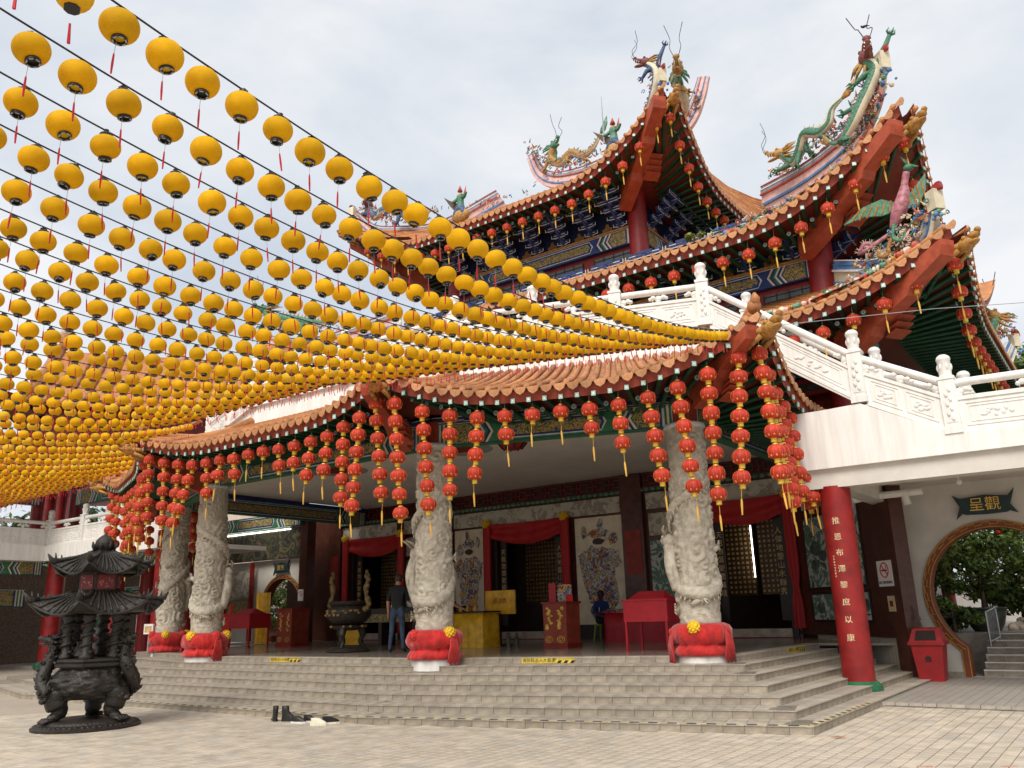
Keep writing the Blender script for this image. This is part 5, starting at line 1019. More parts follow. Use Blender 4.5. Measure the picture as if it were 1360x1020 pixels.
def facade(root, A, B, zb, beam_h, cols=(), nb=None, zs=None, wall_z0=None, win=True, colr=.30):
    """one face of a storey: painted beam at zb, brackets above, wall and windows below, columns at given fractions."""
    A = Vector(A); B = Vector(B); u = (B-A).normalized(); n = Vector((u.y, -u.x)); Ln = (B-A).length; ang = atan2(u.y, u.x)
    def bxx(nm, m, x0, x1, z0, z1, y0, y1): c = A+u*(x0+x1)/2+n*(y0+y1)/2; return MB().box((c.x, c.y, (z0+z1)/2), (x1-x0, abs(y1-y0), z1-z0), ang).obj(nm, m, root)
    bxx('wall', 'redd', 0, Ln, wall_z0, zb, -.25, -.05)
    painted_beam(root, A+n*.02, B+n*.02, zb, zb+beam_h, .24, base='blue')
    bxx('beam_cap', 'gold', 0, Ln, zb+beam_h, zb+beam_h+.06, -.14, .20)
    bxx('bracket_board', 'dblue', 0, Ln, zb+beam_h+.06, zs, -.2, -.02)
    nb = nb or int(Ln/1.12)
    for k in range(nb):
        p = A+u*((k+.5)*Ln/nb); put('bracket', BRK, root, (p.x, p.y, zb+beam_h+.07), rot=(0, 0, ang))
        if k: p = A+u*(k*Ln/nb); put('gilt_flame', GILT, root, (p.x, p.y, zb+beam_h+.07), rot=(0, 0, ang))
    if win:
        m = int(Ln/1.5)
        for k in range(m):
            x0 = (k+.12)*Ln/m; x1 = (k+.88)*Ln/m; w = bxx('window', 'greyw', x0, x1, wall_z0+.1, zb-.12, -.05, -.02)
            b = MB(); 
            for f in (.0, .25, .5, .75, 1.): c = A+u*lerp(x0, x1, f)-n*.012; b.box((c.x, c.y, (wall_z0+zb)/2), (.02, .02, zb-wall_z0-.24), ang)
            for f in (.1, .35, .65, .9): c = A+u*(x0+x1)/2-n*.012; b.box((c.x, c.y, lerp(wall_z0+.1, zb-.12, f)), (x1-x0, .02, .02), ang)
            b.obj('window_lattice', 'darkw', w)
    for f in cols:
        p = A+u*Ln*f; MB().lathe([(colr, wall_z0-.6), (colr, zs-.1)], 28, (p.x, p.y, 0)).obj('column', 'redl', root, smooth=True)
MT['greyw'] = mat('grey_window', (.10, .105, .10), .25, .1)
# lowest tier
facade(tower, (-24, 19.4), (-4.7, 19.4), 6.75, .42, (.75, 1.), zs=7.95, wall_z0=6.35); facade(tower, (-4.7, 19.4), (-4.7, 27.6), 6.75, .42, (0.5, 1.), zs=7.95, wall_z0=6.35)
facade(tower, (-24, 18.95), (-4.7, 18.95), 8.98, .46, (.42, .71, 1.), nb=17, zs=10.25, wall_z0=8.2); facade(tower, (-4.7, 18.95), (-4.7, 28), 8.98, .46, (.5, 1.), zs=10.25, wall_z0=8.2)
facade(tower, (-17.8, 21.3), (-10.5, 21.3), 12.45, .52, (0, 1.), nb=7, zs=14.2, wall_z0=11.2); facade(tower, (-10.5, 21.3), (-10.5, 26), 12.45, .52, (1,), zs=14.2, wall_z0=11.2); facade(tower, (-17.8, 26), (-17.8, 21.3), 12.45, .52, (0,), zs=14.2, wall_z0=11.2)
MB().box((-14.3, 23.7, 7.8), (18.8, 7.6, 4.2)).obj('core', 'redd', tower)
MB().box((-14.15, 23.8, 12.4), (7.0, 4.4, 3.4)).obj('core', 'redd', tower)
roof3 = empty('lower_roof', (-14, 23.5, 7.5), parent=tower); roof2 = empty('middle_roof', (-14, 23.5, 9.9), parent=tower); roof1 = empty('top_roof', (-14, 23.5, 14), parent=tower)
S3 = [Side((-25, 17.0), (-1.7, 17.0), (-24, 19.3), (-4.7, 19.3), 7.55, 8.75, 0, 1.0, 1, 3.6), Side((-1.7, 17.0), (-1.7, 30.), (-4.7, 19.3), (-4.7, 27.6), 7.55, 8.75, 1.0, 1.0, 3.6, 3.6)]
S2 = [Side((-23.3, 17.3), (-2.25, 17.3), (-20, 21.2), (-5.5, 21.2), 9.92, 11.9, .95, 1.7, 3.2, 4.1), Side((-2.25, 17.3), (-2.25, 29.7), (-5.5, 21.2), (-5.5, 26.5), 9.92, 11.9, 1.7, 1.7, 4.1, 4.1)]
S1 = [Side((-20.9, 19.3), (-8.3, 19.3), (-17.2, 23.8), (-10.2, 23.8), 14.0, 16.9, 1.25, 1.8, 3.4, 3.9), Side((-8.3, 19.3), (-8.3, 28.3), (-10.2, 23.8), (-10.2, 24.2), 14.0, 16.9, 1.8, 1.8, 3.9, 3.9), Side((-20.9, 28.3), (-20.9, 19.3), (-17.2, 24.2), (-17.2, 23.8), 14.0, 16.9, 1.2, 1.25, 3.4, 3.4)]
build_side(roof3, S3[0], vis=(.52, 1), soff=2.3); build_side(roof3, S3[1], vis=(0, 1), soff=3.0)
build_side(roof2, S2[0], vis=(0, 1), soff=1.7); build_side(roof2, S2[1], vis=(0, .75), soff=2.6)
build_side(roof1, S1[0], soff=2.1); build_side(roof1, S1[1], vis=(0, 1), soff=2.2); build_side(roof1, S1[2], vis=(.4, 1), soff=2.8, tubes=False)
hip_beam(roof3, (-1.6, 16.95, 8.10), (-3.4, 2.2), .34, 3.2, .30); hip_beam(roof3, (-1.55, 30.15, 8.3), (-1, -1), .34, 3.0, .4)
hip_beam(roof2, (-2.14, 17.25, 11.05), (-2.7, 1.65), .36, 3.2, .36); hip_beam(roof2, (-23.5, 17.1, 10.65), (1, 1), .3, 2.8, .4)
hip_beam(roof1, (-8.12, 19.2, 15.28), (-2.4, 2.0), .38, 3.2, .42); hip_beam(roof1, (-21.1, 19.1, 15.05), (1, 1), .36, 3.2, .42)
# upswept ridges with striped bands and scroll ends
MT['stripe'] = mat('ridge_grey_blue', (.30, .33, .40), .5, .1); MT['tred2'] = mat('ridge_red_line', (.45, .08, .05), .5, .1)
def ridge(root, path, w=.16, hs=(.34, .2), end=True, drop=.26, name='ridge', mats=('pink', 'stripe', 'tred2', 'white')):
    P = crom(path, 8); n = len(P)
    def band(z0, z1, hw, m, nm):
        b = MB(); V = []
        for i, p in enumerate(P):
            t = (P[min(i+1, n-1)]-P[max(i-1, 0)]); h = Vector((t.x, t.y, 0)).normalized() if Vector((t.x, t.y, 0)).length > 1e-5 else Vector((1, 0, 0)); s_ = Vector((h.y, -h.x, 0)); up = s_.cross(t.normalized()); up = up if up.z > 0 or abs(t.normalized().z) > .9 else -up
            if up.dot(Vector((0, 0, 1))) < 0: up = -up
            f = 1.0-.5*(i/(n-1))
            for (a, z) in ((-hw, z0), (hw, z0), (hw, z1), (-hw, z1)): V.append(p+s_*a*f+up*z*f)
        F = [(i*4+k, i*4+(k+1) % 4, (i+1)*4+(k+1) % 4, (i+1)*4+k) for i in range(n-1) for k in range(4)]+[(3, 2, 1, 0), tuple((n-1)*4+k for k in range(4))]
        return b.add(V, F).obj(nm, m, root)
    h = hs[0]; r_ = band(0, h, w*.8, mats[0], name)
    band(h, h+.05, w*1.15, mats[2], 'ridge_line'); band(h+.05, h+.15, w, mats[1], 'ridge_band'); band(h+.15, h+.18, w*1.1, mats[3], 'ridge_line'); band(h+.18, h+.25, w*.9, mats[1], 'ridge_band'); band(h+.25, h+.28, w*1.02, mats[2], 'ridge_line')
    band(-drop, .0, w*.78, mats[0], 'ridge_wall'); band(-.05, .02, w*1.1, 'lblue', 'ridge_foot')
    if end:
        p = P[-1]; t = (P[-1]-P[-3]).normalized(); h_ = Vector((t.x, t.y, 0)).normalized(); s_ = Vector((h_.y, -h_.x, 0)); M = Matrix((h_, s_, Vector((0, 0, 1)))).transposed()
        b = MB(); b.box(p+h_*.10+Vector((0, 0, .22)), (.24, .22, .42), ax=M); b.obj('end_block', 'cream', root)
        b = MB(); b.tube([p+h_*(.14-.10*cos(a*pi/6))+Vector((0, 0, .44+.10*sin(a*pi/6))) for a in range(-1, 8)], .014, 8, flat=7.0); b.obj('end_scroll', 'redl', root, smooth='all')
        b = MB()
        rg = random.Random(int(p.x*7))
        for k in range(16): q = p+h_*rg.uniform(.08, .26)+s_*rg.uniform(-.15, .15)+Vector((0, 0, rg.uniform(-.45, .0))); b.ball(q, rg.uniform(.03, .06), 6, 4, mi=rg.randrange(3))
        b.obj('plaster_flowers', ['jade', 'cream', 'lblue'], root, kind='stuff')
    return r_
def ornament(root, path, n, h=.28, seed=1, spread=.14):
    # dense small plaster flowers, curls and leaves along a ridge
    rg = random.Random(seed); P = crom(path, 6); b = MB()
    for k in range(n):
        _i = rg.randrange(len(P)-1); q = P[_i].lerp(P[_i+1], rg.random())+Vector((rg.gauss(0, spread), rg.gauss(0, spread), rg.uniform(-.02, h))); mi = rg.randrange(6); ty = rg.random()
        if ty < .35:
            for a in range(5): e = Vector((cos(a*1.257), sin(a*1.257)*.6, sin(a*1.257+.4))); b.ball(q+e*.035, (.026, .026, .02), 5, 3, mi=mi)
        elif ty < .7:
            r0 = rg.uniform(.04, .09); ph = rg.uniform(0, 6); dx, dy = cos(ph), sin(ph); b.tube([q+Vector((dx*r0*cos(a*.8)*(1-a*.1), dy*r0*cos(a*.8)*(1-a*.1), r0*sin(a*.8)*(1-a*.1))) for a in range(8)], .014, 4, mi=mi)
        else:
            e = Vector((rg.gauss(0, 1), rg.gauss(0, 1), abs(rg.gauss(0, 1.2)))).normalized(); b.tube([q, q+e*.08, q+e*.16+Vector((0, 0, .03))], [.03, .025, .003], 5, mi=mi)
    b.obj('plaster_ornament', ['jade', 'cream', 'lblue', 'tred2', 'gold', 'pink'], root, kind='stuff')
def on_hip(S, z=.05): e = S.at(1, 0); t = S.at(1, 1); return e, t
ridge(roof2, [(-6.3, 20.6, 12.0), (-5.0, 19.6, 11.75), (-4.0, 18.9, 11.75), (-3.3, 18.3, 11.85), (-2.80, 17.85, 12.25), (-2.55, 17.6, 12.75)], .17, (.26, .2))
ridge(roof3, [(-4.4, 19.0, 8.75), (-3.3, 18.1, 8.25), (-2.55, 17.6, 8.28), (-2.15, 17.25, 8.6), (-1.98, 17.1, 9.0)], .15, (.25, .2), mats=('cream', 'lblue', 'white', 'lblue'))
ridge(roof3, [(-4.4, 28.0, 8.75), (-3.2, 29.0, 8.3), (-2.3, 29.4, 8.6), (-1.9, 29.8, 9.3)], .15, (.25, .2), mats=('cream', 'lblue', 'white', 'lblue'))
ridge(roof1, [(-10.3, 23.2, 16.9), (-9.7, 21.5, 15.7), (-9.2, 20.3, 15.3), (-8.8, 19.75, 15.65), (-8.58, 19.55, 16.2)], .15, (.30, .2))
ridge(roof1, [(-17.2, 23.4, 16.9), (-18.6, 21.6, 15.4), (-19.8, 20.4, 15.15), (-21.0, 20.2, 15.6), (-21.9, 20.1, 16.5)], .15, (.25, .2))
ridge(roof2, [(-19.6, 20.2, 11.6), (-21.3, 18.6, 10.75), (-22.8, 17.9, 10.85), (-23.9, 17.7, 11.3)], .14, (.25, .2))
# main ridge with swallow tails, gable at the right end
ridge(roof1, [(-12.6, 24.0, 16.95), (-11.2, 24.0, 16.95), (-10.2, 24.0, 17.2), (-9.5, 24.0, 17.7), (-9.1, 24.0, 18.4), (-8.85, 24.0, 19.1)], .14, (.28, .2), end=False); ridge(roof1, [(-12.6, 24.0, 16.95), (-14.0, 24.0, 17.0), (-15.2, 24.0, 17.3), (-15.9, 24.0, 17.9), (-16.25, 24.0, 18.8)], .14, (.28, .2), end=False)
b = MB(); b.add([(-9.75, 21.6, 15.4), (-9.75, 26.4, 15.4), (-9.75, 24.0, 17.5)], [(0, 1, 2)]); b.add([(-9.9, 21.6, 15.4), (-9.9, 24.0, 17.5), (-9.9, 26.4, 15.4)], [(0, 1, 2)]); b.obj('gable_panel', 'redd', roof1)
for sg in (-1, 1):
    MB().tube([(-9.7, 24+sg*.05, 17.55), (-9.7, 24+sg*1.3, 16.35), (-9.6, 24+sg*2.6, 15.3)], .10, 8).obj('verge_tile_row', 'clay', roof1, smooth='all')
    for k in range(10): q = Vector((-9.62, 24+sg*(.15+.25*k), 17.42-.225*k)); put('drip_tile', DRIP, roof1, M=Matrix.Translation(q)@Matrix.Rotation(pi/2, 4, 'Z'))
b = MB()                                                            # wire scrollwork on the middle ridge
for k in range(26):
    t = k/25; q = vlerp((-6.1, 20.5, 12.68), (-4.0, 18.9, 12.45), t); r0 = .07+.03*(k % 3)
    b.tube([q+Vector((.75, -.58, 0))*0+Vector((r0*cos(a*.7)*(1-a*.09)*.75, -r0*cos(a*.7)*(1-a*.09)*.58, r0+r0*sin(a*.7)*(1-a*.09))) for a in range(9)], .014, 4)
b.obj('scroll_crest', 'stripe', roof2, kind='stuff')
b = MB()
for k in range(24):
    t = k/23; q = vlerp((-9.4, 20.6, 15.9), (-8.8, 19.8, 16.3), t) if k < 8 else vlerp((-17.8, 22.5, 16.6), (-21.0, 20.2, 16.15), (k-8)/15); r0 = .07+.03*(k % 3)
    b.tube([q+Vector((r0*cos(a*.7)*(1-a*.09)*.75, -r0*cos(a*.7)*(1-a*.09)*.58, r0+r0*sin(a*.7)*(1-a*.09))) for a in range(9)], .014, 4)
b.obj('scroll_crest', 'stripe', roof1, kind='stuff')
# coloured plaster relief along the tile edge of the middle roof corner
b = MB(); rg = random.Random(11)
for k in range(90):
    t = rg.random(); u_ = lerp(.80, .985, t); q = S2[0].at(u_, rg.uniform(.10, .2), .10); b.ball(q, (rg.uniform(.05, .12), rg.uniform(.05, .1), rg.uniform(.05, .1)), 6, 4, mi=rg.choice((0, 0, 1, 2, 3, 4)))
b.obj('plaster_relief', ['jade', 'lblue', 'cream', 'tred2', 'gold'], roof2, kind='stuff')
b = MB()
for k in range(90):
    t = rg.random(); u_ = lerp(.84, .985, t); q = S3[0].at(u_, rg.uniform(.06, .16), .12); b.ball(q, (rg.uniform(.04, .10), rg.uniform(.04, .1), rg.uniform(.05, .1)), 6, 4, mi=rg.choice((0, 0, 1, 2, 3, 4)))
b.obj('plaster_relief', ['jade', 'pink', 'cream', 'tred2', 'gold'], roof3, kind='stuff')
# teal box lamp under the lower roof
b = MB(); b.box((-3.9, 18.2, 7.0), (.55, .4, .36), .6); b.box((-3.9, 18.2, 7.2), (.4, .3, .1), .6); b.obj('bracket_box', 'teal', tower)
ornament(roof2, [(-6.0, 20.3, 12.5), (-4.5, 19.2, 12.3), (-3.3, 18.3, 12.3), (-2.8, 17.85, 12.6)], 200, .25, 1); ornament(roof2, [(-3.6, 18.1, 11.45), (-3.0, 17.75, 11.75), (-2.62, 17.6, 12.3)], 140, .25, 2, .07); ornament(roof2, [(-7.5, 17.9, 10.25), (-5.5, 17.8, 10.35), (-3.8, 17.7, 10.75), (-2.8, 17.6, 11.4)], 200, .12, 3, .08)
ornament(roof3, [(-3.6, 17.6, 8.05), (-2.6, 17.3, 8.4), (-2.0, 17.15, 8.9)], 260, .5, 4, .14); ornament(roof3, [(-4.2, 17.4, 7.85), (-3.0, 17.3, 8.1)], 90, .2, 5, .1); ornament(roof3, [(-3.2, 29.0, 9.0), (-2.3, 29.4, 9.3), (-1.9, 29.7, 9.9)], 90, .4, 6, .15)
ornament(roof1, [(-9.6, 21.0, 15.8), (-9.0, 20.0, 15.9), (-8.6, 19.55, 16.6)], 200, .35, 7, .12); ornament(roof1, [(-9.5, 23.9, 17.7), (-9.1, 23.9, 18.3)], 60, .3, 8, .08); ornament(roof1, [(-13, 23.9, 17.6), (-15.2, 23.9, 17.9), (-16.2, 23.9, 19.0)], 180, .4, 9, .14); ornament(roof1, [(-18.6, 21.2, 15.9), (-20.2, 20.3, 15.8), (-21.6, 20.1, 16.6)], 180, .4, 10, .14); ornament(roof1, [(-16.4, 20.4, 14.9), (-10.2, 20.4, 15.2)], 60, .25, 12, .12)
ornament(roof2, [(-20.6, 19.2, 11.4), (-22.6, 17.9, 11.3), (-23.8, 17.7, 11.9)], 160, .4, 11, .15)
# ------------------------------------------------------------------ roof dragons and figures
def dragon(label, path, r0, body, fin, head_dir, legs, headm='gold', flame='gold', scale=1., name='roof_dragon', tail=True):
    fin2 = {'dgreen': 'jade', 'dblueb': 'lblue2', 'dgold': 'gold'}.get(body, body)
    """path runs from tail to neck; head faces head_dir"""
    P = crom(path, 9); n = len(P); root = empty(name, P[0], label, 'dragon statue'); b = MB(); m = 12; R = []
    for i in range(n):
        t = i/(n-1); R.append(r0*(.30+.70*min(1, t*2.2))*(1-.22*max(0, t-.75)*4*.5))
    V = []; up = Vector((0, 0, 1)); fr = []
    for i in range(n):
        t = (P[min(i+1, n-1)]-P[max(i-1, 0)]).normalized(); s_ = t.cross(up)
        if s_.length < .1: s_ = t.cross(Vector((.5, -.8, .1)))
        s_.normalize(); up = s_.cross(t).normalized(); fr.append((t, s_.copy(), up.copy()))
        for j in range(m):
            f = 1+.09*((i+j) % 2); V.append(P[i]+(s_*cos(2*pi*j/m)+up*sin(2*pi*j/m))*R[i]*f)
    b.add(V, [(i*m+j, i*m+(j+1) % m, (i+1)*m+(j+1) % m, (i+1)*m+j) for i in range(n-1) for j in range(m)]+[tuple(range(m-1, -1, -1)), tuple((n-1)*m+j for j in range(m))]); b.m = [2 if abs((j % m)-8.5) < 2 else ((i+j) % 2) for i in range(n-1) for j in range(m)]+[0, 0]; b.obj('body', [body, fin2, 'cream'], root, smooth='all')
    b = MB()
    for i in range(2, n-2, 2):
        t, s_, u_ = fr[i]; q = P[i]+u_*R[i]*.9; h = r0*(.7+.3*(i % 4 == 0)); b.add([q-t*r0*.35+s_*.012, q+t*r0*.35+s_*.012, q+u_*h-t*r0*.25, q-t*r0*.35-s_*.012, q+t*r0*.35-s_*.012], [(0, 1, 2), (4, 3, 2), (1, 4, 2), (3, 0, 2)])
    b.obj('dorsal_fins', fin, root, kind='stuff')
    c = P[-1]; d = Vector(head_dir).normalized(); s_ = d.cross(Vector((0, 0, 1))).normalized(); u_ = s_.cross(d); M = Matrix((d, s_, u_)).transposed(); k = r0/.12*scale
    b = MB(); b.ball(c+d*.06*k+u_*.04*k, (.17*k, .13*k, .13*k), 12, 8, M=M); b.ball(c+d*.24*k+u_*.05*k, (.17*k, .085*k, .06*k), 10, 6, M=M); b.ball(c+d*.38*k+u_*.09*k, (.06*k, .08*k, .06*k), 8, 6, M=M)
    Mj = M@Matrix.Rotation(.42, 3, 'Y'); b.ball(c+d*.20*k-u_*.10*k, (.17*k, .07*k, .035*k), 10, 6, M=Mj)
    for g in (-1, 1): b.ball(c+d*.13*k+u_*.13*k+s_*.08*k*g, .04*k, 8, 5); b.tube([c+u_*.1*k+s_*.06*k*g, c-d*.14*k+u_*.24*k+s_*.09*k*g, c-d*.34*k+u_*.28*k+s_*.12*k*g], [.03*k, .025*k, .006*k], 6)
    hd = b.obj('head', headm, root, smooth='all')
    b = MB()
    for g in (-1, 1): b.ball(c+d*.165*k+u_*.14*k+s_*.09*k*g, .022*k, 6, 4)
    for q in range(6): b.tube([c+d*(.22+.03*q)*k+u_*.02*k+s_*.05*k*(-1)**q, c+d*(.22+.03*q)*k-u_*.035*k+s_*.05*k*(-1)**q], [.014*k, .003*k], 5)
    b.obj('teeth_and_eyes', 'white', hd, kind='stuff')
    b = MB()
    for q in range(10): a = q*2*pi/10; w_ = (s_*cos(a)+u_*sin(a)); b.tube([c-d*.02*k+w_*.10*k, c-d*.16*k+w_*.20*k, c-d*.32*k+w_*.23*k+u_*.05*k], [.035*k, .03*k, .005*k], 5)
    b.obj('mane', flame, hd, smooth='all', kind='stuff')
    b = MB()
    for g in (-1, 1): b.tube(crom([c+d*.4*k+u_*.08*k+s_*.05*k*g, c+d*.5*k+u_*.25*k+s_*.12*k*g, c+d*.42*k+u_*.55*k+s_*.10*k*g, c+d*.55*k+u_*.85*k+s_*.2*k*g], 5), .008*k, 4)
    b.obj('whiskers', 'ink', hd)
    for (f, dirv) in legs:
        i = int(f*(n-1)); t, ss, uu = fr[i]; dv = Vector(dirv); q = P[i]; kn = q+dv*.5+t*r0*.8; ft = q+dv; b = MB(); b.tube([q, kn, ft], [r0*.75, r0*.55, r0*.36], 8)
        e = dv.normalized(); o1 = e.orthogonal().normalized(); o2 = e.cross(o1)
        for a in range(4): w_ = o1*cos(a*pi/2)+o2*sin(a*pi/2); b.tube([ft, ft+e*r0*.5+w_*r0*.7, ft+e*r0*1.2+w_*r0*.55], [r0*.26, r0*.2, r0*.04], 5)
        b.obj('leg', body, root, smooth='all')
    if tail:
        t = (P[0]-P[2]).normalized(); b = MB(); q = P[0]; b.tube([q-t*.02, q+t*r0*1.2, q+t*r0*2.4+Vector((0, 0, r0*.5)), q+t*r0*3.4+Vector((0, 0, r0*1.6))], [r0*.3, r0*.85, r0*.7, .004], 8, flat=.35); b.obj('tail_flame', flame, root, smooth='all')
    return root
MT['lblue2'] = mat('dragon_pale_blue', (.16, .22, .34), .5, .2, 14, .3, 50); MT['dgreen'] = mat('dragon_green', (.09, .24, .13), .5, .2, 16, .4, 60, col2=(.03, .10, .07)); MT['dblueb'] = mat('dragon_blue', (.09, .14, .26), .5, .2, 16, .4, 60, col2=(.03, .05, .10)); MT['dgold'] = mat('dragon_gold', (.50, .32, .09), .5, .2, 16, .4, 60, col2=(.28, .12, .03)); MT['dred'] = mat('dragon_dark_red', (.26, .08, .06), .5, .2, 16, .4, 60, col2=(.10, .03, .03))
dragon('blue dragon rearing on the top roof corner with its claw raised', [(-9.5, 20.3, 15.6), (-9.25, 19.9, 15.75), (-8.95, 19.65, 15.9), (-8.70, 19.5, 16.3), (-8.66, 19.45, 16.7), (-8.88, 19.45, 17.0)], .12, 'dblueb', 'tred2', (-.75, -.45, .25), [(.85, (-.35, -.1, -.25)), (.75, (.35, -.05, .75)), (.25, (.2, -.2, -.15))], 'dred', 'dgold', 1.05)
dragon('green dragon rearing on the middle roof corner with open jaws', [(-3.9, 18.0, 11.75), (-3.6, 17.6, 11.45), (-3.3, 17.5, 11.7), (-3.05, 17.5, 12.1), (-2.8, 17.5, 12.5), (-2.65, 17.5, 12.85), (-2.80, 17.5, 13.1)], .13, 'dgreen', 'dred', (.25, -.55, .45), [(.8, (-.45, -.1, -.2)), (.72, (.5, .0, .95)), (.45, (-.30, .1, .15)), (.2, (.15, -.3, -.2))], 'dred', 'dgold', 1.15)
dragon('green dragon walking along the middle roof ridge with a golden tail', [(-3.60, 18.5, 13.05), (-3.85, 18.55, 12.9), (-3.98, 18.6, 12.6), (-4.25, 18.7, 12.5), (-4.62, 18.9, 12.72), (-4.85, 19.1, 12.45), (-5.1, 19.3, 12.30), (-5.35, 19.3, 12.6)], .12, 'dgreen', 'cream', (-.85, -.2, .12), [(.85, (-.45, 0, -.10)), (.7, (-.1, -.15, -.5)), (.62, (.15, .1, -.45)), (.4, (.1, -.1, -.25))], 'dgold', 'gold', 1.0)
dragon('golden dragon on the left end of the top roof ridge', [(-13.0, 23.9, 18.5), (-13.35, 23.9, 18.05), (-13.8, 23.9, 17.9), (-14.3, 23.9, 18.2), (-14.8, 23.9, 17.95), (-15.2, 23.9, 18.3), (-15.1, 23.9, 18.7)], .15, 'dgold', 'jade', (.7, -.4, .25), [(.8, (-.3, -.1, -.3)), (.55, (.1, -.2, -.4)), (.3, (.1, -.1, -.3))], 'jade', 'jade', 1.0)
dragon('golden dragon curled beside the top roof corner above the right eave', [(-9.1, 21.6, 16.5), (-8.7, 21.4, 16.3), (-8.5, 21.0, 16.6), (-8.6, 20.7, 17.0), (-8.4, 20.5, 17.1)], .15, 'dgold', 'jade', (.3, -.8, .1), [(.6, (.3, -.2, -.3))], 'dgold', 'jade', 1.1)
dragon('blue dragon on the left corner ridge of the top roof', [(-18.6, 20.2, 15.5), (-19.2, 20.2, 15.65), (-19.7, 20.2, 16.2), (-20.4, 20.2, 16.35), (-20.9, 20.2, 16.25), (-21.2, 20.2, 16.7)], .16, 'dblueb', 'cream', (.2, -.6, .45), [(.85, (-.7, 0, .25)), (.45, (.2, -.1, .2)), (.3, (-.1, -.2, -.4))], 'dred', 'gold', 1.0)
dragon('green dragon on the left corner ridge of the middle roof', [(-20.5, 17.8, 11.25), (-21.2, 17.8, 11.4), (-21.9, 17.7, 11.6), (-22.7, 17.6, 11.85), (-23.4, 17.6, 12.0), (-23.7, 17.6, 12.35)], .16, 'dgreen', 'dgold', (-.7, -.4, .3), [(.8, (-.4, -.1, -.25)), (.35, (.1, -.2, -.5)), (.55, (-.1, -.1, -.5))], 'dgreen', 'dgold', 1.0)
dragon('green dragon on the rear corner ridge of the lower roof against the trees', [(-3.6, 28.7, 9.0), (-3.0, 29.1, 9.15), (-2.5, 29.3, 9.7), (-2.2, 29.4, 10.2)], .2, 'dgreen', 'dgold', (-.5, -.5, .5), [(.7, (-.5, -.2, .2)), (.3, (.1, -.1, -.4))], 'dgold', 'gold', .9)
# phoenix on the lower roof corner
ph = empty('phoenix_statue', (-2.6, 17.2, 8.5), 'plaster phoenix with green wing and curled tail plumes on the lower roof corner', 'phoenix statue')
MT['pinkb'] = mat('phoenix_pink', (.45, .17, .20), .5, .25, 10)
P_ = crom([(-2.78, 17.2, 8.95), (-2.62, 17.15, 9.2), (-2.48, 17.15, 9.5), (-2.40, 17.15, 9.85), (-2.33, 17.12, 10.05)], 6); MB().tube(P_, [.05+.11*sin(pi*min(1, i/18)) if i < 18 else .07 for i in range(len(P_))], 10).obj('body', 'pinkb', ph, smooth='all')
b = MB(); b.ball((-2.28, 17.1, 10.12), (.11, .08, .08), 10, 6); b.tube([(-2.2, 17.08, 10.12), (-2.08, 17.05, 10.06)], [.04, .004], 6)
for k in range(4): b.tube([(-2.3, 17.1, 10.18), (-2.3-.03*k, 17.1, 10.32+.03*k)], [.02, .004], 5)
b.obj('head', 'dgreen', ph, smooth='all')
for sg, m in ((-1, 'dgreen'), (1, 'jade')):
    b = MB(); b.extr([(0, 0), (-.25, .16), (-.62, .10), (-1.05, -.18), (-.62, -.12), (-.3, -.2), (-.02, -.18)] if sg < 0 else [(0, 0), (.3, .12), (.62, .45), (.58, .1), (.4, -.2), (.02, -.18)], (-2.62, 17.15, 9.45), (1, 0, 0), (0, 0, 1), .05); w_ = b.obj('wing', m, ph)
    b = MB()
    for k in range(6): b.tube([(-2.7-.12*k if sg < 0 else -2.55+.09*k, 17.10, 9.5+(.02 if sg < 0 else .05*k)), (-2.75-.15*k if sg < 0 else -2.55+.1*k, 17.09, 9.28-.0*k)], .016, 4)
    b.obj('feather_quill', 'gold', w_, kind='stuff')
for k, (cx, cz, r0, m, a0, tr) in enumerate(((-2.60, 8.72, .19, 'dgreen', 2.4, 1), (-3.02, 8.45, .15, 'gold', .4, -1), (-3.25, 8.62, .16, 'pinkb', 3.6, -1))):
    pth = [(-2.72+.02*k, 17.12, 9.0-.06*k)]+[(cx+r0*(1-.1*q)*cos(a0+tr*q*.55), 17.08, cz+r0*(1-.1*q)*sin(a0+tr*q*.55)) for q in range(9)]; pp_ = crom(pth, 3)
    pl = MB().tube(pp_, [.045]*(len(pp_)-3)+[.04, .03, .02], 6).obj('tail_plume', m, ph, smooth='all'); b = MB()
    for i, q in enumerate(pp_[2:]):
        for g in (-1, 1): a = i*.9; b.tube([q, q+Vector((.11*cos(a+g*.6), -.02, .11*sin(a+g*.6)))], [.012, .002], 4)
    b.obj('plume_barbs', 'cream', pl, kind='stuff')
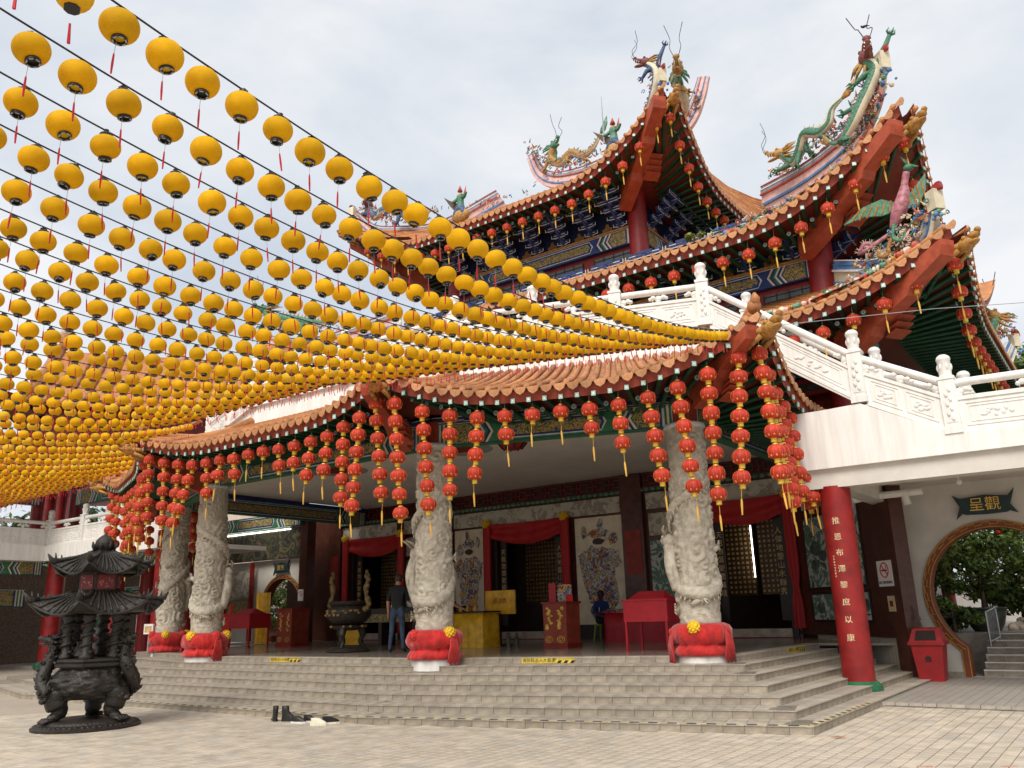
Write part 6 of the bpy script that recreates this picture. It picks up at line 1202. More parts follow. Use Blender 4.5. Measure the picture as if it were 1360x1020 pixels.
# warrior figures riding on the top roof
def rider(c, label, cols, s=1.):
    c = Vector(c); r = empty('roof_figure', c, label, 'figurine'); b = MB(); V = [(0, 0, .5), (0, 0, .75), (0, 0, .92), (0, -.02, 1.05), (-.14, 0, .85), (-.32, -.1, .75), (.14, 0, .85), (.3, -.05, 1.0), (-.16, -.1, .35), (-.2, -.05, .08), (.16, -.1, .35), (.2, -.05, .08)]; E_ = [(0, 1), (1, 2), (2, 3), (2, 4), (4, 5), (2, 6), (6, 7), (0, 8), (8, 9), (0, 10), (10, 11)]
    skin_body('body', V, E_, [(.14, .11), (.13, .1), .07, .085, .07, .04, .07, .04, .09, .06, .09, .06], [0, 0, 0, 2, 0, 0, 0, 0, 1, 1, 1, 1], cols, r, Matrix.Translation(c)@Matrix.Scale(s, 4))
    b = MB(); b.tube([c+Vector((0, -.02, 1.1))*s, c+Vector((.0, -.02, 1.32))*s], [.09*s, .01*s], 8); b.tube([c+Vector((.12, .05, .9))*s, c+Vector((.2, .05, 1.3))*s], [.08*s, .005], 6, flat=.3); b.obj('plumes', 'tred2', r, smooth='all')
    b = MB(); b.extr([(-.1, .7), (-.5, .95), (-.75, 1.15), (-.45, .7), (-.2, .4)], c+Vector((0, .05, 0)), (s, 0, 0), (0, 0, s), .04); b.obj('cape', 'bark', r)
    MB().ball(c+Vector((0, 0, .22))*s, (.38*s, .18*s, .24*s), 10, 6).obj('mount', 'dgold', r, smooth='all')
rider((-16.75, 20.3, 14.75), 'plaster warrior in green and blue on a mount at the top roof edge', ['dgreen', 'dblueb', 'dgold'], 1.05)
rider((-10.7, 20.5, 15.15), 'plaster warrior riding a golden beast near the top roof corner', ['jade', 'dblueb', 'dgold'], 1.0)
MB().tube([(-11.05, 20.5, 15.7), (-11.05, 20.5, 17.4)], [.03, .008], 6).obj('lightning_rod', 'greyp', label='thin grey lightning rod near the top roof corner', cat='rod')
b = MB(); b.ball((-2.72, 17.45, 13.95), (.06, .03, .03), 8, 5); b.tube([(-2.68, 17.45, 13.96), (-2.60, 17.45, 13.92)], [.02, .005], 5); b.ball((-2.77, 17.45, 13.98), .022, 6, 4); b.obj('bird', 'ink', label='small dark bird perched above the middle roof dragon', cat='bird')
# ------------------------------------------------------------------ yellow lanterns over the courtyard
YR = .099
def ylan_profile(): return [(YR*max(.38, cos(a)**.85), YR*.86*sin(a)) for a in [radians(-68+136*i/14) for i in range(15)]]
b = MB(); b.lathe(ylan_profile(), 36); YB = b.mesh('lantern_body', 'yel', 'all')
b = MB(); b.lathe([(YR*.40, -YR*.74), (YR*.42, -YR*.82), (YR*.42, -YR*.96), (YR*.36, -YR*.98), (YR*.30, -YR*.94), (YR*.28, -YR*.80)], 16)
for k in range(6): a = k*pi/3; b.box((YR*.33*cos(a), YR*.33*sin(a), -YR*.98), (YR*.08, YR*.22, .004), a, mi=1)
YRING = b.mesh('bottom_ring', ['black', 'greyp'], True)
b = MB(); b.lathe([(YR*.42, YR*.74), (YR*.42, YR*.88), (YR*.30, YR*.98)], 14); b.tube([(0, 0, YR*.95), (0, 0, YR*1.2)], YR*.16, 6); b.box((0, 0, YR*1.08), (YR*.5, YR*.16, YR*.14)); YTOP = b.mesh('top_fitting', 'black')
b = MB(); b.tube([(0, 0, -YR*1.0), (0, 0, -YR*1.75)], .0016, 4, mi=1); b.tube([(0, 0, -YR*1.72), (0, 0, -YR*1.85), (.004, 0, -YR*2.4), (.006, .002, -YR*3.0)], [.003, .0055, .007, .005], 6); YTAS = b.mesh('tassel', ['tasr', 'greyp'])
def eave_t(s):
    pts = [(-40, 14.6)]+[(e.x, e.y) for e in EA]+[(10, 14.5)]
    for (x0, y0), (x1, y1) in zip(pts[:-1], pts[1:]):
        if x0 <= s <= x1: return lerp(y0, y1, (s-x0)/(x1-x0))
    return 14
ORD = 'first second third fourth fifth sixth seventh eighth ninth tenth eleventh twelfth thirteenth fourteenth fifteenth sixteenth seventeenth eighteenth nineteenth twentieth'.split()
def nth(k): return ('%s from the right porch corner' % ORD[k]) if k < 20 else 'beyond the left porch corner'
lan = []; NS = 38
rgl = random.Random(42)
ENDS = []; _e = -5.05
for k in range(NS):
    ENDS.append(_e); _e -= (.64 if _e > -11.2 else .93 if _e > -19 else 1.02)
for k in range(NS):
    se = ENDS[k]; te = eave_t(se)+(.95 if k else .45); s2 = -3.86-.565*k
    ze = 6.40 if k == 0 else 6.58 if se > -11.2 else 6.82 if se > -18.5 else 6.6; zm = 4.76+.010*min(k, 14)+rgl.uniform(-.02, .02)
    kk = (ze-zm)/(te-3.2)**2
    pos = lambda t: Vector((s2+(se-s2)*(t-2)/(te-2), t, zm+kk*(t-3.2)**2 if t > 3.2 else zm+.0139*(t-3.2)**2))
    t = te-.22+rgl.uniform(-.1, .1); tl = []
    while t > -1.5:
        p = pos(t); q = proj(p)
        if q is None: break
        if -160 < q[0] < 1500 and q[1] > -120: tl.append(t); lan.append((p, q, k))
        t -= .285*rgl.uniform(.90, 1.10)
    if tl: 
        lo = tl[-1]-.6; MB().tube([pos(lerp(te+.1, lo, i/26)) for i in range(27)], .0062, 5).obj('lantern_cable', 'wire', label='black lantern cable, %s' % nth(k), cat='cable', group='cables with yellow lanterns')
def psize(l): 
    q = cm_inv@l[0]; x, y = l[1]; inside_ = -20 < x < 1380 and y > -30; return (0 if inside_ else 1, -q.z)
lan.sort(key=psize)
for p, q, k in lan[:300]:
    c = p+Vector((rgl.uniform(-.01, .01), rgl.uniform(-.01, .01), -.122)); r = empty('yellow_lantern', c, 'round yellow lantern with red tassel on the cable %s' % nth(k), 'lantern', 'yellow lanterns over the courtyard')
    rt = (rgl.gauss(0, .11), rgl.gauss(0, .11), rgl.uniform(0, 6)); sc = rgl.uniform(.96, 1.04)
    put('lantern_body', YB, r, c, rot=rt, scale=(sc, sc, sc*rgl.uniform(.95, 1.02))); put('bottom_ring', YRING, r, c, rot=rt); put('top_fitting', YTOP, r, c, rot=rt); put('tassel', YTAS, r, c, rot=(rgl.gauss(0, .05), rgl.gauss(0, .05), 0))
b = MB(); pr = [(YR*.42, -YR*.79), (YR*.72, -YR*.62), (YR*.95, -YR*.28), (YR, 0), (YR*.95, YR*.28), (YR*.72, YR*.62), (YR*.42, YR*.79)]
for p, q, k in lan[300:]:
    c = p+Vector((rgl.uniform(-.01, .01), rgl.uniform(-.01, .01), -.122)); sc = rgl.uniform(.95, 1.05)
    b.lathe([(a*sc, z*sc) for a, z in pr], 12, c, rgl.choice((0, 0, 3, 4)), ph=rgl.random()); b.lathe([(YR*.40, -YR*.95), (YR*.40, -YR*.76)], 8, c, 1); b.lathe([(YR*.40, YR*.82), (YR*.3, YR*1.1)], 6, c, 1)
    dx, dy = rgl.gauss(0, .01), rgl.gauss(0, .01); b.tube([c+Vector((0, 0, -YR*1.75)), c+Vector((dx, dy, -YR*2.9))], [.006, .009], 4, mi=2)
MT['yel2'] = mat('yellow_lantern_faded', (.86, .54, .03), .7, .05, 30, trans=.30, spec=.2); MT['yel3'] = mat('yellow_lantern_deep', (.82, .43, .004), .7, .05, 30, trans=.30, spec=.2)
b.obj('far_yellow_lanterns', ['yel', 'black', 'tasr', 'yel2', 'yel3'], smooth=True, label='mass of small yellow lanterns further off over the courtyard', cat='lanterns', kind='stuff')
# ------------------------------------------------------------------ red lanterns
LR = .150
def rl_body(seg=24, k=9):
    b = MB(); V = []; 
    for i in range(k+1):
        a = lerp(-.80, .80, i/k)*pi/2; rr = LR*cos(a)**.75; z = LR*.80*sin(a)/sin(.8*pi/2)
        for j in range(seg): f = 1-.035*(j % 3 == 0)*0-.025*abs(sin(j*pi*6/seg)); V.append((rr*f*cos(2*pi*j/seg), rr*f*sin(2*pi*j/seg), z))
    b.add(V, [(i*seg+j, i*seg+(j+1) % seg, (i+1)*seg+(j+1) % seg, (i+1)*seg+j) for i in range(k) for j in range(seg)]+[tuple(range(seg-1, -1, -1)), tuple(k*seg+j for j in range(seg))])
    for j in range(8):
        b.tube([(LR*1.005*cos(lerp(-.8, .8, i/6)*pi/2)**.75*cos(j*pi/4), LR*1.005*cos(lerp(-.8, .8, i/6)*pi/2)**.75*sin(j*pi/4), LR*.8*sin(lerp(-.8, .8, i/6)*pi/2)/sin(.4*pi)) for i in range(7)], .0028, 4, mi=1)
        a = (j+.5)*pi/4; b.ball((LR*.80*cos(a), LR*.80*sin(a), -LR*.44), (.022, .022, .03), 6, 4, mi=1)
    return b.mesh('lantern', ['lred', 'rib'], 'all')
RB = rl_body()
b = MB(); b.lathe([(.044, -LR*.80-.075), (.050, -LR*.80-.07), (.050, -LR*.80-.005), (.058, -LR*.78)], 12); RCAP = b.mesh('lower_cap', 'lcap', True)
b = MB(); b.lathe([(.052, LR*.78), (.048, LR*.80+.025), (.03, LR*.8+.03)], 12); RTOP = b.mesh('upper_cap', 'goldb', True)
b = MB(); b.tube([(0, 0, 0), (0, 0, -.17)], .004, 4); b.tube([(0, 0, -.16), (.004, 0, -.22), (.012, .004, -.42)], [.012, .019, .013], 7); RTAS = b.mesh('tassel', ['tasy'])
STEP = .352
NUM = ('', 'one red lantern', 'two red lanterns', 'three red lanterns', 'four red lanterns', 'five red lanterns', 'six red lanterns', 'seven red lanterns')
def rstring(top, n, where, grp):
    top = Vector(top); r = empty('red_lantern_string', top, 'string of %s %s' % (NUM[n], where), 'lantern string', grp)
    put('cord', MB().tube([(0, 0, .22), (0, 0, -.05)], .006, 4).mesh('cord', 'greyp') if 'cordm' not in meshcache else meshcache['cordm'], r, top)
    sx, sy = rgl.gauss(0, .022), rgl.gauss(0, .022)
    for i in range(n):
        c = top+Vector((sx*i, sy*i, -.17-STEP*i)); l_ = put('lantern', RB, r, c, rot=(0, 0, rgl.uniform(0, 6)), scale=(rgl.uniform(.94, 1.04),)*2+(rgl.uniform(.92, 1.03),)); put('lower_cap', RCAP, l_, c); put('upper_cap', RTOP, l_, c)
    put('tassel', RTAS, r, top+Vector((sx*n, sy*n, -.17-STEP*(n-1)-LR*.8-.07)), rot=(rgl.gauss(0, .04), rgl.gauss(0, .04), 0))
meshcache['cordm'] = MB().tube([(0, 0, .22), (0, 0, -.05)], .006, 4).mesh('cord', 'greyp')
def under(S, u, inset=.22, dz=-.30): p = S.at(u, 0, dz); return p-Vector((S.n.x, S.n.y, 0))*inset
def row(S, counts, u0, u1, where, grp):
    for i, n in enumerate(counts): u = lerp(u0, u1, i/(len(counts)-1)); rstring(under(S, u)+Vector((0, 0, rgl.uniform(-.02, .02))), n, where, grp)
row(sd[2], [7, 6, 5, 4, 2, 1, 1, 2, 3, 5, 6, 7, 7], .03, .955, 'hanging between the middle and right dragon columns', 'red lantern strings on the right bay')
row(sd[1], [5, 5, 5, 4, 3, 2, 2, 1, 1, 2, 2, 3, 3, 5, 6, 6], .02, .97, 'hanging between the left and middle dragon columns', 'red lantern strings on the left bay')
row(sd[0], [5, 5, 6, 5, 5, 4, 4, 5, 5, 5], .05, .95, 'under the far left eave beyond the iron burner', 'red lantern strings on the far left bay')
row(sd[3], [7, 6, 6, 6, 5, 5, 5, 4], .02, .46, 'under the porch side eave beside the white gallery', 'red lantern strings on the right side')
row(sd[4], [5, 5, 5, 5, 4, 4], .97, .62, 'under the left side eave of the porch', 'red lantern strings on the left side')
def single(P, label, grp):
    r = empty('red_lantern', P, label, 'lantern', grp); c = Vector(P)+Vector((0, 0, -.17)); put('cord', meshcache['cordm'], r, P); put('lantern', RB, r, c, rot=(0, 0, rgl.uniform(0, 6))); put('lower_cap', RCAP, r, c); put('upper_cap', RTOP, r, c); put('tassel', RTAS, r, c+Vector((0, 0, -LR*.8-.07)))
for S, n, u0, u1, lab, grp in ((S1[0], 20, .04, .965, 'single red lantern under the front eave of the top roof', 'lanterns of the top front eave'), (S1[1], 13, .03, .93, 'single red lantern under the right eave of the top roof', 'lanterns of the top side eave'), (S2[0], 32, .05, .975, 'single red lantern under the front eave of the middle roof', 'lanterns of the middle front eave'), (S2[1], 5, .02, .3, 'single red lantern under the right eave of the middle roof', 'lanterns of the middle side eave'), (S3[0], 10, .72, .965, 'single red lantern under the front eave of the lower roof', 'lanterns of the lower front eave'), (S3[1], 17, .02, .9, 'single red lantern under the right eave of the lower roof', 'lanterns of the lower side eave')):
    for i in range(n): single(under(S, lerp(u0, u1, i/(n-1)), .3, -.34), lab, grp)
MB().tube([(-4.77, 14.6, 6.6), (-1.96, 14.8, 6.32), (-.67, 14.5, 6.02), (3, 14.2, 5.7)], .006, 5).obj('stay_wire', 'greyp', label='grey wire from the porch corner past the lower roof', cat='wire')
# ------------------------------------------------------------------ left gallery, far pavilion
lg = empty('left_gallery', (-34, 16.5, 0), 'white balustraded gallery on red pillars at the far left behind the iron burner', 'gallery')
B0, B1 = Vector((-26.4, 15.9)), Vector((-34.4, 15.9)); B2 = Vector((-33.2, 5.0))
ch = [(B0.lerp(B1, k/3).x, B0.lerp(B1, k/3).y, 4.62) for k in range(4)]+[(B1.lerp(B2, k/5).x, B1.lerp(B2, k/5).y, 4.62) for k in range(1, 6)]
balustrade(lg, ch[::-1])
for A, B in ((B1, B0), (B2, B1)):
    u = (B-A).normalized(); n = Vector((u.y, -u.x)); c = (A+B)/2; Ln = (B-A).length; ang = atan2(u.y, u.x)
    MB().box((c.x-n.x*.05, c.y-n.y*.05, 4.33), (Ln+.12, .5, .60), ang).obj('parapet_wall', 'white', lg)
    q = -n*2.2; MB().box((c.x+q.x, c.y+q.y, 4.2), (Ln, 4.2, .16), ang).obj('deck', 'offwhite', lg)
    painted_beam(lg, A-n*.35, B-n*.35, 3.52, 4.02, .25); painted_beam(lg, A-n*(2.6 if A is B1 else 1.3), B-n*(2.6 if A is B1 else 1.3), 2.35, 3.0, .25)
    q = -n*(12.0 if A is B1 else 5.2); MB().box((c.x+q.x, c.y+q.y, 2.1), (Ln+(0 if A is B1 else 16), .2, 4.2), ang).obj('back_wall', 'bark', lg)
    q = -n*14; MB().box((c.x+q.x, c.y+q.y, 5.4), (Ln+8, .2, 1.6), ang).obj('upper_wall', 'bgwall', lg)
    painted_beam(lg, A-n*1.0, B-n*1.0, 6.3, 6.95, .25)
for k, (x, y) in enumerate(((-34.3, 16.3), (-26.9, 16.4), (-28.6, 18.4), (-31.2, 18.4), (-30.4, 16.6), (-34.0, 11.0), (-33.8, 6.5))):
    MB().lathe([(.33, .1), (.33, 4.1)], 28, (x, y, 0)).obj('pillar', 'redl', lg, smooth=True); MB().lathe([(.38, 0), (.46, .06), (.46, .16), (.36, .26), (.33, .28)], 28, (x, y, 0)).obj('pillar_foot', 'jadef', lg, smooth=True)
    MB().lathe([(.28, 4.2), (.28, 7.6)], 24, (x-(.9 if x < -33 else 0), y+(.9 if x > -34.4 and y > 15 else 0), 0)).obj('upper_column', 'redl', lg, smooth=True)
sh_ = MB()
for k in range(16): sh_.box((-37.6+.16*k, 19.4, 1.2), (.14, .06, 2.4))
sh_.obj('roller_shutter', 'greyp', lg)
MB().box((-30, 20.5, .06), (16, 9, .12)).obj('gallery_floor', 'walk', kind='structure')
lroof = empty('roof', (-34, 18, 7.4), parent=lg)
build_side(lroof, Side((-33.2, 14.7), (-27.2, 14.7), (-37, 18.5), (-28.5, 18.5), 7.3, 9.2, .0, .5, 2, 2.5), vis=(0, 1)); build_side(lroof, Side((-32.2, 5.0), (-33.2, 14.7), (-36.5, 5.0), (-37, 18.5), 7.3, 9.4, 0, 0, 2, 2))
hip_beam(lroof, (-27.0, 14.5, 7.55), (-1, 1), .28, 2.2, .35)
pv = empty('far_pavilion', (-40, 20, 0), 'gabled clay roofed pavilion with a white ball finial rising behind the lantern cables', 'pavilion')
ap = Vector((-39.4, 18.4, 14.4)); gu = Vector((.81, -.59, 0)); gn = Vector((.59, .81, 0))
for sg in (-1, 1):
    for k in range(15):
        f = k/14; dpt = lerp(-.6, 9, f); A = ap+gn*dpt; E_ = lambda v: A+gu*sg*(5.6*v)+Vector((0, 0, -4.0*(1.25*v-.25*v*v)))
        MB().tube([E_(v) for v in (0, .25, .5, .75, 1.)], .13 if k else .17, 6).obj('tile_row', 'clay', pv, smooth='all')
    V = [ap+gn*d_+gu*sg*5.6*v+Vector((0, 0, -.08-4.0*(1.25*v-.25*v*v))) for d_ in (-.5, 9) for v in (0, .25, .5, .75, 1.)]
    MB().add(V, [(i, i+1, i+6, i+5) for i in range(4)]).obj('roof_deck', 'clay', pv, smooth='all')
    MB().tube([ap+gn*-.7+gu*sg*(5.6*v)+Vector((0, 0, .12-4.0*(1.25*v-.25*v*v))) for v in (0, .3, .6, 1.)], .2, 8).obj('verge', 'clay', pv, smooth='all')
MB().add([ap+gn*.1+Vector((0, 0, -.2)), ap+gn*.1+gu*4.8+Vector((0, 0, -3.7)), ap+gn*.1-gu*4.8+Vector((0, 0, -3.7))], [(0, 2, 1)]).obj('gable_panel', 'patt', pv)
b = MB(); b.lathe([(.16, 0), (.2, .15), (.3, .6), (.22, .75)], 14, ap+gn*-.5); b.obj('finial_base', 'clay', pv, smooth=True); MB().ball(ap+gn*-.5+Vector((0, 0, 1.0)), .28, 14, 10).obj('finial_ball', 'white', pv, smooth='all')
c_ = ap+gn*4.5+Vector((0, 0, -5.2)); MB().box(c_, (9.4, 8.6, 3.4), atan2(gu.y, gu.x)).obj('wall', 'redd', pv)
for k in range(5): q = ap+gn*.15+gu*(-4.4+2.2*k); MB().lathe([(.24, 4.4), (.24, 10.6)], 16, (q.x, q.y, 0)).obj('column', 'redl', pv, smooth=True)
for k in range(4):
    q = ap+gn*.18+gu*(-3.3+2.2*k); w = MB().box((q.x, q.y, 8.6), (1.5, .12, 1.5), atan2(gu.y, gu.x)).obj('window', 'greyw', pv); MB().box((q.x, q.y, 10.0), (1.7, .2, .5), atan2(gu.y, gu.x)).obj('painted_panel', 'patt', w)
build_side(pv, Side(ap.xy+(gu*-6.2).xy-gn.xy*1.4, ap.xy+(gu*6.2).xy-gn.xy*1.4, ap.xy+(gu*-4.6).xy, ap.xy+(gu*4.6).xy, 10.2, 11.0, .7, .7, 2.2, 2.2), rafters=False, soff=1.0, tubes=False)
# wall of the far hall behind the railing, seen below the lanterns
MB().box((-52, 34, 6), (18, 4, 8)).obj('far_block', 'bgwall', label='pale distant building block behind the left gallery', cat='building')
# ------------------------------------------------------------------ iron incense burner in the courtyard
BXc, BYc = -14.05, 7.42
bu = empty('incense_burner', (BXc, BYc, 0), 'tall black cast iron pagoda shaped incense burner on a round base in the courtyard', 'incense burner')
def lat(nm, prof, n=32, m='iron', ph=0., smooth=True): return MB().lathe(prof, n, (BXc, BYc, 0), ph=ph).obj(nm, m, bu, smooth=smooth)
lat('base', [(.80, .012), (.81, .05), (.74, .085), (.66, .10), (.64, .13), (.58, .15)])
b = MB()
for k in range(56): a = k*2*pi/56; b.ball((BXc+.74*cos(a), BYc+.74*sin(a), .075), (.035, .035, .02), 6, 4)
b.obj('base_petals', 'iron', bu, smooth='all', kind='stuff')
va = atan2(-BYc, -BXc)
for k in range(3):                                       # lion legs
    a = va+pi*(.28+2*k/3); P = lambda rr, z: Vector((BXc+rr*cos(a), BYc+rr*sin(a), z)); leg = MB().tube(crom([P(.60, .14), P(.50, .2), P(.44, .32), P(.50, .44), P(.48, .60)], 4), [.07]*2+[.09]*4+[.13]*4+[.17]*4+[.2]*3, 10).obj('leg', 'iron', bu, smooth='all')
    b = MB(); t = Vector((-sin(a), cos(a), 0)); o = Vector((cos(a), sin(a), 0))
    for j in range(4): b.tube([P(.52, .17)+t*(-.09+.06*j), P(.64, .17)+t*(-.10+.067*j), P(.70, .135)+t*(-.10+.067*j)], [.04, .035, .02], 6)
    b.ball(P(.56, .50), (.14, .14, .12), 10, 6)
    for s_ in (-1, 1): b.ball(P(.66, .52)+t*.06*s_, .035, 6, 4); b.ball(P(.60, .60)+t*.09*s_, (.05, .05, .06), 6, 4)
    b.ball(P(.70, .46), (.06, .06, .05), 8, 5); b.obj('lion_face', 'iron', leg, smooth='all', kind='stuff')
n_ = 72; k_ = 22; V = []
for i in range(k_+1):
    v = i/k_; z = lerp(.46, .92, v); r0 = .36+.22*sin(pi*(.12+.80*v))
    for j in range(n_): a = 2*pi*j/n_; q = Vector((cos(a)*2.6, sin(a)*2.6, z*6)); d = .08*max(0, noise.noise(q)*1.6)+.05*max(0, 1-abs(noise.noise(q*1.7+Vector((3, 1, 2))))*5)+.03*noise.noise(q*3.3); V.append((BXc+(r0+d)*cos(a), BYc+(r0+d)*sin(a), z))
MB().add(V, [(i*n_+j, i*n_+(j+1) % n_, (i+1)*n_+(j+1) % n_, (i+1)*n_+j) for i in range(k_) for j in range(n_)]+[tuple(range(n_-1, -1, -1)), tuple(k_*n_+j for j in range(n_))]).obj('bowl', 'iron', bu, smooth='all')
lat('rim', [(.46, .90), (.48, .94), (.56, .955), (.57, 1.0), (.52, 1.01), (.54, 1.035), (.54, 1.07), (.46, 1.08)], 6, ph=.3, smooth=False)
def idragon(path, r, hd):
    b = MB(); P = crom(path, 6); n = len(P); b.tube(P, [r*(.6+.4*sin(pi*min(1, .15+i/n)))*(1+.12*(i % 2)) for i in range(n)], 9)
    for i in range(1, n-1, 2): b.ball(P[i]+Vector((0, 0, r*.9)), (r*.3, r*.3, r*.6), 5, 4)
    c = P[-1]; d = Vector(hd).normalized(); M = d.to_track_quat('X', 'Z').to_matrix(); s_ = M@Vector((0, 1, 0)); u_ = M@Vector((0, 0, 1))
    b.ball(c+d*.03, (.11, .085, .085), 10, 6, M=M); b.ball(c+d*.13+u_*.02, (.10, .06, .04), 8, 5, M=M); b.ball(c+d*.11-u_*.06, (.09, .05, .022), 8, 5, M=M)
    for g in (-1, 1): b.ball(c+d*.07+s_*.05*g+u_*.07, .025, 6, 4); b.tube([c+u_*.05+s_*.04*g, c-d*.12+u_*.14+s_*.06*g], [.022, .005], 5)
    for q in range(9): a = q*2*pi/9; w_ = s_*cos(a)+u_*sin(a); b.tube([c-d*.02+w_*.07, c-d*.13+w_*.15], [.028, .006], 5)
    for q in range(70): i = random.randrange(n); e = Vector((random.gauss(0, 1), random.gauss(0, 1), random.gauss(0, 1))).normalized(); b.tube([P[i]+e*r*.7, P[i]+e*r*1.25, P[i]+e*r*1.5+Vector((0, 0, .03))], [r*.34, r*.26, r*.06], 5)
    return b
for k, da in enumerate((.95, -1.5, 2.9)):
    a = va+da; o = Vector((cos(a), sin(a), 0)); t = Vector((-sin(a), cos(a), 0)); C0 = Vector((BXc, BYc, 0))
    idragon([C0+o*.60+t*.25+Vector((0, 0, .55)), C0+o*.70+t*.10+Vector((0, 0, .72)), C0+o*.66-t*.05+Vector((0, 0, .95)), C0+o*.58-t*.02+Vector((0, 0, 1.15)), C0+o*.62-t*.02+Vector((0, 0, 1.36))], .10, o*.8-t*.3+Vector((0, 0, .15))).obj('dragon_handle', 'iron', bu, smooth='all')
for k in range(6):
    a = k*pi/3+.3; x, y = BXc+.42*cos(a), BYc+.42*sin(a); b = MB(); b.lathe([(.10, 1.07), (.11, 1.12), (.075, 1.16), (.072, 1.66), (.10, 1.72), (.10, 1.76)], 12, (x, y, 0)); b.tube([(x+.082*cos(i*.55), y+.082*sin(i*.55), 1.17+i*.013) for i in range(38)], .028, 6); b.obj('column', 'iron', bu, smooth='all')
b = MB(); b.lathe([(.16, 1.08), (.19, 1.12), (.15, 1.2), (.10, 1.28), (.12, 1.34)], 14, (BXc-.05, BYc-.15, 0)); b.obj('inner_pot', 'iron', bu, smooth=True)
def pag_roof(z0, z1, r0, r1, up, nm):
    V = []; ns = 6; sub = 8; nr = 6
    def rad(a, rr): 
        ph = ((a-.3) % (pi/3))-pi/6; return rr*cos(pi/6)/cos(ph)
    for i in range(nr+1):
        v = i/nr; rr = lerp(r0, r1, v)
        for j in range(ns*sub):
            a = .3+2*pi*j/(ns*sub); ph = abs(((a-.3+pi/6) % (pi/3))-pi/6)/(pi/6); cn = max(0, 1-ph)**2.5; f = 1+.16*cn*(1-v)**2
            V.append((BXc+rad(a, rr)*f*cos(a), BYc+rad(a, rr)*f*sin(a), z0+(z1-z0)*(v**.75*.9+.1*v)+up*cn*(1-v)**2))
    w = ns*sub; F = [(i*w+j, i*w+(j+1) % w, (i+1)*w+(j+1) % w, (i+1)*w+j) for i in range(nr) for j in range(w)]+[tuple(range(w-1, -1, -1)), tuple(nr*w+j for j in range(w))]
    rf = MB().add(V, F).obj(nm, 'iron', bu, smooth=False)
    for j in range(0, w, 1):
        pth = [Vector(V[i*w+j])+Vector((0, 0, .012)) for i in range(nr+1)]
        if j % sub: MB().tube(pth, .020, 5).obj('tile_row', 'iron', rf, smooth='all')
        else:
            MB().tube(pth, .036, 6).obj('hip_ridge', 'iron', rf, smooth='all'); p = pth[0]; o = Vector((p.x-BXc, p.y-BYc, 0)).normalized(); b = MB(); b.tube([p-o*.15+Vector((0, 0, .02)), p+o*.02+Vector((0, 0, .03)), p+o*.08+Vector((0, 0, .13))], [.04, .05, .012], 6)
            for q in range(3): b.tube([p-o*(.05+.09*q)+Vector((0, 0, .0-.02*q)), p-o*(.03+.09*q)+Vector((0, 0, .15-.03*q))], [.03, .008], 5)
            b.obj('corner_ornament', 'iron', rf, smooth='all')
    MB().tube([Vector(V[j])+Vector((0, 0, -.02)) for j in range(w)]+[Vector(V[0])+Vector((0, 0, -.02))], .026, 5).obj('eave_edge', 'iron', rf, smooth='all')
pag_roof(1.78, 2.12, .90, .40, .20, 'lower_roof')
lat('lantern_body', [(.36, 2.08), (.37, 2.12), (.33, 2.14), (.33, 2.42), (.37, 2.46)], 6, 'iron', .3, False)
b = MB()
for k in range(6):
    a = .3+pi/6+k*pi/3; t = Vector((-sin(a), cos(a), 0)); o = Vector((cos(a), sin(a), 0)); c = Vector((BXc, BYc, 2.28))+o*.288; M = Matrix((t, o, Vector((0, 0, 1)))).transposed()
    b.box(c, (.26, .02, .22), ax=M); 
    for j in range(14): b.box(c+o*.012+t*random.uniform(-.11, .11)+Vector((0, 0, random.uniform(-.09, .09))), (.012, .004, .016), ax=M, mi=1)
b.obj('lattice_window', ['redd', 'greyp'], bu)
pag_roof(2.42, 2.78, .66, .15, .17, 'upper_roof')
lat('finial_neck', [(.15, 2.72), (.17, 2.76), (.12, 2.79), (.13, 2.82)], 16); 
lat('finial', [(.10, 2.80), (.13, 2.83), (.155, 2.90), (.14, 2.97), (.09, 3.03), (.03, 3.07), (.0, 3.12)], 18)
b = MB()
for k in range(8): a = k*pi/4; b.tube([(BXc+.14*cos(a), BYc+.14*sin(a), 2.80), (BXc+.19*cos(a), BYc+.19*sin(a), 2.88), (BXc+.20*cos(a), BYc+.20*sin(a), 2.95)], [.03, .025, .005], 5)
b.obj('finial_petals', 'iron', bu, smooth='all')

# souvenir shelves in the shade under the left gallery
for k, (x, y, lab) in enumerate(((-36.6, 13.2, 'shaded souvenir shelf under the left gallery near its bend'), (-36.4, 10.6, 'shaded souvenir shelf under the left gallery away from its bend'), (-35.4, 18.6, 'shaded souvenir shelf in the corner behind the left gallery pillar'))):
    r = empty('stall_shelf', (x, y, 0), lab, 'shelf'); rg = random.Random(k)
    for z in (.3, .9, 1.5): MB().box((x, y, z), (.6, 2.0, .04)).obj('board', 'bark', r)
    for sy in (-1, 1): MB().box((x, y+sy*.98, .9), (.5, .05, 1.8)).obj('side', 'bark', r)
    b = MB()
    for z in (.32, .92, 1.52):
        for j in range(9): h = rg.uniform(.15, .42); b.box((x+.12, y-.85+j*.21, z+h/2), (.22, rg.uniform(.1, .18), h), mi=rg.randrange(5))
    b.obj('souvenirs', ['gold', 'jade', 'cream', 'tred2', 'lblue'], r, kind='stuff')
_later = []
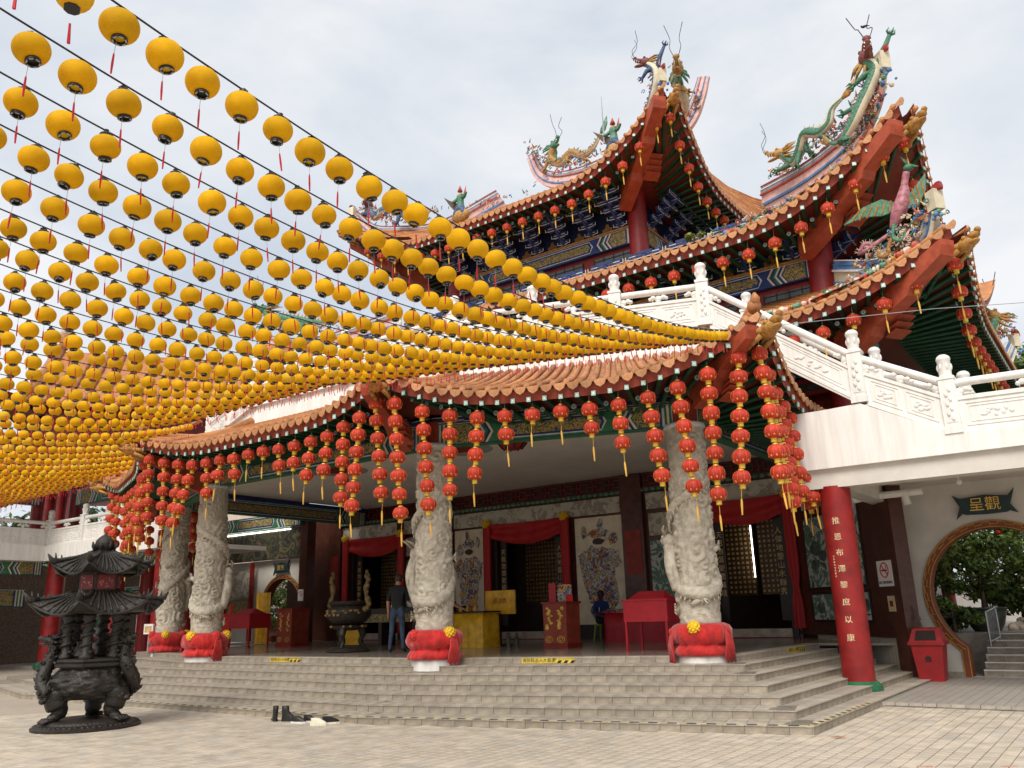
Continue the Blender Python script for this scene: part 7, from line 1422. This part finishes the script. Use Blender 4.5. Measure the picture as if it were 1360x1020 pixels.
# ------------------------------------------------------------------ plants, rocks, trees
def leaf_cloud(blobs, n, size, seed, flat=.5):
    rg = random.Random(seed); V = []; F = []; m = []
    tot = sum(r[3]**2 if not hasattr(r[3], '__len__') else r[3][0]**2 for r in blobs)
    for (x, y, z, r) in blobs:
        k = int(n*(r**2)/tot)
        for _ in range(k):
            d = Vector((rg.gauss(0, 1), rg.gauss(0, 1), rg.gauss(0, 1))).normalized(); rr = r*(rg.random()**.45)*(1+.25*noise.noise(d*2.2+Vector((x, y, z))))
            c = Vector((x, y, z))+Vector((d.x*rr, d.y*rr, d.z*rr*.8)); nrm = (d+Vector((rg.gauss(0, .6), rg.gauss(0, .6), rg.gauss(.3, .6)))).normalized(); a = nrm.orthogonal().normalized(); a.rotate(Matrix.Rotation(rg.uniform(0, 6.3), 3, nrm)); b_ = nrm.cross(a); s = size*rg.uniform(.6, 1.3); i = len(V)
            V += [c-a*s, c+b_*s*flat, c+a*s, c-b_*s*flat]; F.append((i, i+1, i+2, i+3)); m.append(rg.choice((0, 0, 1, 2)))
    o = MB(); o.v = [tuple(v) for v in V]; o.f = F; o.m = m; return o
def tree(name, label, base, h, crown, seed, n=3500, size=.1, tr=.12, mats=('leaf', 'leafd', 'leafl'), group=None, cat='tree', lean=(0, 0)):
    rg = random.Random(seed); base = Vector(base); r = empty(name, base, label, cat, group); top = base+Vector((lean[0], lean[1], h)); mid = base.lerp(top, .5)+Vector((rg.uniform(-.2, .2), rg.uniform(-.2, .2), 0))*h*.2
    P = crom([base, mid, top], 6); b = MB(); b.tube(P, [lerp(tr, tr*.35, i/(len(P)-1)) for i in range(len(P))], 8)
    bl = []
    for k in range(crown[0]):
        a = rg.uniform(0, 2*pi); rr = crown[1]*rg.uniform(.25, 1); z = top.z+crown[2]*rg.uniform(-.8, .7); c = Vector((top.x+rr*cos(a), top.y+rr*sin(a), z)); bl.append((c.x, c.y, c.z, crown[1]*rg.uniform(.28, .5))); s0 = P[rg.randrange(len(P)//2, len(P))]; b.tube([s0, s0.lerp(c, .55)+Vector((0, 0, -.05*h*.2)), c], [tr*.4, tr*.25, tr*.08], 6)
    b.obj('trunk', 'bark', r, smooth='all'); leaf_cloud(bl, n, size, seed).obj('crown', list(mats), r); return r
def pot(c, r0, h, label, name='plant_pot'):
    r = empty(name, c, label, 'pot'); MB().lathe([(r0*.62, 0), (r0*.85, h*.3), (r0, h*.75), (r0*.98, h*.9), (r0*1.08, h*.95), (r0*1.08, h), (r0*.92, h), (r0*.9, h*.85)], 28, c).obj('vessel', 'pot', r, smooth='all'); MB().lathe([(r0*.9, h*.86), (r0*.5, h*.9)], 20, c).obj('soil', 'bark', r)
GZ = .86
for k, (x, y, h_, r_, lab, mm) in enumerate(((-3.7, 22.6, .5, .55, 'round green shrub at the left inside edge of the moon gate garden', ('leaf', 'leafl', 'leafd')), (-.2, 23.0, .7, .6, 'bright shrub beside the dark pot in the garden', ('leafl', 'leaf', 'leafl')), (-2.6, 26.0, 1.3, 1.1, 'full green shrub behind the slender garden tree', ('leaf', 'leafl', 'leaf')), (.9, 23.4, 1.2, .9, 'tall shrub at the right inside the moon gate garden', ('leaf', 'leafd', 'leafl')), (-3.6, 27.5, 2.6, 1.7, 'light crowned tree filling the gap beyond the handrail', ('leafl', 'leaf', 'leafl')), (-.6, 27.2, 2.8, 1.8, 'wide tree filling the back of the garden', ('leaf', 'leafl', 'leaf')))): _later.append((lab, (x, y, GZ), h_, r_, k, mm))
pot((-1.25, 23.4, GZ), .46, .78, 'large dark glazed pot with a clipped bush behind the moon gate')
tree('bonsai_bush', 'dense green clipped bush growing in the large dark pot', (-1.25, 23.4, GZ+.6), 1.1, (9, .75, .5), 3, 2600, .06, .06, ('leafl', 'leafl', 'leaf'), cat='bush')
pot((-3.1, 23.2, GZ), .45, .55, 'low dark pot behind the steel handrail'); tree('garden_bush', 'dark green bush in the low pot behind the handrail', (-3.1, 23.2, GZ+.45), .9, (8, .7, .55), 5, 2200, .06, .06, ('leaf', 'leafl', 'leaf'), cat='bush')
tree('garden_tree', 'slender garden tree with a pale leaning trunk in the moon gate garden', (-2.2, 24.6, GZ), 2.3, (12, 1.35, .9), 8, 4200, .07, .10, ('leaf', 'leafl', 'leaf'), lean=(.25, 0))
for k, (x, y, h, sd_, lab) in enumerate(((.4, 25.5, 1.9, 21, 'broad dark tree at the right of the moon gate garden'), (-4.5, 26.5, 2.0, 22, 'leafy tree behind the handrail in the garden'), (2.4, 27.0, 2.6, 23, 'tall green tree at the back of the garden'), (-2.0, 29.5, 2.8, 24, 'light green tree beyond the garden rocks'))):
    tree('garden_tree', lab, (x, y, GZ), h, (11, 1.7, 1.3), sd_, 3600, .09, .12, (('leaf', 'leafl', 'leaf'), ('leafl', 'leafl', 'leaf'), ('leaf', 'leafl', 'leaf'), ('leafl', 'leafl', 'leaf'))[k], group='trees behind the moon gate')
for lab, c, h_, r_, k, mm in _later: tree('garden_shrub', lab, c, h_, (10, r_, r_*.8), 140+k, 3000, .06+.02*(r_ > 1), .06, mm, cat='shrub')
rg = random.Random(9)
for k in range(46):
    x, y = (rg.uniform(-2.6, -1.5), rg.uniform(23.4, 24.4)) if k < 18 else (rg.uniform(-.7, 1.6), rg.uniform(24.0, 25.0)); s = rg.uniform(.10, .22); z = GZ+s*.45+(0 if rg.random() < .6 else .18); b = MB(); b.ball((0, 0, 0), (s, s*rg.uniform(.7, 1), s*rg.uniform(.6, .9)), 8, 6); b.v = [tuple(Vector(v)*(1+.22*noise.noise(Vector(v)*6+Vector((k, 0, 0))))) for v in b.v]; me = b.mesh('garden_rock', 'rock', 'all'); put('garden_rock', me, None, (x, y, z), rot=(0, 0, rg.uniform(0, 6)), label=('pale rounded rock piled at the foot of the garden tree' if k < 18 else 'pale rounded rock in the heap beside the dark pot'), cat='rock', group=('rocks below the tree' if k < 18 else 'rocks beside the pot'))
# red posts and wall beyond the garden
for k, x in enumerate((-5.2, -1.6)): MB().lathe([(.22, GZ), (.22, 4.4)], 16, (x, 31.5, 0)).obj('garden_pillar', 'redl', label=('red pillar beyond the garden trees, at the bright gap', 'red pillar beyond the garden trees, behind the slender tree')[k], cat='pillar', smooth=True)
MB().box((-3.4, 36, 1.2), (14, .3, 1.6)).obj('garden_wall', 'white', label='low white wall closing the garden behind the trees', cat='wall')
for k, (x, y, z) in enumerate(((-2.4, 24.2, 3.6), (-1.9, 24.0, 3.5), (-1.6, 24.3, 3.1), (-2.6, 24.0, 3.2), (-1.4, 24.5, 3.7), (-3.4, 24.3, 2.6), (-1.0, 24.0, 2.9))): MB().ball((x, y, z), (.09, .09, .08), 10, 6).obj('tree_lantern', 'lred', label='small red lantern hung in the slender garden tree', cat='lantern', group='lanterns in the garden tree', smooth='all')
# left moon gate garden
tree('garden_tree', 'bright leafy shrub seen through the left moon gate', (-29.4, 23.6, PZ), 1.0, (14, 1.3, 1.0), 31, 4600, .08, .08, ('leafl', 'leaf', 'leafl')); tree('garden_tree', 'taller leafy tree behind the shrub beyond the left moon gate', (-31.2, 25.2, PZ), 1.8, (14, 1.9, 1.5), 32, 4600, .1, .1)
# trees on the slope behind the tower
for k, (x, y, h, r_, lab) in enumerate(((-4.6, 49, 11.5, 3.2, 'feathery tree behind the lower roof corner'), (-1.2, 47, 9.5, 3.4, 'dark rounded tree beside the feathery tree behind the tower'), (2.5, 45, 9, 3.4, 'dark tree furthest along the gallery behind the tower'), (-8.6, 45, 8.5, 3.0, 'low spreading tree behind the gallery railing'))):
    tree('hill_tree', lab, (x, y, 0), h, (16, r_, r_*.9), 50+k, 5200, .20, .28, (('leaf', 'leafd', 'leafl'), ('leafd', 'leaf', 'leafd'), ('leafd', 'leafd', 'leaf'), ('leafd', 'leaf', 'leaf'))[k], group='trees behind the tower')
for k, (x, y, h, r_) in enumerate(((-62, 30, 7, 5), (-70, 44, 8, 6))): tree('far_tree', ('dark tree far beyond the left gallery', 'broad tree on the far left beyond the pale block')[k], (x, y, 0), h, (14, r_, r_*.7), 70+k, 3500, .3, .3, ('leafd', 'leaf', 'leafd'))
b = MB(); b.add([(-3.42, 11.1, .02), (-3.32, 11.14, .035), (-3.2, 11.16, .02), (-3.3, 11.07, .03)], [(0, 3, 1), (3, 2, 1)]); b.obj('fallen_leaf', 'clay', label='dry orange leaf on the paving at the corner of the lowest step', cat='leaf')
# potted fern tuft growing on the porch tiles
tree('roof_weed', 'small green weed growing on the porch roof tiles', (-11.9, 11.9, 6.05), .12, (4, .16, .1), 91, 160, .05, .01, ('leafl', 'leaf', 'leafl'), cat='plant')
tree('roof_weed', 'small green weed sprouting from the middle roof tiles', (-7.2, 17.6, 10.1), .15, (4, .2, .12), 92, 160, .06, .01, ('leafl', 'leaf', 'leafl'), cat='plant')
